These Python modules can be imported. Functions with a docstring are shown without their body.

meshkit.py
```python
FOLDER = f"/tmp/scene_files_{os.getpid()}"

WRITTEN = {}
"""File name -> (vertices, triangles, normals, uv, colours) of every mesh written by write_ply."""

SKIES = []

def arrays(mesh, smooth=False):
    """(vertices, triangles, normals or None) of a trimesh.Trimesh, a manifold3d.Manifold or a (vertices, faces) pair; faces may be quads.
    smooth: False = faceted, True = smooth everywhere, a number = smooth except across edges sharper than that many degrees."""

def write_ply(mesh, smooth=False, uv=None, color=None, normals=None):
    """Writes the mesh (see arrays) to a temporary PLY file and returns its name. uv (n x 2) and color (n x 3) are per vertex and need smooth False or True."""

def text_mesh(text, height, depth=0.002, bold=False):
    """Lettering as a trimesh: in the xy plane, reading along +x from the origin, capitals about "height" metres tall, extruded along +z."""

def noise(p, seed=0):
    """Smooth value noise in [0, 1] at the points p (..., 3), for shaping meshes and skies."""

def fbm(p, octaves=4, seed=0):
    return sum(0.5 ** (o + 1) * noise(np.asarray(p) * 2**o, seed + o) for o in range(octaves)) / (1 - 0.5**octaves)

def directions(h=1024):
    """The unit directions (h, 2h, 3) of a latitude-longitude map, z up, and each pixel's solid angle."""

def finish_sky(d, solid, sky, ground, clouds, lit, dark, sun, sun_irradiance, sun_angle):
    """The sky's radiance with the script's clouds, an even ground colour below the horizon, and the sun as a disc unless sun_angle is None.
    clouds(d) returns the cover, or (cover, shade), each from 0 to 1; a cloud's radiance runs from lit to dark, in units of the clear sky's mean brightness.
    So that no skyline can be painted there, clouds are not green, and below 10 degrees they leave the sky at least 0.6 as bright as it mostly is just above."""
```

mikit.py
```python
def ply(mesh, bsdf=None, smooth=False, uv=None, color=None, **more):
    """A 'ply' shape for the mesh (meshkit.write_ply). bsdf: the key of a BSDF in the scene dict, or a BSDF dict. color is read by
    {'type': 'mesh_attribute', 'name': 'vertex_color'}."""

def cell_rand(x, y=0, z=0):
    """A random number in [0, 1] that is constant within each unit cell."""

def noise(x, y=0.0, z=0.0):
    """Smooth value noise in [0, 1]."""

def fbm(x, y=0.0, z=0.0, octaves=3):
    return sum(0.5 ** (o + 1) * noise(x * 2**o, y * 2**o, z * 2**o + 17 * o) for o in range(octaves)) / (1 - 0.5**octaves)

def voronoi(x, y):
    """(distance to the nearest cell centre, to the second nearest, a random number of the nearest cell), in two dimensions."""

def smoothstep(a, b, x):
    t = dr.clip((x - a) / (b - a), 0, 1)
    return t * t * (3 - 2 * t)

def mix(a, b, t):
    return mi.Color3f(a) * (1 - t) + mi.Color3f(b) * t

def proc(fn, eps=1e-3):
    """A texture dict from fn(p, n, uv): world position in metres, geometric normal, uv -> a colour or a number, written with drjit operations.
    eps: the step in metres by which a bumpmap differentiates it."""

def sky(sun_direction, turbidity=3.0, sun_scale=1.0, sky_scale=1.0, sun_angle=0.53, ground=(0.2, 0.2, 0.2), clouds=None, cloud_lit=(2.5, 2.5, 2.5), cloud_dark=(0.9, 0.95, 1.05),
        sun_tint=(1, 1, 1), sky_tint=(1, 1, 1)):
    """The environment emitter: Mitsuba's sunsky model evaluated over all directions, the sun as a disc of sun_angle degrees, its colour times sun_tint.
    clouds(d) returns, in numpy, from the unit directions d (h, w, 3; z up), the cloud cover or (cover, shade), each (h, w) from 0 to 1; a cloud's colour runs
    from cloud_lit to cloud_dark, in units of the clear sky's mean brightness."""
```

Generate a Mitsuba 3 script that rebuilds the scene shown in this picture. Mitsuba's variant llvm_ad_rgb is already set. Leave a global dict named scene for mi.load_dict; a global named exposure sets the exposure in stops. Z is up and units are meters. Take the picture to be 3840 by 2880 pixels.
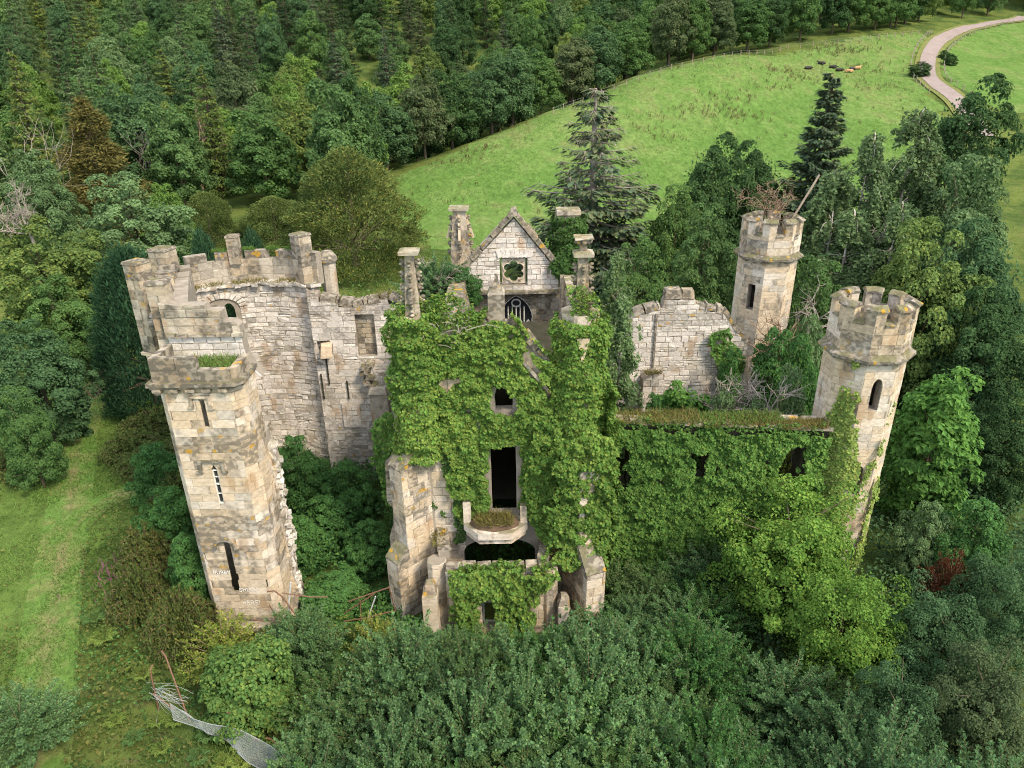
"""Ruined castle in a wooded valley, seen from the air."""
import math
import numpy as np
import trimesh
import shapely
from shapely.geometry import Polygon, box, Point, LineString
from scipy.interpolate import RBFInterpolator
import mitsuba as mi
import drjit as dr
import manifold3d as m3
import meshkit
import mikit
from mikit import noise, fbm, voronoi, cell_rand, smoothstep, mix

scene, labels = {}, {}
T4 = mi.ScalarTransform4f

# ------------------------------------------------------------------ camera, light, exposure
PITCH, ROLL = math.radians(24.5), math.radians(-1.0)
fwd = np.array([0, math.cos(PITCH), -math.sin(PITCH)])
up0 = np.array([0, math.sin(PITCH), math.cos(PITCH)])
right0 = np.array([1.0, 0, 0])
cam_up = -math.sin(ROLL) * right0 + math.cos(ROLL) * up0
CAM = np.array([0, 0, 25.0])
scene['camera'] = {'type': 'perspective', 'fov': 71.52, 'fov_axis': 'x', 'near_clip': 0.5, 'far_clip': 5000.0,
                   'to_world': T4().look_at(origin=CAM.tolist(), target=(CAM + fwd).tolist(), up=cam_up.tolist())}


def cloud_cover(d):
    n = meshkit.fbm(d * [2.2, 2.2, 4.0] + 3.1, 4, 5)
    return np.clip(0.75 + 1.3 * (n - 0.45), 0, 1), np.clip(0.22 + 1.4 * (n - 0.5), 0, 1)


scene['sky'] = mikit.sky([0.52, -0.50, 0.80], turbidity=3.5, sun_scale=0.34, sun_angle=12.0, clouds=cloud_cover, ground=(0.06, 0.09, 0.04),
                         cloud_lit=(2.1, 2.1, 2.1), cloud_dark=(1.1, 1.13, 1.2))
exposure = 3.3

# ------------------------------------------------------------------ helpers
RNG = np.random.default_rng


def nrm(a):
    return a / (np.linalg.norm(a, axis=-1, keepdims=True) + 1e-12)


used = {}


def numbered(key):
    k = used.get(key, 0)
    used[key] = k + 1
    return key if k == 0 else f'{key}_{k:03d}'


def put(key, mesh, bsdf, smooth=False, uv=None, label=None, category=None, group=None, kind=None, **more):
    key = numbered(key)
    scene[key] = mikit.ply(mesh, bsdf, smooth=smooth, uv=uv, **more)
    tag(key, label, category, group, kind)
    return key


def tag(key, label=None, category=None, group=None, kind=None):
    d = {k: v for k, v in (('label', label), ('category', category), ('group', group), ('kind', kind)) if v}
    if d:
        labels[key] = d


class MB:
    """Collects pieces into one mesh."""

    def __init__(self):
        self.v, self.f, self.uv, self.n = [], [], [], 0

    def add(self, v, f, uv=None):
        v = np.asarray(v, float)
        f = np.asarray(f, int)
        if f.shape[1] == 4:
            f = np.vstack([f[:, [0, 1, 2]], f[:, [0, 2, 3]]])
        self.v.append(v)
        self.f.append(f + self.n)
        self.uv.append(np.zeros((len(v), 2)) + (0.5 if uv is None else np.asarray(uv)))
        self.n += len(v)
        return self

    def mesh(self, m, uv=None):
        if hasattr(m, 'to_mesh'):
            q = m.to_mesh()
            return self.add(q.vert_properties[:, :3], q.tri_verts, uv)
        return self.add(m.vertices, m.faces, uv)

    def box(self, a, b, uv=None, jitter=0.0, rng=None):
        a, b = np.minimum(a, b), np.maximum(a, b)
        v = np.array([[(a, b)[i][0], (a, b)[j][1], (a, b)[k][2]] for i in (0, 1) for j in (0, 1) for k in (0, 1)], float)
        if jitter:
            v = v + rng.normal(0, jitter, v.shape)
        return self.add(v, BOXF, uv)

    def obox(self, c, half, ax, uv=None, taper=1.0, jitter=0.0, rng=None):
        """box with centre c, half sizes, axes rows ax; taper scales the top."""
        s = np.array([[i, j, k] for i in (-1, 1) for j in (-1, 1) for k in (-1, 1)], float)
        q = s * half
        q[s[:, 2] > 0, :2] *= taper
        if jitter:
            q = q + rng.normal(0, jitter, q.shape)
        return self.add(np.asarray(c) + q @ np.asarray(ax), BOXF, uv)

    def tube(self, p, r, sides=5, uv=None):
        v, f = tube(p, r, sides)
        return self.add(v, f, uv)

    def out(self):
        return (np.vstack(self.v), np.vstack(self.f))

    def uvs(self):
        return np.vstack(self.uv)


BOXF = np.array([[0, 1, 3], [0, 3, 2], [4, 6, 7], [4, 7, 5], [0, 4, 5], [0, 5, 1], [2, 3, 7], [2, 7, 6], [0, 2, 6], [0, 6, 4], [1, 5, 7], [1, 7, 3]])


def tube(p, r, sides=5):
    p = np.asarray(p, float)
    t = nrm(np.gradient(p, axis=0))
    a = nrm(np.cross(t, np.where(np.abs(t[:, 2:]) < 0.9, [0, 0, 1.0], [1.0, 0, 0])))
    b = np.cross(t, a)
    ang = np.arange(sides) * 2 * np.pi / sides
    v = p[:, None] + np.broadcast_to(r, (len(p),))[:, None, None] * (np.cos(ang)[None, :, None] * a[:, None] + np.sin(ang)[None, :, None] * b[:, None])
    i, j = np.meshgrid(np.arange(len(p) - 1), np.arange(sides), indexing='ij')
    q = np.stack([i * sides + j, i * sides + (j + 1) % sides, (i + 1) * sides + (j + 1) % sides, (i + 1) * sides + j], -1).reshape(-1, 4)
    f = np.vstack([q[:, [0, 1, 2]], q[:, [0, 2, 3]]])
    n = len(p) * sides
    caps = [[0, k + 1, k] for k in range(1, sides - 1)] + [[n - sides, n - sides + k, n - sides + k + 1] for k in range(1, sides - 1)]
    return v.reshape(-1, 3), np.vstack([f, np.array(caps)])


# ------------------------------------------------------------------ materials
def diffuse(key, fn, rough=None):
    tex = mikit.proc(fn) if callable(fn) else {'type': 'rgb', 'value': list(fn)}
    if rough is None:
        scene[key] = {'type': 'twosided', 'b': {'type': 'diffuse', 'reflectance': tex}}
    else:
        scene[key] = {'type': 'twosided', 'b': {'type': 'principled', 'base_color': tex, 'roughness': rough}}


def stone_fn(pale, buff, grey, buffness, dirt_amt, streak):
    def fn(p, n, uv):
        r, w = uv.x, uv.y
        fine = fbm(p.x * 7, p.y * 7, p.z * 9, 2)
        big = fbm(p.x * 0.7 + 3, p.y * 0.7, p.z * 0.5, 3)
        c = mix(pale, buff, smoothstep(0.55 - buffness, 1.05 - buffness, r * 0.42 + big * 0.75))
        c = mix(c, grey, smoothstep(0.14, 0.04, r) * 0.45)
        hsh = r * 7.31 - dr.floor(r * 7.31)
        c = c * (0.68 + 0.52 * fine) * (0.90 + 0.18 * hsh)
        rust = smoothstep(0.60, 0.76, fbm(p.x * 1.5 + 40, p.y * 1.5, p.z * 0.6, 3))
        c = mix(c, mi.Color3f(0.36, 0.23, 0.12), rust * 0.55)
        st = fbm(p.x * 2.4, p.y * 2.4, p.z * streak, 3)
        d = smoothstep(0.40, 0.68, st * 0.85 + (w - 0.5) * 0.9 + 0.12)
        speck = smoothstep(0.35, 0.6, fbm(p.x * 6 + 9, p.y * 6, p.z * 6, 2))
        c = mix(c, mi.Color3f(0.135, 0.125, 0.105), d * dirt_amt * (0.45 + 0.55 * speck))
        top = smoothstep(0.45, 0.8, n.z) * smoothstep(0.35, 0.6, fbm(p.x * 2, p.y * 2, p.z, 2))
        c = mix(c, mi.Color3f(0.15, 0.15, 0.075), top * 0.75)
        lich = smoothstep(0.71, 0.76, fbm(p.x * 2.9 + 70, p.y * 2.9, p.z * 2.9, 2)) * smoothstep(0.45, 0.7, w)
        return mix(c, mi.Color3f(0.45, 0.27, 0.03), lich * 0.8)
    return fn


diffuse('m_rubble', stone_fn((0.70, 0.675, 0.64), (0.57, 0.51, 0.44), (0.40, 0.385, 0.36), 0.02, 0.55, 1.0))
diffuse('m_ashlar', stone_fn((0.68, 0.63, 0.56), (0.58, 0.485, 0.36), (0.42, 0.40, 0.36), 0.30, 0.8, 0.5))
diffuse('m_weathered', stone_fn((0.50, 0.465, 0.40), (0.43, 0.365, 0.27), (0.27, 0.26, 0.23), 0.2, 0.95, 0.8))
diffuse('m_mortar', lambda p, n, uv: mix((0.38, 0.345, 0.30), (0.22, 0.20, 0.165), fbm(p.x * 3, p.y * 3, p.z * 3, 2)))
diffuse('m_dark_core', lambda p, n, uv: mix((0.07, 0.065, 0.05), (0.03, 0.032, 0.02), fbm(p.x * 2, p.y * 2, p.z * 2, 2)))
diffuse('m_white_paint', (0.72, 0.72, 0.70))
diffuse('m_graffiti', (0.70, 0.67, 0.62))
diffuse('m_rust', lambda p, n, uv: mix((0.13, 0.065, 0.04), (0.20, 0.115, 0.075), fbm(p.x * 9, p.y * 9, p.z * 9, 2)), 0.7)
diffuse('m_galv', (0.50, 0.53, 0.56), 0.45)
diffuse('m_wire', (0.30, 0.34, 0.35), 0.5)
diffuse('m_wood', lambda p, n, uv: mix((0.36, 0.31, 0.25), (0.24, 0.20, 0.16), fbm(p.x * 5, p.y * 5, p.z * 1.5, 2)))
diffuse('m_bark', lambda p, n, uv: mix((0.16, 0.135, 0.10), (0.09, 0.08, 0.055), fbm(p.x * 4, p.y * 4, p.z * 2, 2)))
diffuse('m_birch_bark', lambda p, n, uv: mix((0.52, 0.50, 0.46), (0.22, 0.19, 0.16), smoothstep(0.45, 0.7, fbm(p.x * 3, p.y * 3, p.z * 5, 2))))
diffuse('m_grey_twig', lambda p, n, uv: mix((0.40, 0.365, 0.33), (0.26, 0.23, 0.20), noise(p.x * 3, p.y * 3, p.z * 3)))
diffuse('m_tan_twig', lambda p, n, uv: mix((0.36, 0.28, 0.20), (0.22, 0.15, 0.11), noise(p.x * 3, p.y * 3, p.z * 3)))
scene['m_glass'] = {'type': 'thindielectric'}
diffuse('m_pane', (0.03, 0.035, 0.04), 0.15)
diffuse('m_black_hide', (0.018, 0.016, 0.015), 0.6)
diffuse('m_tan_hide', (0.42, 0.25, 0.12), 0.7)
diffuse('m_car_paint', (0.03, 0.05, 0.10), 0.25)
diffuse('m_tyre', (0.03, 0.03, 0.03), 0.8)
diffuse('m_litter', (0.8, 0.8, 0.82))


def foliage(key, base, alt, amount=0.5, trans=0.8, rough=0.55, spread=1.0):
    """uv.x and uv.y are two random numbers per leaf."""
    def fn(p, n, uv):
        w = noise(p.x * 0.22, p.y * 0.22, p.z * 0.3)
        w2 = noise(p.x * 0.07 + 5, p.y * 0.07, 0.0)
        k = (0.62 + 0.76 * uv.y * spread) * (0.78 + 0.44 * w)
        t = smoothstep(0.55, 1.05, uv.x * 0.65 + w2 * 0.35 + 0.25 * w) * amount * 2
        return mix(base, alt, dr.minimum(t, 1.0)) * k
    scene[key] = {'type': 'principledthin', 'base_color': mikit.proc(fn), 'roughness': rough, 'diff_trans': trans, 'eta': 1.33}


foliage('f_mid', (0.095, 0.19, 0.065), (0.141, 0.232, 0.069))
foliage('f_midb', (0.109, 0.205, 0.077), (0.151, 0.238, 0.082))
foliage('f_dark', (0.06, 0.121, 0.05), (0.083, 0.151, 0.052), spread=1.1)
foliage('f_brownish', (0.105, 0.162, 0.076), (0.151, 0.178, 0.087))
foliage('f_blue', (0.087, 0.173, 0.08), (0.112, 0.189, 0.078))
foliage('f_lime', (0.16, 0.286, 0.073), (0.204, 0.313, 0.073))
foliage('f_pale', (0.151, 0.254, 0.115), (0.19, 0.275, 0.113))
foliage('f_yellow', (0.146, 0.232, 0.073), (0.253, 0.292, 0.073), amount=0.5)
foliage('f_larch', (0.128, 0.221, 0.102), (0.16, 0.243, 0.096))
foliage('f_spruce', (0.095, 0.155, 0.092), (0.13, 0.155, 0.082), trans=0.5)
foliage('f_yew', (0.109, 0.162, 0.052), (0.199, 0.2, 0.05), trans=0.35)
foliage('f_yewgold', (0.126, 0.127, 0.044), (0.18, 0.157, 0.052), trans=0.35)
foliage('f_cypress', (0.038, 0.092, 0.047), (0.049, 0.108, 0.05), trans=0.3)
foliage('f_birch', (0.146, 0.232, 0.107), (0.185, 0.254, 0.101))
foliage('f_ivy', (0.118, 0.238, 0.056), (0.2, 0.28, 0.065), amount=0.6, rough=0.5, spread=1.25)
foliage('f_ivy_mid', (0.098, 0.212, 0.054), (0.155, 0.25, 0.06), amount=0.6, rough=0.5, spread=1.25)
foliage('f_ivy_dark', (0.063, 0.135, 0.041), (0.097, 0.167, 0.051), amount=0.5, rough=0.5)
foliage('f_ivy_yellow', (0.233, 0.352, 0.096), (0.382, 0.43, 0.131), amount=0.6)
foliage('f_syc', (0.122, 0.243, 0.05), (0.233, 0.313, 0.066), amount=0.35, rough=0.5, spread=1.2)
foliage('f_chest', (0.121, 0.266, 0.069), (0.162, 0.318, 0.069), rough=0.42)
foliage('f_haw', (0.119, 0.232, 0.103), (0.16, 0.265, 0.094), rough=0.42, spread=1.25)
foliage('f_rowan', (0.087, 0.21, 0.069), (0.121, 0.241, 0.059), rough=0.45)
foliage('f_hazel', (0.109, 0.221, 0.066), (0.389, 0.389, 0.073), amount=0.14)
foliage('f_elder', (0.226, 0.329, 0.064), (0.453, 0.463, 0.121), amount=0.75)
foliage('f_bramble', (0.11, 0.165, 0.05), (0.2, 0.185, 0.065), amount=0.5)
foliage('f_red', (0.13, 0.045, 0.028), (0.16, 0.07, 0.035), amount=0.5)
foliage('f_fern', (0.16, 0.254, 0.061), (0.253, 0.281, 0.073), amount=0.45)
foliage('f_grass', (0.141, 0.258, 0.061), (0.222, 0.269, 0.108), amount=0.4)
foliage('f_drygrass', (0.252, 0.228, 0.087), (0.194, 0.212, 0.055), amount=0.5)
foliage('f_stalk', (0.12, 0.115, 0.055), (0.15, 0.13, 0.055), trans=0.2)
foliage('f_willowherb', (0.291, 0.138, 0.202), (0.194, 0.18, 0.092))

# ------------------------------------------------------------------ terrain

TERRAIN = np.array([[-12.08, 92.0, 3.79], [-7.37, 118.0, 6.7], [-20.14, 126.0, 6.83], [-6.77, 142.0, 10.66], [9.07, 158.0, 15.19], [30.41, 178.0, 21.09], [53.02, 192.0, 25.15], [86.51, 208.0, 28.04], [116.78, 222.0, 29.97], [35.46, 142.0, 10.8], [57.31, 155.0, 13.69], [80.89, 192.0, 21.8], [15.1, 118.0, 6.32], [45.16, 118.0, 5.8], [94.87, 165.0, 17.09], [97.67, 178.0, 19.52], [102.97, 190.0, 22.29], [111.44, 205.0, 25.4], [121.91, 220.0, 28.32], [135.85, 235.0, 30.93], [154.3, 250.0, 33.12], [172.72, 265.0, 35.12], [131.69, 210.0, 24.0], [140.78, 205.0, 23.83], [2.98, 92.0, 3.53], [19.67, 85.0, 2.59], [-53.29, 120.0, 5.83], [-36.35, 128.0, 5.63], [-90.0, -60.0, 0.0], [-90.0, -20.0, 0.0], [-90.0, 10.0, 0.0], [-90.0, 35.0, 0.0], [-90.0, 58.0, 0.0], [-50.0, -60.0, 0.0], [-50.0, -20.0, 0.0], [-50.0, 10.0, 0.0], [-50.0, 35.0, 0.0], [-50.0, 58.0, 0.0], [-15.0, -60.0, 0.0], [-15.0, -20.0, 0.0], [-15.0, 10.0, 0.0], [-15.0, 35.0, 0.0], [-15.0, 58.0, 0.0], [15.0, -60.0, 0.0], [15.0, -20.0, 0.0], [15.0, 10.0, 0.0], [15.0, 35.0, 0.0], [15.0, 58.0, 0.0], [50.0, -60.0, 0.0], [50.0, -20.0, 0.0], [50.0, 10.0, 0.0], [50.0, 35.0, 0.0], [50.0, 58.0, 0.0], [90.0, -60.0, 0.0], [90.0, -20.0, 0.0], [90.0, 10.0, 0.0], [90.0, 35.0, 0.0], [90.0, 58.0, 0.0], [-60.0, 75.0, 1.0], [-30.0, 75.0, 1.3], [10.0, 75.0, 1.6], [50.0, 75.0, 1.6], [80.0, 80.0, 2.0], [-95.0, 120.0, 3.0], [-130.0, 100.0, 2.0], [-60.0, 165.0, 9.0], [-110.0, 165.0, 12.0], [-150.0, 165.0, 13.0], [-25.0, 160.0, 3.0], [-5.0, 180.0, 6.0], [-60.0, 210.0, 19.0], [-110.0, 215.0, 22.0], [-20.0, 215.0, 14.0], [20.0, 215.0, 14.0], [-60.0, 260.0, 31.0], [0.0, 260.0, 27.0], [-130.0, 260.0, 34.0], [60.0, 260.0, 30.0], [110.0, 270.0, 38.0], [180.0, 300.0, 48.0], [-60.0, 330.0, 50.0], [30.0, 330.0, 48.0], [120.0, 350.0, 58.0], [-150.0, 330.0, 52.0], [200.0, 200.0, 26.0], [150.0, 140.0, 13.0], [130.0, 100.0, 5.0], [250.0, 260.0, 40.0]])
MEADOW = [[-20.14, 126.0], [-6.77, 142.0], [9.07, 158.0], [30.41, 178.0], [53.02, 192.0], [86.51, 208.0], [116.78, 222.0], [118.31, 220.0], [107.84, 205.0], [99.37, 190.0], [94.07, 178.0], [91.27, 165.0], [90.02, 157.0], [70.0, 115.0], [45.0, 88.0], [20.0, 84.0], [0.0, 84.0], [-13.0, 92.0], [-18.0, 108.0]]
MEADOW2 = [[97.22, 157.0], [98.47, 165.0], [101.27, 178.0], [106.57, 190.0], [115.04, 205.0], [125.51, 220.0], [139.45, 235.0], [157.9, 250.0], [176.32, 265.0], [260.0, 290.0], [260.0, 150.0], [120.0, 145.0], [100.0, 150.0]]
EDGE = [[-20.14, 126.0], [-6.77, 142.0], [9.07, 158.0], [30.41, 178.0], [53.02, 192.0], [86.51, 208.0], [116.78, 222.0], [127.0, 236.0]]
LANE = np.array([[88.03, 138.0], [90.84, 147.0], [93.62, 157.0], [94.87, 165.0], [97.67, 178.0], [102.97, 190.0], [111.44, 205.0], [121.91, 220.0], [135.85, 235.0], [154.3, 250.0], [172.72, 265.0]])
PATH = np.array([[-18.6, 18.48], [-20.77, 22.89], [-23.8, 28.82], [-26.59, 34.82], [-29.9, 41.67], [-33.09, 48.5], [-34.84, 53.5], [-35.68, 57.79]])
PATH2 = np.array([[-25.97, 33.48], [-26.23, 36.69], [-25.55, 38.45], [-24.28, 39.21]])
SOIL = np.array([[-36.31, 52.68], [-35.93, 54.44], [-35.73, 56.31], [-35.85, 59.35]])
TREES = [('yewgold', 'yew_tree', -55.59, 100.0, 3.71, 17.65, 4.34, 'golden brown conical yew standing alone at the forest edge on the left'),
         ('yew', 'yew_tree', -18.52, 84.0, 2.66, 13.5, 7.82, 'big round olive green yew behind the crenellated wall'),
         ('yew', 'yew_tree', -38.49, 92.0, 3.22, 7.21, 4.21, 'smaller olive yew left of the big round yew, below the pale forked trunks'),
         ('yew', 'yew_tree', -29.47, 90.0, 3.17, 6.88, 4.88, 'low olive yew touching the left side of the big round yew'),
         ('willow', 'willow_tree', -37.7, 72.0, 0.94, 14.43, 5.66, 'pale grey green rounded tree behind the crenellated wall, right of the golden brown yew base'),
         ('limey', 'broadleaf_tree', -38.06, 80.0, 1.77, 11.63, 2.78, 'bright lime green tree on the right shoulder of the pale grey green tree'),
         ('paleg', 'broadleaf_tree', -56.75, 88.0, 2.3, 14.06, 4.08, 'light green round tree below the bare white trunk at the left edge'),
         ('yellowg', 'broadleaf_tree', -41.47, 62.0, 0.19, 13.11, 4.79, 'yellowish green tree with bare grey twigs on top at the left edge'),
         ('yellowg', 'broadleaf_tree', -38.98, 66.0, 0.44, 10.74, 3.64, 'yellowish green tree just left of the dark cypress'),
         ('cyp', 'cypress_tree', -28.58, 52.0, -0.13, 13.01, 3.61, 'dark blue green cypress left of the crenellated tower'),
         ('cyp', 'cypress_tree', -26.11, 60.0, 0.11, 12.24, 1.75, 'dark cypress top showing behind the crenellations near the left pillar'),
         ('cyp', 'cypress_tree', -21.12, 58.0, 0.01, 12.62, 1.81, 'dark cypress tops showing behind the middle crenellation pillar'),
         ('dkmix', 'broadleaf_tree', -33.48, 46.0, 0.0, 9.33, 3.31, 'dark grey green tree beside the grass path at the left edge'),
         ('mid', 'broadleaf_tree', -38.35, 58.0, 0.03, 9.03, 3.09, 'dark green tree behind the litter left of the cypress'),
         ('mid', 'broadleaf_tree', -30.86, 40.0, 0.0, 7.03, 1.71, 'dark shrub tree with yellow leaves low at the left edge above the path'),
         ('deadspruce', 'spruce_tree', 8.92, 76.0, 1.72, 20.71, 5.58, 'tall spruce with dead grey top behind the ruined gable'),
         ('birchlight', 'birch_tree', 7.68, 50.0, -0.16, 13.55, 1.47, 'small pale birch right of the ornate right pinnacle'),
         ('birchlight', 'birch_tree', 6.19, 38.0, 0.0, 13.99, 1.43, 'slender birch growing inside the ruin right of the ivy gable'),
         ('mid', 'broadleaf_tree', 10.82, 58.0, 0.03, 11.28, 1.9, 'small green tree behind the slender birch'),
         ('ash', 'ash_tree', 21.59, 78.0, 1.85, 16.0, 3.61, 'dark green ash on the field edge left of the leaning pole'),
         ('ash', 'ash_tree', 27.61, 82.0, 2.2, 14.48, 3.96, 'dark green ash between the spruce and the field edge ash'),
         ('mid', 'broadleaf_tree', 17.24, 74.0, 1.44, 11.71, 2.82, 'dark green tree at the lower right edge of the field'),
         ('ashl', 'ash_tree', 17.58, 62.0, 0.27, 13.0, 1.8, 'lighter green ash just left of the rear octagonal tower'),
         ('spruce', 'spruce_tree', 33.78, 80.0, 1.98, 21.24, 3.45, 'green spruce against the field above the rear octagonal tower'),
         ('birch', 'birch_tree', 35.01, 64.0, 0.49, 21.65, 2.9, 'tallest birch in front of the lane'),
         ('birch', 'birch_tree', 28.54, 58.0, 0.1, 20.72, 2.56, 'birch with pale trunk left of the tallest birch'),
         ('birch', 'birch_tree', 25.23, 56.0, -0.01, 18.22, 2.45, 'drooping birch right of the leaning pole'),
         ('birch', 'birch_tree', 25.17, 52.0, -0.12, 15.92, 3.0, 'broad drooping birch behind the two octagonal towers'),
         ('birch', 'birch_tree', 27.44, 50.0, -0.14, 16.87, 2.23, 'drooping birch behind the right octagonal tower'),
         ('pine', 'broadleaf_tree', 46.34, 76.0, 1.67, 21.41, 5.46, 'very dark layered tree at the right edge below the lane'),
         ('willow', 'willow_tree', 38.17, 60.0, 0.21, 16.8, 3.02, 'pale green willow below the very dark layered tree'),
         ('yellowg', 'broadleaf_tree', 27.55, 46.0, -0.5, 15.51, 2.55, 'yellow green tree above and right of the right octagonal tower'),
         ('dkmix', 'broadleaf_tree', 32.75, 48.0, -0.15, 14.97, 3.12, 'grey green tree at the right edge below the willow'),
         ('dark', 'broadleaf_tree', 30.36, 42.0, -0.5, 12.33, 3.13, 'dark green tree at the right edge behind the chestnut'),
         ('mid', 'broadleaf_tree', 20.13, 46.0, -0.5, 13.21, 1.68, 'small birch like tree between the two octagonal towers'),
         ('dark', 'broadleaf_tree', 29.66, 44.0, -0.5, 9.54, 2.43, 'dark tree behind the right octagonal tower'),
         ('chest', 'chestnut_tree', 22.91, 34.0, -0.5, 11.27, 2.35, 'bright green horse chestnut right of the right octagonal tower'),
         ('dark', 'broadleaf_tree', 28.5, 36.0, -0.5, 7.96, 2.09, 'very dark tree at the right edge beside the chestnut'),
         ('syc', 'sycamore_tree', 12.69, 26.5, 0.0, 7.98, 3.75, 'large yellow green sycamore in front of the right octagonal tower'),
         ('syc', 'sycamore_tree', 13.74, 23.0, 0.0, 6.46, 2.79, 'lower yellow green sycamore at the foot of the large sycamore'),
         ('dkmix', 'broadleaf_tree', 17.23, 22.0, 0.0, 5.83, 2.37, 'dark grey green tree right of the sycamores'),
         ('dkmix', 'broadleaf_tree', 20.78, 24.0, 0.0, 6.23, 2.12, 'dark grey green tree at the right edge below the red shrub'),
         ('olivemix', 'broadleaf_tree', 17.19, 19.0, 0.0, 5.68, 2.14, 'dull olive green tree in the lower right corner'),
         ('dkmix', 'broadleaf_tree', 13.7, 18.5, 0.0, 5.4, 1.95, 'dark bluish shrub tree at the bottom right')]
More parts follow.
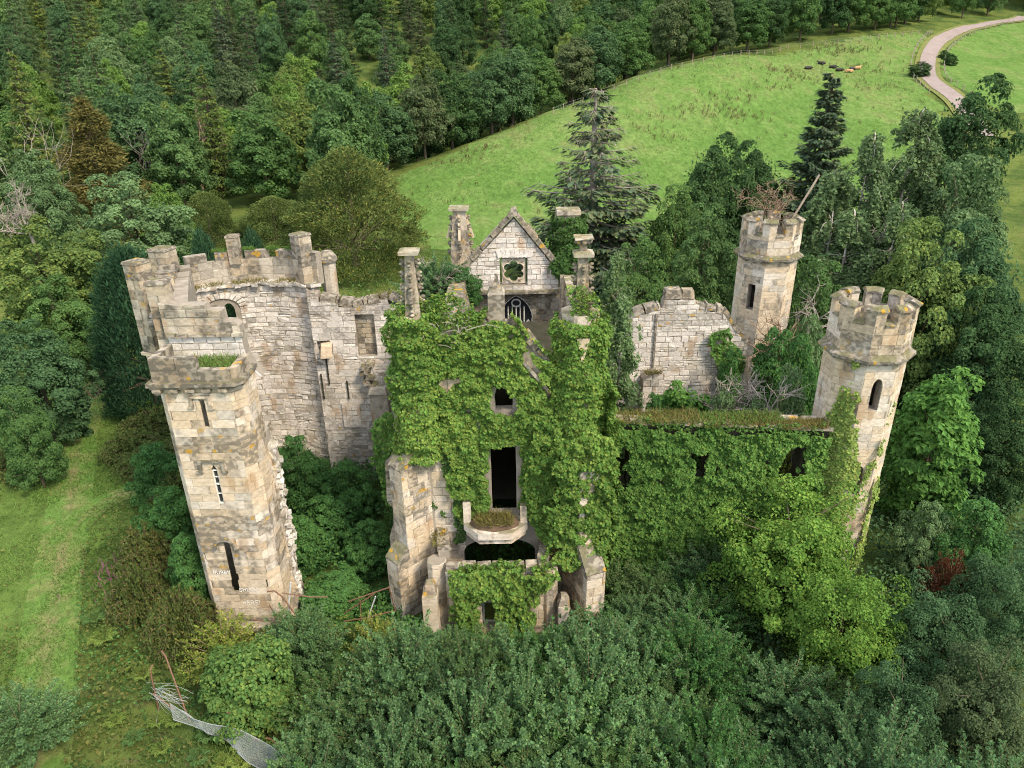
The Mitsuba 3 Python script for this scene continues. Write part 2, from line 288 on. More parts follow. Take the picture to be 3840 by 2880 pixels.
SHRUBS = [('hazel', 'hazel_shrub', -10.97, 21.5, 0.0, 3.97, 1.84, 'round leaved hazel bush with yellow leaves on its left side by the broken fence'),
          ('elder', 'elder_shrub', -13.13, 24.2, 0.0, 2.69, 1.53, 'yellowing elder shrub at the foot of the square tower'),
          ('rowan', 'rowan_shrub', -12.45, 36.0, 0.0, 5.46, 1.65, 'dark green rowan against the whitish hall wall'),
          ('rowan', 'rowan_shrub', -9.73, 35.5, 0.0, 3.85, 1.66, 'dark green rowan right of the other rowan inside the ruin'),
          ('rowan', 'rowan_shrub', -10.7, 33.0, 0.0, 3.16, 1.78, 'dark leafy shrub in front of the two rowans'),
          ('rowan', 'rowan_shrub', -11.4, 31.0, 0.0, 3.36, 1.33, 'leafy shrub beside the torn right edge of the square tower'),
          ('rowan', 'rowan_shrub', -7.81, 31.0, 0.0, 2.99, 1.34, 'leafy shrub left of the corner buttress'),
          ('rowan', 'rowan_shrub', -8.96, 28.0, 0.0, 2.0, 1.71, 'low dark shrub among the rusty pipes'),
          ('hawg', 'hawthorn_shrub', -9.54, 24.0, 0.0, 3.18, 1.21, 'scrubby green shrub right of the grey pipe'),
          ('elder', 'elder_shrub', -6.47, 24.5, 0.0, 2.66, 0.92, 'yellow green shrub left of the corner buttress foot'),
          ('rowan', 'rowan_shrub', -15.74, 28.0, 0.0, 4.51, 1.33, 'dark leafy shrub on the left of the square tower foot'),
          ('rowan', 'rowan_shrub', -19.18, 33.0, 0.0, 3.94, 1.89, 'dark leafy shrub left of the square tower middle'),
          ('rowan', 'rowan_shrub', -21.92, 38.0, 0.0, 4.06, 1.83, 'dark leafy shrub left of the square tower below its parapet'),
          ('bramble', 'bramble_shrub', -24.38, 42.0, 0.0, 1.86, 2.18, 'yellowing bramble thicket above the grass path'),
          ('bramble', 'bramble_shrub', -26.9, 44.0, 0.0, 1.9, 1.78, 'bramble mound right of the grass path bend'),
          ('bramble', 'bramble_shrub', -27.1, 48.0, -0.16, 2.07, 2.08, 'bramble thicket below the cypress'),
          ('bramble', 'bramble_shrub', -20.31, 37.0, 0.0, 3.0, 1.53, 'bramble thicket between the dark shrubs by the square tower'),
          ('bramble', 'bramble_shrub', -19.66, 31.0, 0.0, 3.24, 1.45, 'low bramble mound right of the grass path'),
          ('bramble', 'bramble_shrub', -15.54, 25.5, 0.0, 3.56, 1.36, 'green bramble mound at the left of the square tower foot'),
          ('bramble', 'bramble_shrub', -18.52, 27.5, 0.0, 3.46, 1.22, 'bramble mound behind the purple flowers'),
          ('bramble', 'bramble_shrub', -33.09, 42.0, 0.0, 2.39, 1.86, 'bramble mound left of the grass path'),
          ('hawg', 'hawthorn_shrub', -19.54, 20.0, 0.0, 2.94, 1.34, 'dark shrub in the lower left corner'),
          ('chests', 'chestnut_shrub', 9.45, 36.0, 0.0, 9.24, 2.0, 'bright large leaved chestnut inside the ruin'),
          ('rowan', 'rowan_shrub', 16.29, 40.0, 0.0, 9.8, 2.08, 'green shrub below the rear octagonal tower'),
          ('rowan', 'rowan_shrub', 16.97, 37.0, 0.0, 8.67, 1.32, 'green shrub left of the right octagonal tower shaft'),
          ('paleshrub', 'elder_shrub', 12.97, 33.5, 0.0, 8.4, 1.95, 'pale yellow green shrub under the bare grey branches inside the ruin'),
          ('rowan', 'rowan_shrub', 13.64, 40.0, 0.0, 8.66, 1.26, 'ivy clad shrub beside the inner wall'),
          ('rowan', 'rowan_shrub', 7.68, 35.0, 0.0, 8.05, 1.14, 'shrub growing below the slender birch'),
          ('dark2', 'elder_shrub', 16.29, 72.0, 1.23, 3.33, 2.17, 'dark bush in the clearing behind the inner wall'),
          ('dark2', 'elder_shrub', 20.81, 70.0, 1.01, 3.55, 2.35, 'dark round bush left of the rear octagonal tower'),
          ('paleshrub', 'elder_shrub', 18.71, 42.0, 0.0, 9.94, 1.74, 'pale green shrub between the octagonal towers'),
          ('paleg2', 'willow_shrub', 20.33, 29.0, 0.0, 4.92, 1.36, 'pale grey green willow shrub behind the sycamores'),
          ('rowan', 'rowan_shrub', 22.04, 28.0, 0.0, 5.57, 1.75, 'dark green shrub below the chestnut'),
          ('paleshrub', 'elder_shrub', 10.96, 33.5, 0.0, 8.98, 1.45, 'yellowish green shrub right of the bright chestnut inside the ruin'),
          ('paleg2', 'willow_shrub', 14.93, 35.0, 0.0, 9.57, 1.54, 'pale green shrub in front of the end wall inside the right wing'),
          ('rowan', 'rowan_shrub', 17.17, 39.0, 0.0, 9.73, 1.5, 'green shrub above the broken end wall'),
          ('hazel', 'hazel_shrub', 9.3, 32.5, 0.0, 8.7, 1.06, 'yellow tinged shrub just behind the grassy wing wall'),
          ('elder', 'elder_shrub', 13.57, 32.5, 0.0, 8.61, 1.18, 'pale shrub behind the right half of the grassy wing wall'),
          ('redshrub', 'dead_shrub', 20.13, 26.0, 0.0, 4.34, 1.05, 'rusty red dead shrub among the green trees on the right'),
          ('hawg', 'hawthorn_shrub', -4.38, 46.0, 0.0, 14.52, 1.5, 'shrub growing on the left rear wall beside the crooked chimney'),
          ('rowan', 'rowan_shrub', -2.6, 43.0, 0.0, 13.89, 1.0, 'green shrub on the wall just left of the ruined gable')]
HAWTHORNS = [(np.float64(-7.9), np.float64(12.28), 4.0), (np.float64(-5.55), np.float64(12.11), 3.63), (np.float64(-3.93), np.float64(12.19), 4.93), (np.float64(-2.61), np.float64(12.47), 4.72), (np.float64(-0.48), np.float64(12.7), 4.94), (np.float64(1.9), np.float64(12.34), 4.85), (np.float64(3.34), np.float64(12.35), 4.2), (np.float64(5.42), np.float64(12.36), 4.51), (np.float64(7.07), np.float64(12.7), 4.67), (np.float64(8.68), np.float64(12.04), 4.91), (np.float64(9.95), np.float64(12.11), 4.86), (np.float64(12.37), np.float64(12.25), 4.83), (np.float64(-7.64), np.float64(14.59), 3.92), (np.float64(-5.99), np.float64(14.7), 3.86), (np.float64(-3.68), np.float64(14.68), 4.63), (np.float64(-1.84), np.float64(14.75), 4.3), (np.float64(0.02), np.float64(14.17), 4.68), (np.float64(0.93), np.float64(14.54), 4.49), (np.float64(3.55), np.float64(14.03), 4.76), (np.float64(4.73), np.float64(14.44), 4.4), (np.float64(6.22), np.float64(14.6), 4.95), (np.float64(8.43), np.float64(14.81), 4.41), (np.float64(10.52), np.float64(13.9), 5.16), (np.float64(12.0), np.float64(14.43), 5.17), (np.float64(-7.06), np.float64(16.35), 3.25), (np.float64(-5.81), np.float64(15.5), 3.39), (np.float64(-4.24), np.float64(16.43), 4.33), (np.float64(-2.39), np.float64(15.99), 5.05), (np.float64(0.16), np.float64(16.25), 4.41), (np.float64(1.4), np.float64(16.25), 4.25), (np.float64(3.32), np.float64(15.84), 4.79), (np.float64(5.05), np.float64(16.2), 4.72), (np.float64(6.67), np.float64(15.64), 4.7), (np.float64(7.9), np.float64(15.98), 4.74), (np.float64(10.43), np.float64(15.87), 4.22), (np.float64(11.88), np.float64(15.65), 4.94), (np.float64(-7.53), np.float64(17.56), 4.11), (np.float64(-5.78), np.float64(17.52), 3.55), (np.float64(-3.92), np.float64(17.21), 4.75), (np.float64(-1.64), np.float64(17.78), 4.94), (np.float64(0.14), np.float64(18.11), 4.94), (np.float64(1.73), np.float64(18.08), 4.45), (np.float64(3.08), np.float64(17.51), 4.46), (np.float64(4.94), np.float64(17.48), 4.82), (np.float64(6.7), np.float64(17.23), 4.64), (np.float64(12.05), np.float64(17.5), 4.4), (np.float64(-6.88), np.float64(19.09), 3.35), (np.float64(-5.91), np.float64(19.21), 3.43), (np.float64(-3.86), np.float64(19.92), 4.33), (np.float64(-2.25), np.float64(19.6), 5.08), (np.float64(0.2), np.float64(18.97), 4.74), (np.float64(1.81), np.float64(18.86), 4.79), (np.float64(2.71), np.float64(19.72), 5.14), (np.float64(4.9), np.float64(18.81), 4.26), (np.float64(6.5), np.float64(19.82), 4.44), (np.float64(-7.38), np.float64(20.69), 3.64), (np.float64(-5.2), np.float64(21.18), 4.16), (np.float64(-4.5), np.float64(20.91), 4.82), (np.float64(-1.93), np.float64(21.17), 4.26), (np.float64(0.05), np.float64(21.32), 4.6), (np.float64(1.42), np.float64(21.3), 4.52), (np.float64(3.3), np.float64(21.24), 4.84), (np.float64(4.83), np.float64(20.53), 4.74), (np.float64(7.03), np.float64(21.27), 4.84), (np.float64(-6.93), np.float64(22.68), 1.6), (np.float64(-5.79), np.float64(22.99), 1.6), (np.float64(-3.92), np.float64(22.99), 2.6), (np.float64(-2.74), np.float64(23.17), 2.3), (np.float64(-0.48), np.float64(22.87), 2.6), (np.float64(1.81), np.float64(22.45), 2.6), (np.float64(2.7), np.float64(22.94), 2.6), (np.float64(5.31), np.float64(22.36), 2.6), (np.float64(7.07), np.float64(22.44), 2.6), (np.float64(-5.14), np.float64(24.13), 1.6), (np.float64(4.85), np.float64(24.63), 1.85), (np.float64(6.23), np.float64(24.5), 2.3), (5.0, 27.8, 2.2), (6.6, 27.0, 2.6), (8.2, 27.6, 2.2), (9.8, 28.3, 2.6), (5.6, 25.6, 2.8), (7.6, 25.2, 2.8), (4.9, 23.8, 2.6), (11.2, 27.6, 3.0), (9.0, 25.6, 3.0), (9.2, 22.0, 3.4), (7.6, 23.2, 3.0), (10.6, 20.4, 3.6), (12.2, 20.2, 3.4), (11.6, 17.4, 4.0), (13.6, 16.0, 4.2), (15.4, 15.0, 4.4)]
WEEDS = [(64.4, 180.8, 3.5, 34), (66.2, 176.5, 3, 26), (42.3, 154.0, 3, 22), (48.4, 161.2, 3.4, 24), (36.3, 155.2, 2.6, 16), (30.8, 141.0, 3, 12), (25.1, 143.8, 2.6, 12), (-4.8, 135.2, 2.6, 22), (-9.2, 130.2, 2.8, 22), (45.0, 155.5, 3, 22), (81.1, 202.8, 4, 26), (85.7, 201.5, 4, 30), (88.9, 201.2, 4, 30), (86.6, 192.0, 4, 22), (88.4, 185.5, 4, 20), (81.6, 172.2, 4, 26), (48.8, 152.0, 3, 18), (86.0, 206.5, 3, 10), (57.4, 168.5, 3, 16), (31.6, 150.2, 2.6, 12), (1.2, 147.3, 2.4, 10)]
FERNS = [(-20.59, 26.99, 0.93), (-19.42, 25.59, 0.99), (-16.57, 23.45, 0.81), (-15.69, 22.42, 0.81), (-17.66, 24.01, 0.68), (-14.08, 20.98, 0.74), (-12.49, 20.28, 0.74), (-11.02, 19.83, 0.81), (-9.8, 20.67, 0.87), (-8.86, 20.0, 0.81), (-8.09, 20.63, 0.74), (-9.79, 19.39, 0.74), (-12.45, 19.24, 0.74), (-14.09, 19.68, 0.68), (-16.59, 21.03, 0.68), (-18.58, 22.98, 0.62), (-10.75, 19.01, 0.74), (-8.28, 19.16, 0.74), (-10.28, 22.3, 0.68), (-6.47, 19.12, 0.68), (-14.85, 20.99, 0.68), (-15.4, 20.13, 0.68), (-14.8, 23.15, 0.62), (-11.47, 19.02, 0.68), (-6.88, 28.28, 0.74), (-8.48, 27.01, 0.68)]
FERN_LABELS = {0: 'yellow fern beside the grass path, upper of two', 1: 'large pale green fern beside the grass path, lower of two', 24: 'fern among the pipes left of the corner buttress'}
COWS = [(73.1, 187.8, 0.1, 'm_black_hide', False, 'leftmost black cow lying in the meadow'), (78.6, 194.0, 2.6, 'm_black_hide', True, 'black cow with raised head lying farthest back'), (80.8, 192.0, -0.3, 'm_black_hide', False, 'black cow lying right of the one with raised head'), (81.6, 189.8, 0.1, 'm_black_hide', False, 'black cow lying just above the spruce tip'), (83.3, 188.2, 2.9, 'm_tan_hide', False, 'pale tan cow lying nearest in the group'), (84.8, 190.0, 0.3, 'm_black_hide', True, 'black cow lying between the two tan cows'), (86.1, 190.2, 0.2, 'm_tan_hide', True, 'rightmost ginger cow with raised head')]
FENCE = [[9.3, 153.8], [20.7, 167.0], [30.7, 173.2], [41.6, 181.0], [51.9, 187.5], [73.5, 205.2], [92.6, 207.8], [115.3, 220.2]]

_ter = RBFInterpolator(TERRAIN[:, :2], TERRAIN[:, 2], kernel='thin_plate_spline', smoothing=0.5)


def ground_z(x, y):
    q = np.stack([np.ravel(x), np.ravel(y)], -1).astype(float)
    q = np.clip(q, [-190, -60], [290, 350])
    z = _ter(q)
    return z.reshape(np.shape(x))


def ripple(x, y):
    q = np.stack([x, y, np.zeros_like(x)], -1)
    return 0.5 * (meshkit.fbm(q * 0.13, 3, 3) - 0.5) + 0.22 * (meshkit.fbm(q * 0.55, 2, 8) - 0.5)


gx = np.concatenate([[-1500, -700, -400, -280, -220], np.arange(-184, -60, 4.0), np.arange(-60, 60, 1.25), np.arange(60, 284, 3.0), [300, 340, 420, 700, 1500]])
gy = np.concatenate([[-900, -400, -150, -60, -20, 0], np.arange(8, 110, 1.25), np.arange(110, 275, 2.0), np.arange(275, 350, 5), [360, 400, 520, 800, 1500]])
GX, GY = np.meshgrid(gx, gy)
GZ = ground_z(GX, GY)
flat = np.clip((np.hypot((GX - 0) / 26, (GY - 36) / 16) - 0.8) / 0.6, 0, 1)
GZ = GZ + ripple(GX, GY) * (0.25 + 0.75 * flat) * (GY > 5)
gv = np.stack([GX, GY, GZ], -1).reshape(-1, 3)
nx = len(gx)
ii, jj = np.meshgrid(np.arange(len(gy) - 1), np.arange(nx - 1), indexing='ij')
q = np.stack([ii * nx + jj, ii * nx + jj + 1, (ii + 1) * nx + jj + 1, (ii + 1) * nx + jj], -1).reshape(-1, 4)
cen = gv[q].mean(1)
meadow_poly = Polygon(MEADOW)
meadow2_poly = Polygon(MEADOW2)
in_m = shapely.contains_xy(meadow_poly, cen[:, 0], cen[:, 1]) | shapely.contains_xy(meadow2_poly, cen[:, 0], cen[:, 1])
_gi = RBFInterpolator  # (name kept short below)
from scipy.interpolate import RegularGridInterpolator
_grid = RegularGridInterpolator((gy, gx), GZ, bounds_error=False, fill_value=None)


def gz(x, y):
    return _grid(np.stack([np.asarray(y, float), np.asarray(x, float)], -1))


def meadow_fn(p, n, uv):
    a = fbm(p.x * 0.05, p.y * 0.05, 0, 3)
    b = fbm(p.x * 0.5, p.y * 0.28, 0, 3)
    c = fbm(p.x * 2.2, p.y * 1.3, 0, 2)
    col = mix((0.096, 0.180, 0.044), (0.142, 0.218, 0.066), smoothstep(0.3, 0.7, 0.5 * a + 0.5 * b))
    col = mix(col, mi.Color3f(0.15, 0.17, 0.068), smoothstep(0.52, 0.78, b * 0.6 + a * 0.4) * 0.6)
    return col * (0.70 + 0.55 * c)


def ground_fn(p, n, uv):
    a = fbm(p.x * 0.25, p.y * 0.25, 0, 3)
    b = fbm(p.x * 1.7, p.y * 1.7, 0, 3)
    col = mix((0.065, 0.105, 0.030), (0.115, 0.155, 0.042), smoothstep(0.35, 0.65, a))
    col = mix(col, mi.Color3f(0.095, 0.075, 0.045), smoothstep(0.62, 0.8, b) * 0.5)
    lawn = smoothstep(-19.0, -22.5, p.x + 0.10 * (p.y - 30) + 3 * (a - 0.5)) * smoothstep(62.0, 50.0, p.y)
    col = mix(col, mi.Color3f(0.098, 0.160, 0.040), lawn)
    return col * (0.65 + 0.6 * b)


def path_fn(p, n, uv):
    b = fbm(p.x * 1.2, p.y * 1.2, 0, 3)
    c = fbm(p.x * 6, p.y * 6, 0, 2)
    col = mix((0.098, 0.180, 0.044), (0.150, 0.190, 0.066), smoothstep(0.4, 0.7, b))
    col = mix(col, mi.Color3f(0.20, 0.178, 0.095), smoothstep(0.35, 0.05, dr.abs(uv.x - 0.5) * 2) * 0.55 * b * 1.6)
    return col * (0.7 + 0.55 * c)


diffuse('m_meadow', meadow_fn)
diffuse('m_ground', ground_fn)
diffuse('m_path', path_fn)
diffuse('m_soil', lambda p, n, uv: mix((0.085, 0.060, 0.042), (0.16, 0.115, 0.08), fbm(p.x * 2.5, p.y * 2.5, 0, 3)))
diffuse('m_verge', lambda p, n, uv: mix((0.12, 0.165, 0.05), (0.19, 0.185, 0.075), fbm(p.x * 0.8, p.y * 0.8, 0, 2)))


def lane_fn(p, n, uv):
    b = fbm(p.x * 0.6, p.y * 0.6, 0, 3)
    c = mix((0.25, 0.21, 0.20), (0.31, 0.265, 0.255), b)
    return mix(c, mi.Color3f(0.24, 0.215, 0.19), smoothstep(0.82, 0.98, dr.abs(uv.x - 0.5) * 2) * 0.6)


diffuse('m_lane', lane_fn)
put('ground', (gv, q[~in_m]), 'm_ground', smooth=True, kind='structure', label='rough overgrown ground around the ruin and under the woods')
put('meadow', (gv, q[in_m]), 'm_meadow', smooth=True, kind='structure', label='bright green grazed hillside meadow behind the ruin')


def strip(pts, width, lift, n=80):
    pts = np.asarray(pts, float)
    s = np.concatenate([[0], np.cumsum(np.hypot(*np.diff(pts[:, :2], axis=0).T))])
    from scipy.interpolate import CubicSpline
    cs = CubicSpline(s, pts[:, :2])
    t = np.linspace(0, s[-1], n)
    w = np.interp(t, s, np.broadcast_to(width, len(pts)))
    c, d = cs(t), nrm(cs(t, 1))
    side = np.stack([d[:, 1], -d[:, 0]], -1)
    K = np.linspace(-0.5, 0.5, 7)
    xy = c[:, None] + side[:, None] * (K[None, :, None] * w[:, None, None])
    z = gz(xy[..., 0], xy[..., 1])
    v = np.concatenate([xy, (z + lift)[..., None]], -1).reshape(-1, 3)
    uv = np.stack([np.broadcast_to(K + 0.5, z.shape), np.broadcast_to(t[:, None], z.shape)], -1).reshape(-1, 2)
    i, j = np.meshgrid(np.arange(n - 1), np.arange(6), indexing='ij')
    f = np.stack([i * 7 + j, i * 7 + j + 1, (i + 1) * 7 + j + 1, (i + 1) * 7 + j], -1).reshape(-1, 4)
    return (v, f), uv, c, side


m_, uv_, LANE_C, LANE_S = strip(LANE, 5.6, 0.22, 160)
put('verge', m_, 'm_verge', smooth=True, uv=uv_, kind='structure', label='dry grass verge along the lane')
m_, uv_, _, _ = strip(LANE, 3.5, 0.30, 160)
put('lane', m_, 'm_lane', smooth=True, uv=uv_, kind='structure', label='pinkish tarmac farm lane climbing the hill')
m_, uv_, PATH_C, _ = strip(PATH, 2.6, 0.05, 90)
put('path', m_, 'm_path', smooth=True, uv=uv_, kind='structure', label='mown grass path left of the ruin')
m_, uv_, PATH2_C, _ = strip(PATH2, 1.9, 0.058, 40)
put('path', m_, 'm_path', smooth=True, uv=uv_, kind='structure', label='faint grass side path towards the square tower')
m_, uv_, _, _ = strip(SOIL, 2.2, 0.066, 30)
put('soil', m_, 'm_soil', smooth=True, uv=uv_, kind='structure', label='bare brown soil strip below the cypress')

# ------------------------------------------------------------------ foliage geometry


def leaf_mesh(P, D, N, L, W, rng, fold=0.18):
    """One folded rhombic leaf per row: base P, pointing along D, facing N."""
    n = len(P)
    D = nrm(D)
    S = nrm(np.cross(D, N))
    Nn = np.cross(S, D)
    L = np.broadcast_to(L, (n,))[:, None]
    W = np.broadcast_to(W, (n,))[:, None]
    mid = P + D * L * 0.5 + Nn * W * fold
    v = np.stack([P, mid - S * W * 0.5, P + D * L, mid + S * W * 0.5], 1).reshape(-1, 3)
    b = np.arange(n)[:, None] * 4
    f = np.concatenate([b + [0, 2, 1], b + [0, 3, 2]], 1).reshape(-1, 3)
    uv = np.repeat(rng.random((n, 2)), 4, 0)
    return v, f, uv


def rdir(rng, n):
    return nrm(rng.normal(size=(n, 3)))


def leaves_from(P, N, size, rng, wr=0.72, droop=0.25, uvs=None):
    D = np.cross(N, rdir(rng, len(P))) + [0, 0, -droop]
    L = size * rng.uniform(0.7, 1.35, len(P))
    return leaf_mesh(P, D, N, L, L * wr, rng)


def fib(n, zmin=-0.4):
    i = np.arange(n) + 0.5
    z = 1 - (1 - zmin) * i / n
    a = i * 2.399963
    r = np.sqrt(np.maximum(0, 1 - z * z))
    return np.stack([r * np.cos(a), r * np.sin(a), z], -1)


def clump_crown(seed, R, H, cb, nclump, per, leaf, clump=0.30, lump=0.45, zmin=-0.45, inner=0.12, flat=0.8, upw=0.55, drop=0.08):
    rng = RNG(seed)
    d = fib(nclump, zmin) + rng.normal(0, 0.10, (nclump, 3))
    d = nrm(d)
    hz = (H - cb) / (1 - zmin * 0.75)
    zc = H - hz
    rad = (1 - lump) + lump * meshkit.noise(d * 2.1 + seed, seed) * 1.5 + rng.uniform(-0.16, 0.14, nclump)
    keep = rng.random(nclump) > drop
    d, rad = d[keep], rad[keep]
    C = d * np.array([R, R, hz]) * rad[:, None] * 0.86 + [0, 0, zc]
    rc = R * clump * rng.uniform(0.65, 1.3, len(C))
    n = len(C)
    dd = rdir(rng, n * per)
    ci = np.repeat(np.arange(n), per)
    dd = nrm(dd + d[ci] * 0.45 + [0, 0, 0.35])
    rr = rng.uniform(0.55, 1.0, n * per) ** 0.6
    P = C[ci] + dd * (rc[ci] * rr)[:, None] * [1, 1, flat]
    N = nrm(dd * 0.7 + d[ci] * 0.3 + [0, 0, upw] + rdir(rng, n * per) * 0.55)
    k = int(n * per * inner)
    Q = rdir(rng, k) * np.array([R, R, hz]) * (rng.uniform(0.2, 0.75, k) ** 0.5)[:, None] + [0, 0, zc]
    Q = Q[Q[:, 2] > cb]
    P = np.vstack([P, Q])
    N = np.vstack([N, nrm(rdir(rng, len(Q)) + [0, 0, 0.6])])
    return leaves_from(P, N, leaf, rng), C


def trunk_mesh(seed, H, r, C=None, limbs=14, lean=0.3, top=0.75):
    rng = RNG(seed + 991)
    mb = MB()
    k = 7
    z = np.linspace(-0.8, H * top, k)
    x = np.cumsum(rng.normal(0, lean * 0.3, k)) * np.linspace(0, 1, k)
    y = np.cumsum(rng.normal(0, lean * 0.3, k)) * np.linspace(0, 1, k)
    p = np.stack([x, y, z], -1)
    mb.tube(p, np.linspace(r * 1.25, r * 0.3, k), 7)
    if C is not None and len(C):
        for i in rng.choice(len(C), min(limbs, len(C)), replace=False):
            zz = np.clip(C[i, 2] - rng.uniform(0.15, 0.35) * H, H * 0.18, H * top * 0.95)
            a = np.array([np.interp(zz, z, x), np.interp(zz, z, y), zz])
            m = (a + C[i]) / 2 + rng.normal(0, 0.25, 3) + [0, 0, 0.15]
            mb.tube([a, m, C[i]], [r * 0.4, r * 0.24, r * 0.07], 5)
    return mb


def conifer(seed, R, H, cb, whorls, per, spray, droop=0.25, up_tip=0.1, power=0.85, taper=0.35, bare_top=0.0, hang=0.5, width=0.34):
    """layered branches carrying hanging sprays; returns leaves, branch tubes"""
    rng = RNG(seed)
    P, D, N, tw = [], [], [], MB()
    for i in range(whorls):
        t = (i + rng.uniform(0, 0.6)) / whorls
        z = H - (H - cb) * t
        Lb = R * (0.05 + 0.95 * t ** power) * rng.uniform(0.75, 1.15)
        nb = int(4 + 4 * t)
        a0 = rng.uniform(0, 6.28)
        z0_ = z
        for b in range(nb):
            z = z0_ + rng.normal(0, 0.3)
            a = a0 + b * 6.283 / nb + rng.normal(0, 0.25)
            L = Lb * rng.uniform(0.7, 1.15)
            dirh = np.array([math.cos(a), math.sin(a), 0])
            s = np.linspace(0, 1, 6)
            pts = dirh * (s * L)[:, None] + np.array([0, 0, z]) + np.array([0, 0, 1.0]) * (L * (-droop * s * (1.6 - s) + up_tip * s ** 3))[:, None]
            tw.tube(pts, np.linspace(0.06 + 0.014 * L, 0.022, 6), 4)
            thin = 1.0
            if t < bare_top * rng.uniform(0.85, 1.15):
                thin = 0.22
                for q_ in range(11):
                    w0 = rng.uniform(0.15, 1.0)
                    base = np.array([np.interp(w0, s, pts[:, c]) for c in range(3)])
                    e = base + dirh * L * 0.18 + np.array([-dirh[1], dirh[0], 0]) * rng.choice([-1, 1]) * (0.15 + L * 0.16 * rng.random()) + [0, 0, -0.75 * rng.random() - 0.15]
                    tw.tube([base, e], [0.022, 0.012], 3)
            n = int(per * thin * (0.35 + L / R))
            w = rng.uniform(0.12, 1.0, n) ** 0.8
            base = np.stack([np.interp(w, s, pts[:, c]) for c in range(3)], -1)
            side = np.array([-dirh[1], dirh[0], 0]) * rng.choice([-1, 1], n)[:, None]
            off = side * (rng.random(n) * taper * L * (1.05 - w) + 0.04)[:, None]
            P.append(base + off * 0.8 + np.outer(rng.random(n) ** 2, [0, 0, -0.5 * hang * (0.3 + L / R)]))
            D.append(dirh * 0.75 + side * rng.uniform(0.1, 0.9, n)[:, None] + np.array([0, 0, -1.0]) * (rng.uniform(0, 1, n) * hang)[:, None])
            N.append(np.array([0, 0, 1.0]) + rdir(rng, n) * 0.45 + dirh * 0.25)
    P, D, N = np.vstack(P), np.vstack(D), np.vstack(N)
    L = spray * rng.uniform(0.6, 1.4, len(P))
    return leaf_mesh(P, D, nrm(N), L, L * width, rng, 0.1), tw


def tufted(seed, R, H, cb, n_tuft, per, leaf, profile, up=1.2, rib=0.0, width=0.32, lumps=0.26):
    """yew and cypress: upward tufts over a surface of revolution r(t), t from base to top"""
    rng = RNG(seed)
    t = rng.random(n_tuft * 3)
    r = np.array([profile(x) for x in t])
    keep = rng.random(len(t)) < r / r.max() + 0.1
    t, r = t[keep][:n_tuft], r[keep][:n_tuft]
    a = rng.uniform(0, 6.283, len(t))
    lump = 1 + rib * np.cos(a * 9 + 5 * meshkit.noise(np.stack([a, t * 3, t * 0], -1), seed)) + lumps * (meshkit.noise(np.stack([np.cos(a) * 2.4, np.sin(a) * 2.4, t * 6], -1), seed + 1) - 0.5) * 2
    rad = R * r * lump * rng.uniform(0.9, 1.05, len(t))
    C = np.stack([rad * np.cos(a), rad * np.sin(a), cb + (H - cb) * t], -1)
    out = np.stack([np.cos(a), np.sin(a), 0 * a], -1)
    ci = np.repeat(np.arange(len(C)), per)
    m = len(ci)
    s = leaf * 1.1
    P = C[ci] + rng.normal(0, s * 0.5, (m, 3)) - out[ci] * (rng.random(m) * 1.2 * s)[:, None]
    D = out[ci] * rng.uniform(0.1, 1.0, m)[:, None] + np.array([0, 0, up]) * rng.uniform(0.3, 1, m)[:, None] + rdir(rng, m) * 0.4
    N = nrm(out[ci] + [0, 0, 0.4] + rdir(rng, m) * 0.5)
    L = leaf * rng.uniform(0.6, 1.4, m)
    return leaf_mesh(P, D, N, L, L * width, rng, 0.1), C


def hanging(seed, R, H, cb, strands, per, leaf):
    """birch: drooping strands from arching branches"""
    rng = RNG(seed)
    tw = MB()
    P, N = [], []
    nb = 48
    for b in range(nb):
        t = (b + rng.random()) / nb
        z0 = cb + (H - cb) * (0.05 + 0.85 * t)
        a = rng.uniform(0, 6.283)
        prof = (math.sin(math.pi * min(1, (0.12 + 0.88 * (1 - t)) ** 0.75)) * 0.65 + 0.35) * (1 - 0.75 * t ** 2.2)
        L = R * prof * rng.uniform(0.65, 1.15)
        dh = np.array([math.cos(a), math.sin(a), 0])
        s = np.linspace(0, 1, 6)
        pts = dh * (s * L)[:, None] + [0, 0, z0] + np.array([0, 0, 1.0]) * ((H - cb) * 0.14 * (s - 1.1 * s ** 2.2))[:, None]
        tw.tube(pts, np.linspace(0.05, 0.01, 6), 4)
        for k in range(int(strands * (0.5 + 0.8 * L / R))):
            w = rng.uniform(0.25, 1.05)
            base = np.array([np.interp(w, s, pts[:, c]) for c in range(3)]) + rng.normal(0, 0.20, 3)
            Ls = rng.uniform(0.4, 1.5) * (0.6 + 0.4 * R / 2.5)
            u = rng.random(per)
            sw = dh * 0.25 + rng.normal(0, 0.12, 3)
            P.append(base + np.outer(u, [0, 0, -Ls]) + np.outer(u ** 0.5, sw) * 0.6 + rng.normal(0, 0.07, (per, 3)))
            N.append(np.tile(dh * 0.5 + [0, 0, 0.6], (per, 1)))
    P, N = np.vstack(P), np.vstack(N)
    N = nrm(N + rdir(rng, len(N)) * 0.65)
    return leaves_from(P, N, leaf, rng, droop=0.8), tw


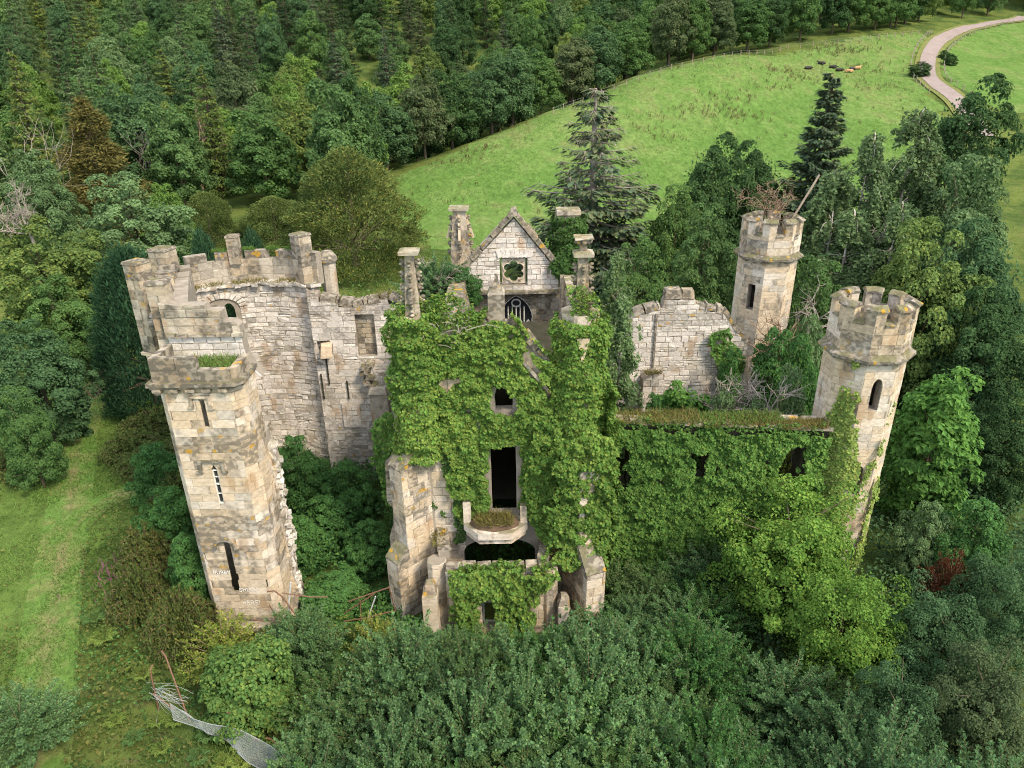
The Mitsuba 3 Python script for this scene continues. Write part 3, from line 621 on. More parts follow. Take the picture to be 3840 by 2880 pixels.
def shoots(seed, R, H, n_shoot, per, leaf, wr=0.7, spread=1.0, arch=0.35, fuzz=0.10):
    """hawthorn and bramble: arching leafy shoots from a mounded bush"""
    rng = RNG(seed)
    tw = MB()
    P, N, D = [], [], []
    for i in range(n_shoot):
        a = rng.uniform(0, 6.283)
        q_ = math.sqrt(rng.random())
        dh = np.array([math.cos(a), math.sin(a), 0])
        b0 = dh * R * q_ * 0.75 + [0, 0, H * rng.uniform(0.25, 0.8) * (1.02 - 0.45 * q_ ** 2)]
        L = rng.uniform(0.45, 1.0) * H * 0.42
        lean = spread * (0.25 + 0.75 * q_)
        s = np.linspace(0, 1, 5)
        pts = b0 + dh * (L * lean * s)[:, None] + rng.normal(0, 0.08 * L, 3) * s[:, None] + np.array([0, 0, 1.0]) * (L * (s * 0.95 - arch * lean * s ** 2))[:, None]
        tw.tube(pts, np.linspace(0.014, 0.004, 5), 3)
        w = rng.random(per)
        base = np.stack([np.interp(w, s, pts[:, c]) for c in range(3)], -1)
        o = rdir(rng, per) + dh * 0.2
        P.append(base + o * (0.02 + fuzz * L * (1.1 - w) * rng.random(per))[:, None])
        D.append(o + nrm(pts[-1] - pts[0]) * 0.6)
        N.append(np.tile([0, 0, 0.9], (per, 1)) + dh * 0.3 + rdir(rng, per) * 0.6)
    P, D, N = np.vstack(P), np.vstack(D), nrm(np.vstack(N))
    L = leaf * rng.uniform(0.65, 1.35, len(P))
    return leaf_mesh(P, D, N, L, L * wr, rng), tw


def branches(seed, H, r, levels=4, split=3, spread=0.55, up=0.35, shrink=0.72, lean=(0, 0, 1.0), first=0.4):
    """bare branching tree as one mesh"""
    rng = RNG(seed)
    mb = MB()

    def grow(p, d, L, rad, lev):
        k = 5
        pts = [p]
        for _ in range(k - 1):
            d = nrm(d + rng.normal(0, 0.13, 3) + [0, 0, up * 0.12])
            pts.append(pts[-1] + d * L / (k - 1))
        mb.tube(pts, np.linspace(rad, rad * 0.62, k), 6 if lev == levels else 4 if lev > 1 else 3)
        if lev > 0:
            for _ in range(split + (lev == levels)):
                w = rng.integers(2, k)
                grow(pts[w], nrm(d + rdir(rng, 1)[0] * spread * 1.7 + [0, 0, up * 0.4]), L * shrink * rng.uniform(0.7, 1.15), max(rad * 0.62, 0.014), lev - 1)
    grow(np.array([0, 0, -0.3]), nrm(np.array(lean, float)), H * first, r, levels)
    return mb


PROTO = {}


def proto(name, leaves, trunk=None, bark='m_bark', bsdfs=(), H=1.0, R=1.0, part='crown'):
    """a prototype plant: shared meshes, one shapegroup per foliage colour"""
    mesh, uv = (leaves[0], leaves[1]), leaves[2]
    base = mikit.ply(mesh, None, uv=uv) if leaves is not None else None
    tr = mikit.ply(trunk.out(), bark, smooth=True) if trunk is not None else None
    for b in bsdfs:
        g = {'type': 'shapegroup', part: {**base, 'bsdf': {'type': 'ref', 'id': b}}}
        if tr is not None:
            g['trunk' if part == 'crown' else 'stem'] = tr
        scene[f'group_{name}_{b}'] = g
    PROTO[name] = (H, R)


def plant(key, name, bsdf, x, y, z, H, R, rot, label, category, group=None):
    h0, r0 = PROTO[name]
    key = numbered(key)
    scene[key] = {'type': 'instance', 'g': {'type': 'ref', 'id': f'group_{name}_{bsdf}'},
                  'to_world': T4().translate([float(x), float(y), float(z)]).rotate([0, 0, 1], float(rot)).scale([R / r0, R / r0, H / h0])}
    tag(key, label, category, group)
    return key


def merge(leaves, mb):
    """foliage and twigs kept apart: the twigs become the trunk's mesh"""
    return mb


# forest prototypes: broadleaf crowns with clumped foliage
BROAD = ('f_mid', 'f_midb', 'f_dark', 'f_brownish', 'f_blue', 'f_lime', 'f_pale', 'f_yellow')
for i, (nc, lump, cl) in enumerate([(125, 0.55, 0.21), (150, 0.65, 0.19), (110, 0.5, 0.23)]):
    lv, C = clump_crown(10 + i, 5, 16, 3.0, nc, 120, 0.40, cl, lump, zmin=-0.75, drop=0.14)
    proto(f'far{i}', lv, trunk_mesh(10 + i, 16, 0.28, C, 8), bsdfs=BROAD, H=16, R=5)
for i, (nc, lump, cl) in enumerate([(210, 0.65, 0.17), (180, 0.55, 0.19)]):
    lv, C = clump_crown(30 + i, 4, 12, 1.5, nc, 170, 0.22, cl, lump, zmin=-0.8, drop=0.16)
    proto(f'near{i}', lv, trunk_mesh(30 + i, 12, 0.22, C, 12), bsdfs=BROAD, H=12, R=4)
lv, tw = conifer(50, 4.2, 20, 2.0, 26, 46, 0.62, droop=0.30, up_tip=0.14, hang=0.7)
proto('spruce', lv, trunk_mesh(50, 20, 0.3, top=0.97).mesh(trimesh.Trimesh(*tw.out(), process=False)), bsdfs=('f_spruce', 'f_dark', 'f_brownish'), H=20, R=4.2)
lv, tw = conifer(51, 4.2, 18, 1.0, 26, 58, 0.46, droop=0.16, up_tip=0.20, hang=0.9, width=0.40, taper=0.75)
proto('larch', lv, trunk_mesh(51, 18, 0.28, top=0.97).mesh(trimesh.Trimesh(*tw.out(), process=False)), bsdfs=('f_larch', 'f_mid', 'f_yellow', 'f_midb'), H=18, R=4.2)

# single prototypes
lv, C = tufted(60, 7.0, 14, 0.2, 4200, 11, 0.34, lambda t: (1 - t ** 2.6) ** 0.62 * (0.82 + 0.18 * math.sin(3.0 * min(1, t * 2.2))), up=0.9, lumps=0.5)
proto('yew', lv, trunk_mesh(60, 14, 0.4, C, 16), bsdfs=('f_yew',), H=14, R=7)
lv, C = tufted(61, 4.4, 17, 0.2, 1900, 11, 0.45, lambda t: (1 - t) ** 0.72 * (0.85 + 0.25 * math.sin(t * 24)) + 0.03, up=0.15, lumps=0.45)
proto('yewgold', lv, trunk_mesh(61, 17, 0.35, C, 10), bsdfs=('f_yewgold',), H=17, R=4.4)
lv, C = tufted(62, 3.0, 13, 0.1, 2400, 12, 0.34, lambda t: (1 - t ** 3.2) ** 0.6 * (0.80 + 0.2 * math.sin(2.6 * min(1, t * 2 + 0.2))), lumps=0.22, up=1.9, rib=0.11, width=0.26)
proto('cypress', lv, trunk_mesh(62, 13, 0.3, C, 8), bsdfs=('f_cypress',), H=13, R=3)
lv, tw = conifer(63, 4.0, 20, 2.0, 32, 110, 0.50, droop=0.30, up_tip=0.24, hang=0.9, taper=0.5, width=0.42)
proto('spruce_near', lv, trunk_mesh(63, 20, 0.3, top=0.98).mesh(trimesh.Trimesh(*tw.out(), process=False)), bsdfs=('f_spruce',), H=20, R=4)
lv, tw = conifer(64, 5.6, 21, 1.0, 24, 150, 0.55, droop=0.16, up_tip=0.20, bare_top=0.52, hang=1.3, taper=0.45, width=0.40)
proto('deadspruce', lv, trunk_mesh(64, 21, 0.3, top=0.99).mesh(trimesh.Trimesh(*tw.out(), process=False)), bark='m_grey_twig', bsdfs=('f_spruce',), H=21, R=5.6)
lv, tw = hanging(65, 2.6, 20, 2.0, 17, 34, 0.22)
proto('birch', lv, trunk_mesh(65, 20, 0.14, top=0.78).mesh(trimesh.Trimesh(*tw.out(), process=False)), bark='m_birch_bark', bsdfs=('f_birch', 'f_midb', 'f_pale'), H=20, R=2.6)
lv, C = clump_crown(66, 4.2, 8.5, 1.0, 230, 190, 0.155, 0.155, 0.75, zmin=-0.75, drop=0.2)
proto('syc', lv, trunk_mesh(66, 8.5, 0.16, C, 20), bsdfs=('f_syc', 'f_dark', 'f_blue', 'f_brownish', 'f_yellow'), H=8.5, R=4.2)
lv, C = clump_crown(67, 2.6, 11, 1.2, 170, 75, 0.30, 0.19, 0.5, zmin=-0.9, upw=0.8)
proto('chestnut', lv, trunk_mesh(67, 11, 0.18, C, 14), bsdfs=('f_chest',), H=11, R=2.6)
lv, C = clump_crown(68, 2.2, 5.0, 0.2, 150, 170, 0.14, 0.19, 0.65, zmin=-0.7, drop=0.15)
proto('rowan', lv, trunk_mesh(68, 5, 0.06, C, 14), bsdfs=('f_rowan', 'f_dark', 'f_pale', 'f_elder'), H=5, R=2.2, part='foliage')
lv, C = clump_crown(69, 1.7, 4.0, 0.1, 60, 210, 0.15, 0.30, 0.35, zmin=-0.6)
proto('hazel', lv, trunk_mesh(69, 4, 0.05, C, 10), bsdfs=('f_hazel',), H=4, R=1.7, part='foliage')
lv, tw = shoots(70, 1.5, 2.8, 170, 26, 0.15, wr=0.45, arch=0.5)
proto('elder', lv, tw, bark='m_tan_twig', bsdfs=('f_elder', 'f_fern', 'f_red'), H=2.8, R=1.5, part='foliage')
for i in range(3):
    lv, tw = shoots(71 + i, 1.7, 4.4, 240, 120, 0.12, fuzz=0.13, arch=0.25)
    proto(f'hawthorn{i}', lv, tw, bark='m_tan_twig', bsdfs=('f_haw', 'f_rowan', 'f_blue', 'f_mid', 'f_midb'), H=4.4, R=1.7, part='foliage')
lv, tw = shoots(75, 2.0, 2.0, 420, 22, 0.17, arch=0.9, spread=1.5)
proto('bramble', lv, tw, bark='m_tan_twig', bsdfs=('f_bramble', 'f_rowan', 'f_mid'), H=2.0, R=2.0, part='foliage')
# a fern: arching fronds of small leaflets
rng = RNG(80)
P, D, N = [], [], []
for i in range(13):
    a = i * 6.283 / 13 + rng.normal(0, 0.15)
    dh = np.array([math.cos(a), math.sin(a), 0])
    sd = np.array([-dh[1], dh[0], 0])
    Lf = rng.uniform(0.75, 1.05)
    s = np.linspace(0.12, 1, 15)
    pts = dh * (s * Lf * 0.75)[:, None] + np.array([0, 0, 1.0]) * (Lf * (1.15 * s - 0.75 * s ** 2))[:, None]
    for sg in (-1, 1):
        P.append(pts)
        D.append(sd * sg + dh * 0.45 + 0 * pts)
        N.append(np.tile([0, 0, 1.0], (15, 1)) + dh * 0.3)
P, D, N = np.vstack(P), np.vstack(D), nrm(np.vstack(N))
Lw = np.tile(0.17 * np.sin(np.linspace(0.5, 3.05, 15)), 26)
proto('fern', leaf_mesh(P, D, N, Lw + 0.02, 0.05, rng), None, bsdfs=('f_fern', 'f_mid'), H=0.7, R=0.8, part='fronds')

PICK = {'yewgold': ('yewgold', 'f_yewgold'), 'yew': ('yew', 'f_yew'), 'willow': ('near1', 'f_pale'), 'limey': ('near0', 'f_lime'), 'paleg': ('near0', 'f_pale'), 'yellowg': ('near1', 'f_yellow'),
        'cyp': ('cypress', 'f_cypress'), 'dkmix': ('near0', 'f_blue'), 'mid': ('near1', 'f_mid'), 'deadspruce': ('deadspruce', 'f_spruce'), 'birchlight': ('birch', 'f_pale'), 'birch': ('birch', 'f_birch'),
        'ash': ('near0', 'f_dark'), 'ashl': ('near1', 'f_midb'), 'spruce': ('spruce_near', 'f_spruce'), 'pine': ('near0', 'f_dark'), 'dark': ('near0', 'f_dark'), 'chest': ('chestnut', 'f_chest'),
        'syc': ('syc', 'f_syc'), 'olivemix': ('syc', 'f_brownish'), 'hazel': ('hazel', 'f_hazel'), 'elder': ('elder', 'f_elder'), 'rowan': ('rowan', 'f_rowan'), 'hawg': ('hawthorn0', 'f_haw'),
        'bramble': ('bramble', 'f_bramble'), 'chests': ('chestnut', 'f_chest'), 'paleshrub': ('rowan', 'f_pale'), 'dark2': ('rowan', 'f_dark'), 'paleg2': ('rowan', 'f_pale'), 'redshrub': ('elder', 'f_red')}
rng = RNG(5)
for kind, name, x, y, z, H, R, lab in TREES:
    pr, b = PICK[kind]
    if kind == 'dkmix' and y < 30:
        pr = 'syc'
    if pr in ('near0', 'near1'):
        R = max(R, 0.25 * H)
    if name in ('birch_tree', 'spruce_tree'):
        R *= 1.35 if name == 'birch_tree' else 1.6
    if kind == 'deadspruce':
        R *= 1.15
    if kind == 'yewgold':
        R = 5.8
    plant(name, pr, b, x, y, z - 0.1, H, R, rng.uniform(0, 360), lab, 'tree')
for kind, name, x, y, z, H, R, lab in SHRUBS:
    pr, b = PICK[kind]
    if 'rear wall beside' in lab or 'on the wall just left' in lab:
        z, H, y = 11.6, H - 11.6, 41.2
    plant(name, pr, b, x, y, z - 0.1, H, R, rng.uniform(0, 360), lab, 'shrub' if name != 'chestnut_shrub' else 'tree')

# foreground thicket of hawthorns
rng = RNG(6)
HCOL = ('f_haw', 'f_haw', 'f_haw', 'f_rowan', 'f_blue', 'f_mid', 'f_haw', 'f_midb')
for i, (x, y, H) in enumerate(HAWTHORNS):
    plant('hawthorn_shrub', f'hawthorn{i % 3}', HCOL[rng.integers(len(HCOL))], x, y, -0.2, H * rng.uniform(0.80, 1.06), 1.35 * rng.uniform(0.75, 1.25), rng.uniform(0, 360),
          'blue green hawthorn in the dense thicket filling the bottom of the picture', 'shrub', 'hawthorns of the foreground thicket')

# ------------------------------------------------------------------ the woods
rng = RNG(7)
road = LineString(LANE[:, :2]).buffer(7)
taken = [np.array([t[2], t[3]]) for t in TREES if t[3] > 60]
forest, tries = [], 0
mp = meadow_poly.buffer(3.0).union(meadow2_poly.buffer(3.0)).union(road)
edge = np.array(EDGE)
for k in range(len(edge) - 1):       # the row of trees along the top fence of the meadow
    n = max(1, int(np.hypot(*(edge[k + 1] - edge[k])) / 7.5))
    for t in range(n):
        p = edge[k] + (edge[k + 1] - edge[k]) * (t + rng.uniform(0.2, 0.8)) / n
        d = nrm(edge[k + 1] - edge[k])
        forest.append((p[0] - d[1] * rng.uniform(5, 8), p[1] + d[0] * rng.uniform(5, 8), 1))
while tries < 12000:
    tries += 1
    y = 104 + 238 * rng.random() ** 0.85
    x = rng.uniform(-0.80, 0.80) * (y + 10)
    if mp.contains(Point(x, y)):
        continue
    if x > -16 and y < 150 + max(0, x) * 0.6 and x < 130:
        continue
    if x > 60 and y < 150:
        continue
    need = 7.3 + 0.012 * (y - 100)
    if any((x - f[0]) ** 2 + (y - f[1]) ** 2 < need ** 2 for f in forest) or any(np.hypot(*(t - [x, y])) < 7 for t in taken):
        continue
    if y < 122 and -62 < x < -26 and rng.random() < 0.3:
        continue
    forest.append((x, y, 0))
    if len(forest) > 470:
        break
fz = ground_z(np.array([f[0] for f in forest]), np.array([f[1] for f in forest]))
FLAB = {'larch': 'larch_tree', 'spruce': 'spruce_tree'}
CN = {'f_mid': 'mid green', 'f_midb': 'fresh green', 'f_dark': 'dark green', 'f_brownish': 'brownish green', 'f_blue': 'bluish green', 'f_lime': 'lime green', 'f_pale': 'pale green', 'f_yellow': 'yellowish green',
      'f_larch': 'soft green', 'f_spruce': 'dark grey green'}
for (x, y, row), z in zip(forest, fz):
    u = x / (y + 10)
    r = rng.random()
    tone = rng.random()
    if row:
        pr = f'far{rng.integers(3)}'
        b = ['f_dark', 'f_brownish', 'f_mid', 'f_blue', 'f_dark', 'f_mid'][rng.integers(6)]
        H, R = rng.uniform(13, 17), rng.uniform(4.2, 5.6)
        where = 'in the row behind the meadow fence'
    elif u < -0.36 and r < 0.52:
        pr, b = 'larch', ['f_larch', 'f_larch', 'f_midb', 'f_yellow'][rng.integers(4)]
        H, R = rng.uniform(17, 22), rng.uniform(4.2, 5.6)
        where = 'in the wood on the left'
    elif (-0.36 < u < -0.02 and y > 175 and r < 0.32) or r < 0.05:
        pr, b = 'spruce', ['f_spruce', 'f_spruce', 'f_dark', 'f_brownish'][rng.integers(4)]
        H, R = rng.uniform(18, 24), rng.uniform(3.6, 4.6)
        where = 'in the wood behind the ruin'
    else:
        pr = f'far{rng.integers(3)}'
        b = ['f_mid', 'f_midb', 'f_blue', 'f_dark', 'f_mid', 'f_midb', 'f_yellow', 'f_mid', 'f_dark', 'f_blue', 'f_brownish', 'f_lime', 'f_midb', 'f_pale'][rng.integers(14)]
        H, R = rng.uniform(13, 20), rng.uniform(3.9, 5.6)
        where = 'in the wood on the left' if u < -0.36 else 'in the wood behind the ruin' if u < 0.1 else 'in the wood above the meadow'
    nm = FLAB.get(pr, 'broadleaf_tree')
    sp = nm.replace('_tree', '').replace('broadleaf', 'broadleaved')
    plant(nm, pr, b, x, y, z - 0.3, H, R, rng.uniform(0, 360), f'{CN[b]} {sp} tree {where}, one of many alike', 'tree', f'{CN[b]} {sp} trees {where}')

# ------------------------------------------------------------------ masonry
CASTLE = 'ruined_castle'
tag(CASTLE, 'roofless whitish and buff sandstone castle ruin with crenellated towers, half covered by ivy', 'castle')
UP = np.array([0, 0, 1.0])


def poly_cap(P, w):
    v, f = trimesh.creation.triangulate_polygon(P, engine='earcut')
    return v, f


def block(P, h, cham, rng, fmap, uv, back=-0.06, skew=0.0):
    """A stone: polygon P in the wall's (u, v), standing h proud of the wall with chamfered edges."""
    c = np.array(P.exterior.coords)[:-1]
    if Polygon(c).exterior.is_ccw is False:
        c = c[::-1]
    n = len(c)
    inner = P.buffer(-cham, join_style=2)
    convex = P.convex_hull.area < P.area * 1.001 and len(P.interiors) == 0
    if convex and isinstance(inner, Polygon) and not inner.is_empty and len(inner.exterior.coords) == n + 1:
        ci = np.array(inner.exterior.coords)[:-1]
        if not inner.exterior.is_ccw:
            ci = ci[::-1]
        k = np.argmin(((ci - c[0]) ** 2).sum(1))
        ci = np.roll(ci, -k, 0)
        tilt = rng.normal(0, skew, n)
        q = np.vstack([np.c_[c, np.full(n, back)], np.c_[c, np.full(n, h - cham)], np.c_[ci, h + tilt]])
        i = np.arange(n)
        j = (i + 1) % n
        f = [[2 * n, 2 * n + a, 2 * n + a + 1] for a in range(1, n - 1)]
        f += np.c_[i, j, j + n].tolist() + np.c_[i, j + n, i + n].tolist() + np.c_[i + n, j + n, j + 2 * n].tolist() + np.c_[i + n, j + 2 * n, i + 2 * n].tolist()
    else:
        try:
            m = trimesh.creation.extrude_polygon(P, h - back, engine='earcut')
        except Exception:
            return None
        q = np.array(m.vertices) + [0, 0, back]
        f = m.faces
    q = np.asarray(q, float)
    v = fmap(q[:, 0], q[:, 1], q[:, 2])
    return v, np.asarray(f, int), np.tile(uv, (len(v), 1))


def courses(mask, rng, ch, bl, joint, ragged=0.0, rubble=0.0):
    u0, v0, u1, v1 = mask.bounds
    v = v0
    out = []
    prep = shapely.prepared.prep(mask)
    while v < v1:
        h = rng.uniform(*ch)
        if v1 - v - h < ch[0] * 0.5:
            h = v1 - v
        u = u0 - rng.uniform(0, bl[1])
        while u < u1:
            w = rng.uniform(*bl)
            a, b, c, d = u, v, u + w, v + h
            pieces = [(a, b, c, d)]
            if rubble and rng.random() < rubble and h > 0.2:
                m = v + h * rng.uniform(0.4, 0.6)
                if w > 0.5 and rng.random() < 0.6:
                    x = u + w * rng.uniform(0.4, 0.6)
                    pieces = [(a, b, x, m), (x, b, c, m), (a, m, c, d)]
                else:
                    pieces = [(a, b, c, m), (a, m, c, d)]
            for (a, b, c, d) in pieces:
                R = box(a + joint / 2, b + joint / 2, c - joint / 2, d - joint / 2)
                if not prep.intersects(R):
                    continue
                if not prep.contains(R):
                    full = R.area
                    for g in getattr(R.intersection(mask), 'geoms', [R.intersection(mask)]):
                        if g.geom_type != 'Polygon' or g.area < 0.10 * full or g.area < 0.008:
                            continue
                        if g.convex_hull.area < g.area * 1.03:
                            g = g.convex_hull
                        g = g.simplify(0.006)
                        if g.geom_type == 'Polygon' and g.is_valid and g.area > 0.006:
                            out.append(g)
                    continue
                elif rubble:
                    p = np.array(R.exterior.coords)[:-1]
                    p = p + rng.normal(0, joint * 0.55, p.shape)
                    R = Polygon(p)
                if R.is_valid and R.area > 0.006:
                    out.append(R)
            u += w
        v += h
    return out


def plane_map(O, U, N):
    O, U, N = np.asarray(O, float), np.asarray(U, float), np.asarray(N, float)
    return lambda u, v, w: O + np.outer(u, U) + np.outer(v, UP) + np.outer(w, N)


def arc_map(cx, cy, r, a0, inward=True):
    """u runs clockwise seen from above along the inside of an arc"""
    def f(u, v, w):
        a = a0 - np.asarray(u) / r
        rr = r - np.asarray(w) if inward else r + np.asarray(w)
        return np.stack([cx + rr * np.cos(a), cy + rr * np.sin(a), np.asarray(v, float)], -1)
    return f


def part(name, mesh, bsdf, label=None, smooth=False, uv=None):
    return put(f'{CASTLE}__{name}', mesh, bsdf, smooth=smooth, uv=uv, label=label)


def px_size(v):
    q = v.mean(0) - CAM
    return 1.0 / (q @ fwd)


def stones_out(holder, blocks, bsdf, name='stone', limit=300, area=None):
    """the largest stones as entries of their own, the rest as one part"""
    blocks = [b for b in blocks if b is not None]
    size = [np.ptp(b[0], axis=0).max() * px_size(b[0]) for b in blocks]
    order = np.argsort(size)[::-1]
    for i in order[:limit]:
        v, f, uv = blocks[i]
        put(f'{holder}__{name}', (v, f), bsdf, uv=uv)
    rest = MB()
    for i in order[limit:]:
        rest.add(*blocks[i])
    if rest.n:
        put(f'{holder}__small_{name}s', rest.out(), bsdf, uv=rest.uvs(), kind='stuff', label='smaller stones of the same wall, too many to count')


def core_mesh(mask, fmap, thick, strips=None, w1=0.0, mb=None):
    mb = mb or MB()
    geoms = [mask]
    if strips:
        u0, v0, u1, v1 = mask.bounds
        e = np.linspace(u0, u1, strips + 1)
        geoms = [mask.intersection(box(a, v0 - 1, b, v1 + 1)) for a, b in zip(e, e[1:])]
    for g in geoms:
        for p in getattr(g, 'geoms', [g]):
            if p.geom_type == 'Polygon' and p.area > 1e-4:
                m = trimesh.creation.extrude_polygon(p, thick, engine='earcut')
                v = np.array(m.vertices)
                mb.add(fmap(v[:, 0], v[:, 1], v[:, 2] - thick + w1), m.faces)
    return mb


def wall(name, mask, fmap, thick, bsdf, ch, bl, joint, seed, label=None, h=(0.01, 0.05), cham=0.018, rubble=0.0, strips=None, weather=None, holder=None, core='m_mortar', stone='stone', skew=0.006, limit=300, stone_mask=None, extra=None):
    rng = RNG(seed)
    if holder is None:
        holder = part(name, core_mesh(mask, fmap, thick, strips).out(), core, label)
    bl_ = []
    for R in courses(stone_mask or mask, rng, ch, bl, joint, rubble=rubble):
        c = R.centroid
        wv = 0.38 + 0.2 * rng.normal() if weather is None else weather(c.x, c.y) + 0.14 * rng.normal()
        bl_.append(block(R, rng.uniform(*h), cham, rng, fmap, [rng.random(), np.clip(wv, 0, 1)], skew=skew))
    if extra:
        bl_ += extra
    stones_out(holder, bl_, bsdf, stone, limit)
    return holder


def top_stones(mb_list, poly3, size, thick, rng, bsdf_uv=(0.3, 0.9), depth=0.6, gap=0.05, keep=1.0):
    """a row of coping stones along a 3-D polyline (wall top centre line); returns blocks"""
    poly3 = np.asarray(poly3, float)
    out = []
    for a, b in zip(poly3, poly3[1:]):
        L = np.linalg.norm(b - a)
        if L < 0.05:
            continue
        d = (b - a) / L
        s = 0.0
        while s < L - 0.05:
            w = min(rng.uniform(*size), L - s)
            if rng.random() < keep:
                mb = MB()
                side = nrm(np.cross(d, UP))
                if np.linalg.norm(np.cross(d, UP)) < 0.2:
                    side = np.array([0, 1.0, 0])
                ax = np.array([d, side, np.cross(side, d) * np.sign(np.cross(side, d)[2] + 1e-9)])
                th = rng.uniform(*thick)
                ax = ax + rng.normal(0, 0.03, (3, 3))
                mb.obox(a + d * (s + w / 2) + ax[2] * th * 0.35, [w / 2 - gap / 2, depth / 2 * rng.uniform(0.85, 1.12), th / 2], ax, [rng.random(), rng.uniform(0.5, 1)], taper=rng.uniform(0.85, 0.98), jitter=0.012, rng=rng)
                out.append((*mb.out(), mb.uvs()))
            s += w
    return out


def ngon(cx, cy, r, n=8, rot=math.pi / 8):
    return [(cx + r / math.cos(math.pi / n) * math.cos(rot + 2 * math.pi * i / n), cy + r / math.cos(math.pi / n) * math.sin(rot + 2 * math.pi * i / n)) for i in range(n)]


def solid(P, z0, z1):
    m = trimesh.creation.extrude_polygon(Polygon(P), z1 - z0, engine='earcut')
    m.apply_translation([0, 0, z0])
    return m


def lancet(cx, w, z0, z1, pointed=True, n=6):
    """window outline in (u, v)"""
    h = w * 0.9
    t = np.linspace(0, 1, n)
    if pointed:
        left = np.stack([cx - w / 2 + w / 2 * (1 - np.cos(t * 1.35)) / (1 - math.cos(1.35)), z1 - h + h * np.sin(t * 1.5708)], -1)
        right = np.stack([2 * cx - left[::-1, 0], left[::-1, 1]], -1)
        pts = [[cx - w / 2, z0]] + left.tolist() + right.tolist()[1:] + [[cx + w / 2, z0]]
    else:
        pts = [[cx - w / 2, z0], [cx - w / 2, z1], [cx + w / 2, z1], [cx + w / 2, z0]]
    return Polygon(pts)


def ribbon(pts, w, d, fmap, uv=(0.5, 0.6), closed=False):
    """a moulding of width w and depth d along a polyline in the wall plane"""
    P = LineString(pts).buffer(w / 2, cap_style=2, join_style=2)
    m = trimesh.creation.extrude_polygon(P, d + 0.02, engine='earcut')
    v = np.array(m.vertices)
    return fmap(v[:, 0], v[:, 1], v[:, 2] - 0.02), m.faces, np.tile(uv, (len(v), 1))


# ---- square tower at the front left
LTP = [(-14.72, 28.35), (-14.72, 27.05), (-14.3, 26.55), (-11.6, 26.55), (-11.15, 27.1), (-11.15, 28.35)]
LT = part('square_tower', solid(LTP, -1.0, 13.1), 'm_mortar', 'square three storey stair tower with chamfered corners, slit windows and grass on top')
# the core is cut for the three windows
wins = [(-12.84, 0.21, 11.16, 12.44, False), (-12.95, 0.25, 7.3, 9.3, True), (-13.13, 0.30, 2.43, 5.26, True)]
mcore = m3.Manifold.extrude(m3.CrossSection([np.array(LTP)[::-1]]), 14.1).translate([0, 0, -1])
hollow = m3.Manifold.cube([2.3, 1.4, 12.6]).translate([-14.0, 26.74, 0.2])
mcore = mcore - hollow
for cx, w, z0, z1, pt in wins:
    pl = np.array(lancet(cx, w + 0.02, z0 - 0.01, z1 + 0.01, pt).exterior.coords)[:-1]
    if not Polygon(pl).exterior.is_ccw:
        pl = pl[::-1]
    cut = m3.Manifold.extrude(m3.CrossSection([pl]), 1.2).rotate([90, 0, 0]).translate([0, 27.4, 0])
    mcore = mcore - cut
q_ = mcore.to_mesh()
scene[LT] = mikit.ply((q_.vert_properties[:, :3], q_.tri_verts), 'm_mortar')


def lt_weather(u, v):
    w = 0.25 + 0.55 * math.exp(-((v - 10.2) / 0.8) ** 2) + 0.45 * math.exp(-((v - 6.0) / 0.7) ** 2) + 0.25 * (1.5 < v - 2 < 3)
    return w


fm = plane_map([0, 26.55, 0], [1, 0, 0], [0, -1, 0])
front = box(-14.3, 0.95, -11.6, 13.08)
for wn in wins:
    front = front.difference(lancet(*wn))
fr_poly = front
wall(None, front, fm, 0, 'm_ashlar', (0.36, 0.44), (0.7, 1.15), 0.010, 100, holder=LT, h=(0.006, 0.014), cham=0.006, weather=lt_weather, stone='ashlar_block', skew=0.002)
for (a, b, sd) in (((-14.72, 27.05), (-14.3, 26.55), 101), ((-11.6, 26.55), (-11.15, 27.1), 102), ((-11.15, 27.1), (-11.15, 28.35), 103), ((-14.72, 28.35), (-14.72, 27.05), 104)):
    a, b = np.array([*a, 0.0]), np.array([*b, 0.0])
    U = nrm(b - a)
    N = np.array([U[1], -U[0], 0])
    wall(None, box(0.0, 0.95, np.linalg.norm(b - a), 13.08), plane_map(a, U, N), 0, 'm_ashlar', (0.36, 0.44), (0.55, 1.1), 0.010, sd, holder=LT, h=(0.006, 0.014), cham=0.006, weather=lt_weather, stone='side_block', limit=120, skew=0.002)
# plinth
pl_ = [(-14.86, 28.35), (-14.86, 26.98), (-14.36, 26.40), (-11.54, 26.40), (-11.0, 27.03), (-11.0, 28.35)]
pl2 = [(-14.98, 28.35), (-14.98, 26.92), (-14.42, 26.27), (-11.48, 26.27), (-10.88, 26.97), (-10.88, 28.35)]
mb = MB().mesh(solid(pl_, -0.2, 0.93), [0.15, 0.35]).mesh(solid(pl2, -1.0, 0.42), [0.2, 0.3])
mb.mesh(solid([(x * 1.0, y - 0.05) for x, y in pl_], 0.80, 0.97), [0.3, 0.95])
put(f'{LT}__plinth', mb.out(), 'm_ashlar', uv=mb.uvs())
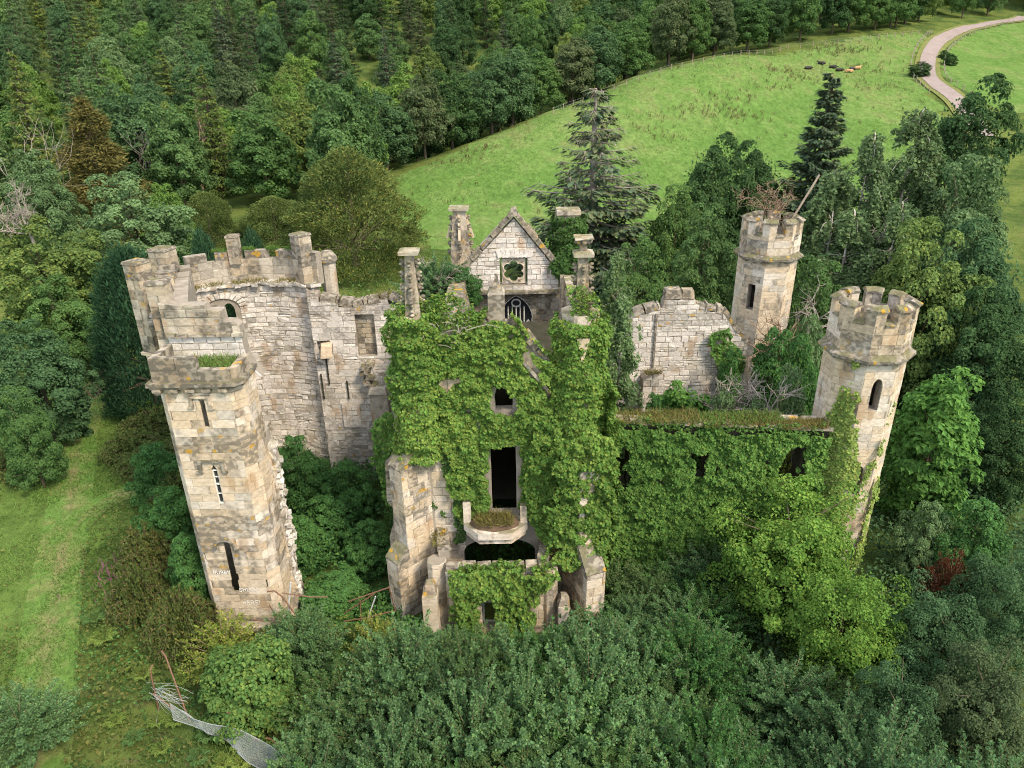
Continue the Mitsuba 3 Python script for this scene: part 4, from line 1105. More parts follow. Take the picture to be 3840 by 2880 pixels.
# cornice, corbels, parapet
mb = MB().mesh(solid([(-14.85, 28.35), (-14.85, 26.25), (-11.3, 26.25), (-10.98, 26.6), (-10.98, 28.35)], 13.12, 13.3), [0.3, 0.9])
mb.mesh(solid([(-14.78, 28.35), (-14.78, 26.35), (-11.35, 26.35), (-11.06, 26.68), (-11.06, 28.35)], 13.0, 13.118), [0.3, 0.6])
put(f'{LT}__cornice', mb.out(), 'm_weathered', uv=mb.uvs(), label='mossy projecting cornice under the parapet')
for i, x in enumerate((-14.5, -13.82, -13.15, -12.48, -11.8)):
    mb = MB().box([x - 0.17, 26.3, 12.86], [x + 0.17, 26.6, 12.998], [0.3, 0.7]).box([x - 0.12, 26.36, 12.76], [x + 0.12, 26.6, 12.858], [0.3, 0.7])
    put(f'{LT}__corbel', mb.out(), 'm_ashlar', uv=mb.uvs())
rng = RNG(110)
bl = []
for (a, b, th) in (([-14.6, 26.4], [-12.7, 26.4], 0.3), ([-12.7, 26.4], [-11.4, 26.4], 0.3), ([-11.4, 26.42], [-11.2, 26.62], 0.3), ([-11.18, 26.62], [-11.18, 28.1], 0.3), ([-14.6, 28.1], [-14.6, 26.42], 0.3)):
    a, b = np.array([*a, 0.0]), np.array([*b, 0.0])
    U = nrm(b - a)
    N = np.array([U[1], -U[0], 0])
    L = np.linalg.norm(b - a)
    for z0, z1 in ((13.3, 13.82), (13.83, 14.34)):
        s = 0
        while s < L - 0.1:
            w = min(rng.uniform(0.7, 1.2), L - s)
            if L - s - w < 0.3:
                w = L - s
            m = MB()
            zt = z1 + (rng.normal(0, 0.025) if z0 > 13.5 else 0)
            m.obox(a + U * (s + w / 2) - N * th / 2 + UP * (z0 + zt) / 2, [w / 2 - 0.008, th / 2 + rng.normal(0, 0.008), (zt - z0) / 2], np.array([U, N, UP]), [rng.random(), rng.uniform(0.55, 1.0)], jitter=0.004, rng=rng)
            if z0 < 13.5 or a[0] < -12.75:
                bl.append((*m.out(), m.uvs()))
            s += w
stones_out(LT, bl, 'm_weathered', 'parapet_stone')
put(f'{LT}__roof', MB().box([-14.45, 26.7, 13.2], [-11.45, 28.4, 13.5]).out(), 'm_soil')
# hood moulds, sash window, graffiti
m = MB().add(*ribbon([(-13.42, 12.12), (-13.25, 12.12), (-13.25, 12.58), (-12.5, 12.58), (-12.5, 12.08), (-12.33, 12.08)], 0.11, 0.11, fm))
put(f'{LT}__hood_mould', m.out(), 'm_ashlar', uv=m.uvs())
m = MB().add(*ribbon([(-13.7, 8.98), (-13.5, 8.98), (-13.5, 9.52), (-12.52, 9.52), (-12.52, 8.98), (-12.36, 8.98)], 0.12, 0.11, fm, (0.4, 0.85)))
put(f'{LT}__hood_mould', m.out(), 'm_weathered', uv=m.uvs())
t = np.linspace(0, np.pi, 15)
m = MB().add(*ribbon([(-13.82, 4.95), (-13.66, 4.95)] + [(-13.2 - 0.46 * np.cos(a), 4.95 + 0.46 * np.sin(a) ** 0.8) for a in t] + [(-12.74, 4.93), (-12.56, 4.93)], 0.12, 0.12, fm, (0.4, 0.85)))
put(f'{LT}__hood_mould', m.out(), 'm_weathered', uv=m.uvs())
m = MB()
for a, b in (((-13.075, 7.32), (-13.035, 9.0)), ((-12.865, 7.32), (-12.825, 9.0)), ((-13.075, 7.30), (-12.825, 7.36)), ((-13.075, 8.28), (-12.825, 8.34)), ((-13.035, 7.8), (-12.865, 7.83)), ((-13.035, 8.66), (-12.865, 8.69)), ((-13.05, 8.98), (-12.85, 9.03))):
    m.box([a[0], 26.60, a[1]], [b[0], 26.66, b[1]])
put(f'{LT}__sash_window', m.out(), 'm_white_paint', label='white peeling sash window in the middle slit')
put(f'{LT}__pane', MB().box([-13.03, 26.68, 7.35], [-12.86, 26.69, 9.2]).out(), 'm_pane')
for txt, x, z, hh in (('RUBBY', -14.05, 3.45, 0.21), ('TEU-', -14.0, 3.14, 0.13), ('SHIRAI:', -13.02, 2.42, 0.21), ('<ERS!', -13.0, 1.62, 0.26)):
    g = meshkit.text_mesh(txt, hh, 0.004, bold=txt != 'TEU-')
    v = np.array(g.vertices)
    sw = 1 + 0.0 * v[:, 0]
    k = meshkit.noise(np.c_[v[:, :2] * 9, v[:, :1] * 0], 4) - 0.5
    v2 = np.stack([x + v[:, 0] * 0.86 + 0.02 * k, 26.5165 - v[:, 2], z + v[:, 1] * sw + 0.03 * k], -1)
    put(f'{LT}__graffiti', (v2, g.faces), 'm_graffiti', label=f'white painted letters reading {txt}')

# ---- torn stub of the front wall on the right of the tower
rng = RNG(120)
edge_ = [(0.0, -0.8), (1.15, -0.8), (1.05, 0.9), (0.92, 1.4), (0.95, 2.6), (0.86, 4.2), (0.98, 5.4), (0.72, 5.6), (0.95, 6.3), (1.0, 7.0), (0.86, 7.3), (1.05, 7.9), (0.95, 8.7), (0.75, 9.1), (0.72, 9.8), (0.3, 10.1), (0.25, 10.4), (0.0, 10.5)]
fms = plane_map([-11.95, 28.3, 0], [1, 0, 0], [0, -1, 0])
stub = wall('front_wall', Polygon(edge_), fms, 0.75, 'm_ashlar', (0.30, 0.42), (0.4, 0.9), 0.02, 121, 'torn stub of the fallen front wall beside the square tower', h=(0.01, 0.05))
fme = plane_map([-10.92, 28.3, 0], [0, 1, 0], [1, 0, 0])
bl = []
for z in np.arange(-0.5, 9.2, 0.3):
    for k in range(3):
        m = MB()
        m.obox([-11.1 + rng.normal(0, 0.09) + 0.06 * math.sin(z * 2), 28.45 + 0.22 * k, z], [rng.uniform(0.08, 0.2), rng.uniform(0.09, 0.14), rng.uniform(0.08, 0.15)], np.eye(3) + rng.normal(0, 0.12, (3, 3)), [rng.random() * 0.5 + 0.1, rng.uniform(0.1, 0.4)], jitter=0.02, rng=rng)
        bl.append((*m.out(), m.uvs()))
stones_out(stub, bl, 'm_rubble', 'rubble_stone')

# ---- front wall head behind the tower (stepped parapet)
fmh = plane_map([0, 28.45, 0], [1, 0, 0], [0, -1, 0])
head = Polygon([(-14.7, 14.62), (-11.5, 14.62), (-11.5, 14.95), (-11.7, 15.14), (-12.12, 15.17), (-12.14, 15.63), (-12.77, 15.65), (-12.8, 15.9), (-14.1, 15.9), (-14.7, 16.0)])
wall('parapet_wall', head, fmh, 0.55, 'm_weathered', (0.3, 0.45), (0.5, 1.0), 0.02, 130, 'broken stepped parapet behind the square tower', weather=lambda u, v: 0.45 + 0.2 * (v > 15.3), h=(0.0, 0.06))
hrub = Polygon([(-14.6, 12.6), (-10.9, 12.6), (-11.2, 13.0), (-11.45, 13.6), (-11.5, 14.6), (-14.6, 14.6)])
wall('parapet_base', hrub, fmh, 0.6, 'm_rubble', (0.26, 0.36), (0.4, 0.8), 0.022, 131, 'whitish rubble wall just behind the square tower roof', weather=lambda u, v: 0.25, h=(0.0, 0.05))
mb = MB()
rng = RNG(132)
x_ = -14.6
while x_ < -11.5:
    w = rng.uniform(0.35, 0.7)
    mb.obox([x_ + w / 2, 28.42, 14.61 + rng.normal(0, 0.015)], [w / 2 - 0.02, 0.14 + rng.uniform(0, 0.05), 0.07], np.eye(3) + rng.normal(0, 0.02, (3, 3)), [rng.random(), rng.uniform(0.4, 0.8)], jitter=0.01, rng=rng)
    x_ += w
put(f'{CASTLE}__parapet_base__string_course', mb.out(), 'm_weathered', uv=mb.uvs())

# ---- west wall and bow
A_, B_, C_ = (-18.75, 39.5), (-15.5, 41.15), (-11.6, 40.45)      # three points of the bow's inner face
k_ = np.linalg.solve(2 * np.array([[B_[0] - A_[0], B_[1] - A_[1]], [C_[0] - A_[0], C_[1] - A_[1]]]), [B_[0] ** 2 + B_[1] ** 2 - A_[0] ** 2 - A_[1] ** 2, C_[0] ** 2 + C_[1] ** 2 - A_[0] ** 2 - A_[1] ** 2])
ARC_C, ARC_R = (float(k_[0]), float(k_[1])), float(np.hypot(k_[0] - A_[0], k_[1] - A_[1]))
a_start, a_end = math.atan2(A_[1] - k_[1], A_[0] - k_[0]), math.atan2(C_[1] - k_[1], C_[0] - k_[0])
a_mid = (a_start + a_end) / 2
fma = arc_map(*ARC_C, ARC_R, a_start)
UL = ARC_R * (a_start - a_end)
bow_in = Polygon([(0, -0.3), (UL, -0.3), (UL, 13.1), (0, 13.1)])
win2 = lancet(1.45, 0.66, 10.65, 12.05).union(lancet(2.27, 0.66, 10.65, 12.05))
niche = Polygon([(0.81, 10.5), (2.91, 10.5), (2.91, 11.7)] + [(1.86 + 1.05 * math.cos(a), 11.7 + 0.7 * math.sin(a)) for a in np.linspace(0.2, 2.94, 9)] + [(0.81, 11.7)])
holder = part('bow_wall', core_mesh(bow_in.difference(win2), fma, 0.5, 34).out(), 'm_mortar', 'curved wall of the broken round bow seen from inside, with turrets and battlements')
bb = bow_in.difference(niche)
wall(None, bb, fma, 0, 'm_rubble', (0.26, 0.42), (0.4, 0.85), 0.022, 140, holder=holder, h=(0.005, 0.05), cham=0.02, rubble=0.25, skew=0.012, weather=lambda u, v: 0.34 + 0.22 * (v > 12.0))
# arch ring over the twin window and its frame
bl = []
rng = RNG(141)
for a in np.linspace(0.25, 2.9, 12):
    c0, c1 = np.array([1.86 + 1.05 * math.cos(a - 0.1), 11.7 + 0.7 * math.sin(a - 0.1)]), np.array([1.86 + 1.05 * math.cos(a + 0.1), 11.7 + 0.7 * math.sin(a + 0.1)])
    d0, d1 = np.array([1.86 + 1.5 * math.cos(a - 0.1), 11.7 + 1.07 * math.sin(a - 0.1)]), np.array([1.86 + 1.5 * math.cos(a + 0.1), 11.7 + 1.07 * math.sin(a + 0.1)])
    bl.append(block(Polygon([c0, d0, d1, c1]), 0.12, 0.02, rng, fma, [rng.random(), 0.4]))
stones_out(holder, bl, 'm_rubble', 'arch_stone')
frame = niche.intersection(box(0.93, 10.55, 2.79, 12.3)).difference(win2)
m = core_mesh(frame, fma, 0.14, 6, w1=-0.12)
put(f'{holder}__twin_window', m.out(), 'm_ashlar', label='twin pointed window opening in a pale stone frame')
# parapet of the bow, set back, with merlons
fmp = arc_map(*ARC_C, ARC_R + 0.42, a_start + 0.05)
UP2 = (ARC_R + 0.42) * (a_start + 0.05 - a_end + 0.02)
crest = [(0, 13.1), (UP2, 13.1)]
top, u, rng = [], UP2, RNG(142)
cren = []
while u > 0.1:
    w = min(u, rng.uniform(1.05, 1.35))
    top += [(u, 15.0), (u - w, 15.0)]
    u -= w
    w = min(u, rng.uniform(0.42, 0.55))
    if w > 0.05:
        top += [(u, 14.5), (u - w, 14.5)]
    u -= w
par = Polygon(crest + top).buffer(0)
wall('bow_parapet', par, fmp, 0.42, 'm_weathered', (0.42, 0.52), (0.6, 1.1), 0.016, 143, 'battlemented parapet curving round the bow', strips=34, weather=lambda u, v: 0.30 + 0.30 * (v > 14.5) + 0.15 * (v > 14.0), h=(0.004, 0.02), cham=0.012, stone='parapet_stone')
m = MB()
for k in range(30):
    a0 = a_start + (a_end - a_start) * k / 29
    p = np.array([ARC_C[0] + (ARC_R + 0.1) * math.cos(a0), ARC_C[1] + (ARC_R + 0.1) * math.sin(a0), 13.12])
    r_ = np.array([math.cos(a0), math.sin(a0), 0])
    m.obox(p + UP * rng.uniform(-0.03, 0.05), [rng.uniform(0.25, 0.42), rng.uniform(0.15, 0.19), rng.uniform(0.07, 0.12)], np.array([r_, [-r_[1], r_[0], 0], UP]) + rng.normal(0, 0.05, (3, 3)), [rng.random(), rng.uniform(0.3, 0.8)], jitter=0.02, rng=rng)
put(f'{holder}__wall_ledge', m.out(), 'm_rubble', uv=m.uvs())


def turret(name, x, y, w, z0, z1, rot, label, seed, corbel=False, cap=0.06, cols=3):
    rng = RNG(seed)
    ax = np.array([[math.cos(rot), math.sin(rot), 0], [-math.sin(rot), math.cos(rot), 0], UP])
    m = MB().obox([x, y, (z0 + z1) / 2], [w / 2 - 0.02, w / 2 - 0.02, (z1 - z0) / 2 - 0.02], ax)
    h = part(name, m.out(), 'm_mortar', label)
    bl, z = [], z0
    while z < z1 - 0.05:
        hh = min(rng.uniform(0.38, 0.55), z1 - z)
        if z1 - z - hh < 0.2:
            hh = z1 - z
        for s in (-1, 1):
            b = MB()
            sp = rng.uniform(-0.12, 0.12) * w
            b.obox(np.array([x, y, z + hh / 2]) + ax[0] * (s * w / 4 + sp / 2), [w / 4 - s * sp / 2 - 0.006, w / 2 + rng.uniform(0, 0.012), hh / 2 - 0.006], ax, [rng.random(), rng.uniform(0.25, 0.75)], jitter=0.004, rng=rng)
            bl.append((*b.out(), b.uvs()))
        z += hh
    stones_out(h, bl, 'm_weathered', 'block')
    b = MB().obox([x, y, z1 + cap], [w / 2 + 0.05, w / 2 + 0.05, cap], ax, [0.3, 0.8], taper=0.9)
    put(f'{h}__cap_stone', b.out(), 'm_weathered', uv=b.uvs())
    if corbel:
        b = MB()
        for i in range(4):
            b.obox(np.array([x, y, z0 - 0.16 * i - 0.08]) + ax[0] * 0.06 * i, [w / 2 + 0.1 - 0.11 * i, w / 2 + 0.1 - 0.11 * i, 0.078], ax, [0.4, 0.3])
        put(f'{h}__corbel', b.out(), 'm_ashlar', uv=b.uvs())
    return h


turret('turret', -14.85, 29.1, 0.74, 12.0, 16.7, 0.05, 'lichened wall corner pillar just behind the square tower', 149)
turret('turret', -18.0, 33.7, 0.86, 11.9, 16.4, math.radians(-22), 'tall square corner turret corbelled out at the left end', 150, corbel=True)
turret('turret', -18.75, 38.0, 1.0, 14.0, 16.0, math.radians(-10), 'stout square pillar on the left of the battlements', 151)
turret('turret', -16.2, 41.5, 0.64, 14.3, 15.85, 0.06, 'slim square pillar in the middle of the battlements', 152)
turret('turret', -12.1, 41.0, 0.84, 13.2, 16.0, math.radians(-38), 'square pillar at the right end of the battlements', 153)
# straight west wall from the tower head to the arc
P0, P1 = np.array([-15.1, 29.3, 0]), np.array([-18.95, 39.0, 0])
U = nrm(P1 - P0)
Lw = np.linalg.norm(P1 - P0)
ww = Polygon([(0, -0.5), (Lw, -0.5), (Lw, 14.8), (Lw - 0.8, 14.8), (Lw - 0.8, 14.2), (Lw - 1.5, 14.2), (Lw - 1.5, 14.8), (Lw - 2.9, 14.9), (Lw - 2.9, 14.4), (Lw - 3.6, 14.4), (Lw - 3.6, 15.0), (1.2, 15.0), (1.2, 14.2), (0, 14.3)])
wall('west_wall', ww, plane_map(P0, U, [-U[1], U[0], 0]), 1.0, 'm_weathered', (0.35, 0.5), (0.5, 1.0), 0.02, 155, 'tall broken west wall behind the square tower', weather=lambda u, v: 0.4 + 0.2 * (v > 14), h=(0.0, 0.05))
bl = top_stones(None, [P0 + UP * 14.5 + np.array([-0.3, 0.2, 0]), P0 + U * 2.6 + UP * 15.05 + np.array([-0.3, 0.2, 0]), P1 + UP * 15.0], (0.6, 1.1), (0.25, 0.45), RNG(156), depth=0.95, gap=0.1, keep=0.8)
stones_out(f'{CASTLE}__west_wall', bl, 'm_weathered', 'coping_stone')

# end face of the west wall and the small turret outside the right end of the bow
Nw = np.array([-U[1], U[0], 0])
wall(None, Polygon([(0, 10.5), (1.0, 10.5), (1.0, 14.3), (0, 14.2)]), plane_map(P0, -Nw, -U), 0, 'm_weathered', (0.35, 0.5), (0.4, 0.6), 0.02, 157, holder=f'{CASTLE}__west_wall', stone='end_stone', h=(0.0, 0.04))
m = MB().mesh(solid(ngon(-10.95, 42.0, 0.42), 11.0, 14.2), [0.2, 0.4]).mesh(solid(ngon(-10.95, 42.0, 0.55), 14.2, 14.4), [0.3, 0.7])
m.mesh(trimesh.convex.convex_hull(np.vstack([np.c_[np.array(ngon(-10.95, 42.0, 0.55)), np.full(8, 14.401)], np.c_[np.array(ngon(-10.95, 42.0, 0.3)), np.full(8, 14.8)]])), [0.4, 0.9])
part('stair_turret', m.out(), 'm_weathered', 'small round turret with a mossy cap outside the right end of the bow', uv=m.uvs())

# ---- whitish hall wall
fmw = plane_map([0, 40.2, 0], [1, 0, 0], [0, -1, 0])
hall = Polygon([(-11.95, -0.4), (-5.2, -0.4), (-5.2, 11.5), (-6.2, 11.55), (-6.25, 11.9), (-7.2, 11.95), (-7.25, 12.25), (-8.35, 12.3), (-8.4, 12.0), (-9.3, 11.9), (-9.35, 11.8), (-10.2, 11.85), (-10.25, 12.1), (-11.3, 12.2), (-11.35, 12.7), (-11.95, 13.0)])
nich = box(-9.3, 8.75, -8.15, 11.4)
hole = Polygon([(-11.75, 9.75), (-11.0, 9.8), (-10.8, 9.55), (-10.85, 9.0), (-11.35, 8.85), (-11.7, 9.2)])
door = box(-7.9, -0.4, -6.7, 1.3)
hw = hall.difference(hole).difference(door)
hwall = part('hall_wall', core_mesh(hw.difference(nich), fmw, 0.8).out(), 'm_mortar', 'high whitish rubble wall of the hall, open to the sky')


def hall_weather(u, v):
    return 0.30 + 0.4 * (v > 11.3) + 0.22 * (v < 4.5) + 0.3 * math.exp(-((u + 11.9) / 0.8) ** 2 - ((v - 6.3) / 1.6) ** 2)


wall(None, hw.difference(nich), fmw, 0, 'm_rubble', (0.30, 0.50), (0.5, 1.1), 0.020, 160, holder=hwall, h=(0.004, 0.038), cham=0.016, rubble=0.24, skew=0.01, weather=hall_weather)
wall(None, nich, plane_map([0, 40.5, 0], [1, 0, 0], [0, -1, 0]), 0, 'm_weathered', (0.25, 0.4), (0.4, 0.8), 0.025, 161, holder=hwall, stone='niche_stone', h=(0.0, 0.03))
put(f'{hwall}__niche_back', MB().box([-9.6, 40.52, 8.8], [-8.2, 40.95, 11.8]).out(), 'm_mortar')
rng = RNG(162)
m = MB().obox([-11.2, 40.05, 9.25], [0.3, 0.3, 0.28], np.eye(3) + rng.normal(0, 0.25, (3, 3)), [0.9, 0.4], jitter=0.03, rng=rng)
put(f'{hwall}__loose_stone', m.out(), 'm_ashlar', uv=m.uvs(), label='loose block stuck in the hole of the whitish wall')
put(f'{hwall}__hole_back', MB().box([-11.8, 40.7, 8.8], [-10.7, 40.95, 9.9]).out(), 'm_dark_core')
m = MB().box([-8.75, 39.35, 4.2], [-7.65, 40.2, 6.6], [0.2, 0.45]).obox([-8.2, 39.6, 6.75], [0.56, 0.45, 0.16], np.eye(3), [0.15, 0.25], taper=0.85).obox([-8.2, 39.9, 4.0], [0.5, 0.3, 0.2], np.eye(3), [0.3, 0.6])
put(f'{hwall}__projecting_pier', m.out(), 'm_weathered', uv=m.uvs(), label='projecting grey stone pier with a pale sloping top')
m = MB()
for i in range(9):
    m.obox([-8.75 + rng.uniform(-0.25, 0.25), 39.95, 8.35 - 0.18 * i], [rng.uniform(0.15, 0.32), 0.28, 0.11], np.eye(3) + rng.normal(0, 0.12, (3, 3)), [rng.random(), 0.6], jitter=0.02, rng=rng)
put(f'{hwall}__broken_corbel', m.out(), 'm_weathered', uv=m.uvs(), label='broken fireplace corbel')
m = MB()
for x, z0, z1 in ((-11.3, 6.9, 8.6), (-11.75, 5.9, 7.6), (-10.2, 5.9, 7.1), (-6.05, 5.3, 7.2), (-6.65, 5.1, 7.4)):
    m.box([x - 0.04, 40.10, z0], [x + 0.04, 40.2, z1])
put(f'{hwall}__wall_slots', m.out(), 'm_dark_core', label='dark upright chases in the plaster', smooth=False)
m = MB().box([-10.7, 40.08, 3.9], [-9.6, 40.16, 5.6], [0.6, 0.3])
for i in range(4):
    for k in range(2):
        m.box([-10.45 + 0.36 * k, 40.03, 4.05 + 0.36 * i], [-10.13 + 0.36 * k, 40.1, 4.36 + 0.36 * i], [0.1, 0.1])
put(f'{hwall}__blocked_fireplace', m.out(), 'm_rubble', uv=m.uvs(), label='small blocked fireplace of pale bricks')
bl = top_stones(None, [(-11.3, 40.6, 12.3), (-10.2, 40.6, 12.05), (-9.3, 40.6, 11.85), (-8.4, 40.6, 12.05), (-7.2, 40.6, 12.3), (-6.2, 40.6, 11.9), (-5.2, 40.6, 11.6)], (0.5, 1.1), (0.3, 0.5), RNG(163), depth=0.8, gap=0.06, keep=0.9)
stones_out(hwall, bl, 'm_weathered', 'coping_stone')

# ---- rear gable with the six lobed window
GY_ = 42.2
fmg = plane_map([0, GY_, 0], [1, 0, 0], [0, -1, 0])
gable = Polygon([(-2.6, 12.1), (2.95, 12.1), (2.95, 13.2), (0.28, 16.5), (-2.6, 13.6)])
sq = box(-0.62, 12.42, 1.06, 14.18)
ga = gable.difference(sq)
gh = part('rear_gable', core_mesh(ga, fmg, 0.7).out(), 'm_mortar', 'steep whitish gable with a square panel pierced by a six lobed opening')
wall(None, ga, fmg, 0, 'm_rubble', (0.24, 0.34), (0.4, 0.8), 0.025, 170, holder=gh, h=(0.005, 0.04), rubble=0.1, weather=lambda u, v: 0.22 + 0.2 * (v < 12.8))
lobes = shapely.union_all([Point(0.22 + 0.40 * math.cos(a), 13.28 + 0.42 * math.sin(a)).buffer(0.25, 6) for a in np.arange(6) * math.pi / 3 + math.pi / 6] + [Point(0.22, 13.28).buffer(0.42, 8)])
panel = box(-0.5, 12.5, 0.94, 14.06).difference(lobes)
m = core_mesh(panel, fmg, 0.18, w1=-0.16)
m2 = core_mesh(lobes.buffer(0.07).difference(lobes), fmg, 0.12, w1=-0.08)
put(f'{gh}__lobed_window', m.add(*m2.out()).out(), 'm_ashlar', label='square stone panel pierced by a six lobed opening')
m = MB()
for x in np.linspace(-0.75, 1.15, 8):
    m.obox([x + 0.1, GY_ - 0.03, 14.42], [0.125, 0.06, 0.25], np.array([[math.cos((x - 0.2) * 0.3), 0, -math.sin((x - 0.2) * 0.3)], [0, 1, 0], [math.sin((x - 0.2) * 0.3), 0, math.cos((x - 0.2) * 0.3)]]), [rng.random() * 0.4 + 0.15, 0.2])
put(f'{gh}__flat_arch', m.out(), 'm_rubble', uv=m.uvs())
bl = top_stones(None, [(-2.75, GY_ + 0.15, 13.5), (0.25, GY_ + 0.15, 16.75)], (0.7, 1.1), (0.22, 0.3), RNG(171), depth=0.8, gap=0.04) + top_stones(None, [(3.1, GY_ + 0.15, 13.2), (0.30, GY_ + 0.15, 16.75)], (0.7, 1.1), (0.22, 0.3), RNG(172), depth=0.8, gap=0.04)
m = MB().obox([0.27, GY_ + 0.1, 16.9], [0.22, 0.42, 0.22], np.eye(3), [0.3, 0.7], taper=0.7)
bl.append((*m.out(), m.uvs()))
stones_out(gh, bl, 'm_weathered', 'coping_stone')
fml = plane_map([0, 42.6, 0], [1, 0, 0], [0, -1, 0])
low = box(-2.7, -0.4, 3.1, 12.0)
tw_ = Polygon([(-0.7, 8.5), (1.4, 8.5), (1.4, 10.1)] + [(1.4 - 1.05 * (1 - math.cos(a)) / (1 - math.cos(1.2)), 10.1 + 1.55 * math.sin(a) / math.sin(1.2)) for a in np.linspace(0.15, 1.2, 6)] + [(-0.7 + 1.05 * (1 - math.cos(a)) / (1 - math.cos(1.2)), 10.1 + 1.55 * math.sin(a) / math.sin(1.2)) for a in np.linspace(1.05, 0.15, 6)] + [(-0.7, 10.1)])
lw = low.difference(tw_)
lh = part('stair_wall', core_mesh(lw, fml, 0.5).out(), 'm_mortar', 'recessed wall with a traceried window below the whitish gable')
wall(None, lw, fml, 0, 'm_weathered', (0.3, 0.42), (0.5, 0.95), 0.02, 175, holder=lh, h=(0.005, 0.03), weather=lambda u, v: 0.35 + 0.3 * (v > 11.2))
m = MB().box([-2.8, 41.85, 11.95], [3.1, 42.7, 12.12], [0.3, 0.95])
put(f'{lh}__ledge', m.out(), 'm_weathered', uv=m.uvs())
tr = MB()
fmt = plane_map([0, 42.75, 0], [1, 0, 0], [0, -1, 0])
for x in (-0.64, -0.15, 0.35, 0.85, 1.34):
    tr.add(*ribbon([(x, 8.5), (x, 10.1 if abs(x - 0.35) > 0.9 else 10.75)], 0.07, 0.1, fmt))
for x in np.linspace(-0.15, 0.85, 5):
    tr.add(*ribbon([(x, 10.0), (x, 10.9)], 0.05, 0.09, fmt))
for x0 in (-0.64, -0.15, 0.35, 0.85):
    c = x0 + 0.25
    tr.add(*ribbon([(x0, 9.55), (x0 + 0.06, 9.75), (c, 9.98), (x0 + 0.44, 9.75), (x0 + 0.5, 9.55)], 0.06, 0.1, fmt))
tr.add(*ribbon([(0.35 + 0.27 * math.cos(a), 11.12 + 0.24 * math.sin(a)) for a in np.linspace(0, 6.2832, 15)], 0.07, 0.1, fmt))
tr.add(*ribbon(np.array(tw_.exterior.coords)[2:-2].tolist(), 0.12, 0.12, fmt))
tr.add(*ribbon([(-0.65, 9.1), (1.35, 9.1)], 0.04, 0.08, fmt))
put(f'{lh}__tracery', tr.out(), 'm_white_paint', label='pale pointed window tracery with small arched lights')
put(f'{lh}__pane', core_mesh(tw_, fml, 0.02, w1=-0.3).out(), 'm_pane')

# ---- side walls of the tall middle block, and the fallen floor inside
fmr = plane_map([3.25, 28.9, 0], [0, 1, 0], [-1, 0, 0])
side = Polygon([(0, -0.4), (13.2, -0.4), (13.2, 12.3), (2.2, 12.3), (1.9, 11.6), (0, 11.2)])
sh_ = part('side_wall', core_mesh(side, fmr, 0.7).out(), 'm_mortar', 'right side wall of the tall middle block')
wall(None, side, fmr, 0, 'm_weathered', (0.3, 0.42), (0.5, 1.0), 0.02, 180, holder=sh_, limit=150, h=(0.0, 0.03))
fmro = plane_map([3.95, 28.9, 0], [0, 1, 0], [1, 0, 0])
m = MB()
for i in range(7):   # pierced parapet along the top
    y = 33.4 + i * 1.12
    fq = plane_map([3.55, y, 12.3], [0, 1, 0], [-1, 0, 0])
    P_ = box(0, 0, 1.1, 0.8).difference(Point(0.55, 0.42).buffer(0.33, 5))
    q_ = core_mesh(P_, fq, 0.25)
    m.add(*q_.out())
m.box([3.2, 33.3, 13.1], [3.7, 41.4, 13.24], [0.3, 0.6])
put(f'{sh_}__pierced_parapet', m.out(), 'm_ashlar', uv=m.uvs(), label='openwork stone parapet running back to the gable')
m = MB().box([3.0, 33.1, 9.0], [3.35, 33.4, 13.0], [0.2, 0.4]).box([3.0, 41.3, 9.0], [3.3, 41.7, 13.2], [0.2, 0.4])
put(f'{sh_}__shaft', MB().box([3.0, 33.1, 9.0], [3.35, 33.4, 13.0]).out(), 'm_ashlar')
put(f'{sh_}__shaft', MB().box([3.0, 41.3, 9.0], [3.3, 41.7, 13.2]).out(), 'm_ashlar')
fmsl = plane_map([-4.6, 28.9, 0], [0, 1, 0], [1, 0, 0])
sl = Polygon([(0, -0.4), (13.0, -0.4), (13.0, 11.9), (2, 12.2), (0, 12.2)])
s2 = part('side_wall', core_mesh(sl, fmsl, 0.8).out(), 'm_mortar', 'left side wall of the tall middle block')
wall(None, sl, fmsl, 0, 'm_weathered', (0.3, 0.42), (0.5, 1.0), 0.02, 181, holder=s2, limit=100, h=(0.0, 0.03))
m = MB().obox([-3.1, 39.2, 12.3], [0.75, 2.2, 1.0], np.eye(3), [0.3, 0.9], taper=0.6)
put(f'{s2}__mossy_gable_shoulder', m.out(), 'm_weathered', uv=m.uvs())
rend = wall('wall_end', Polygon([(0, -0.4), (1.05, -0.4), (1.05, 7.8), (0.75, 8.2), (0.7, 11.4), (0.4, 12.2), (0, 12.2)]), plane_map([3.7, 33.5, 0], [1, 0, 0], [0, -1, 0]), 0.6, 'm_rubble', (0.26, 0.4), (0.4, 0.8), 0.025, 182, 'ragged white wall end right of the ivy gable', rubble=0.3)
put(f'{CASTLE}__broken_floor', MB().box([-4.5, 29.3, 8.95], [3.2, 41.0, 9.2]).box([-4.5, 30.6, 4.6], [3.2, 41.5, 4.8]).box([-4.5, 29.3, 12.0], [3.2, 36.0, 12.25]).out(), 'm_dark_core', label='surviving upper floor inside the tall middle block')

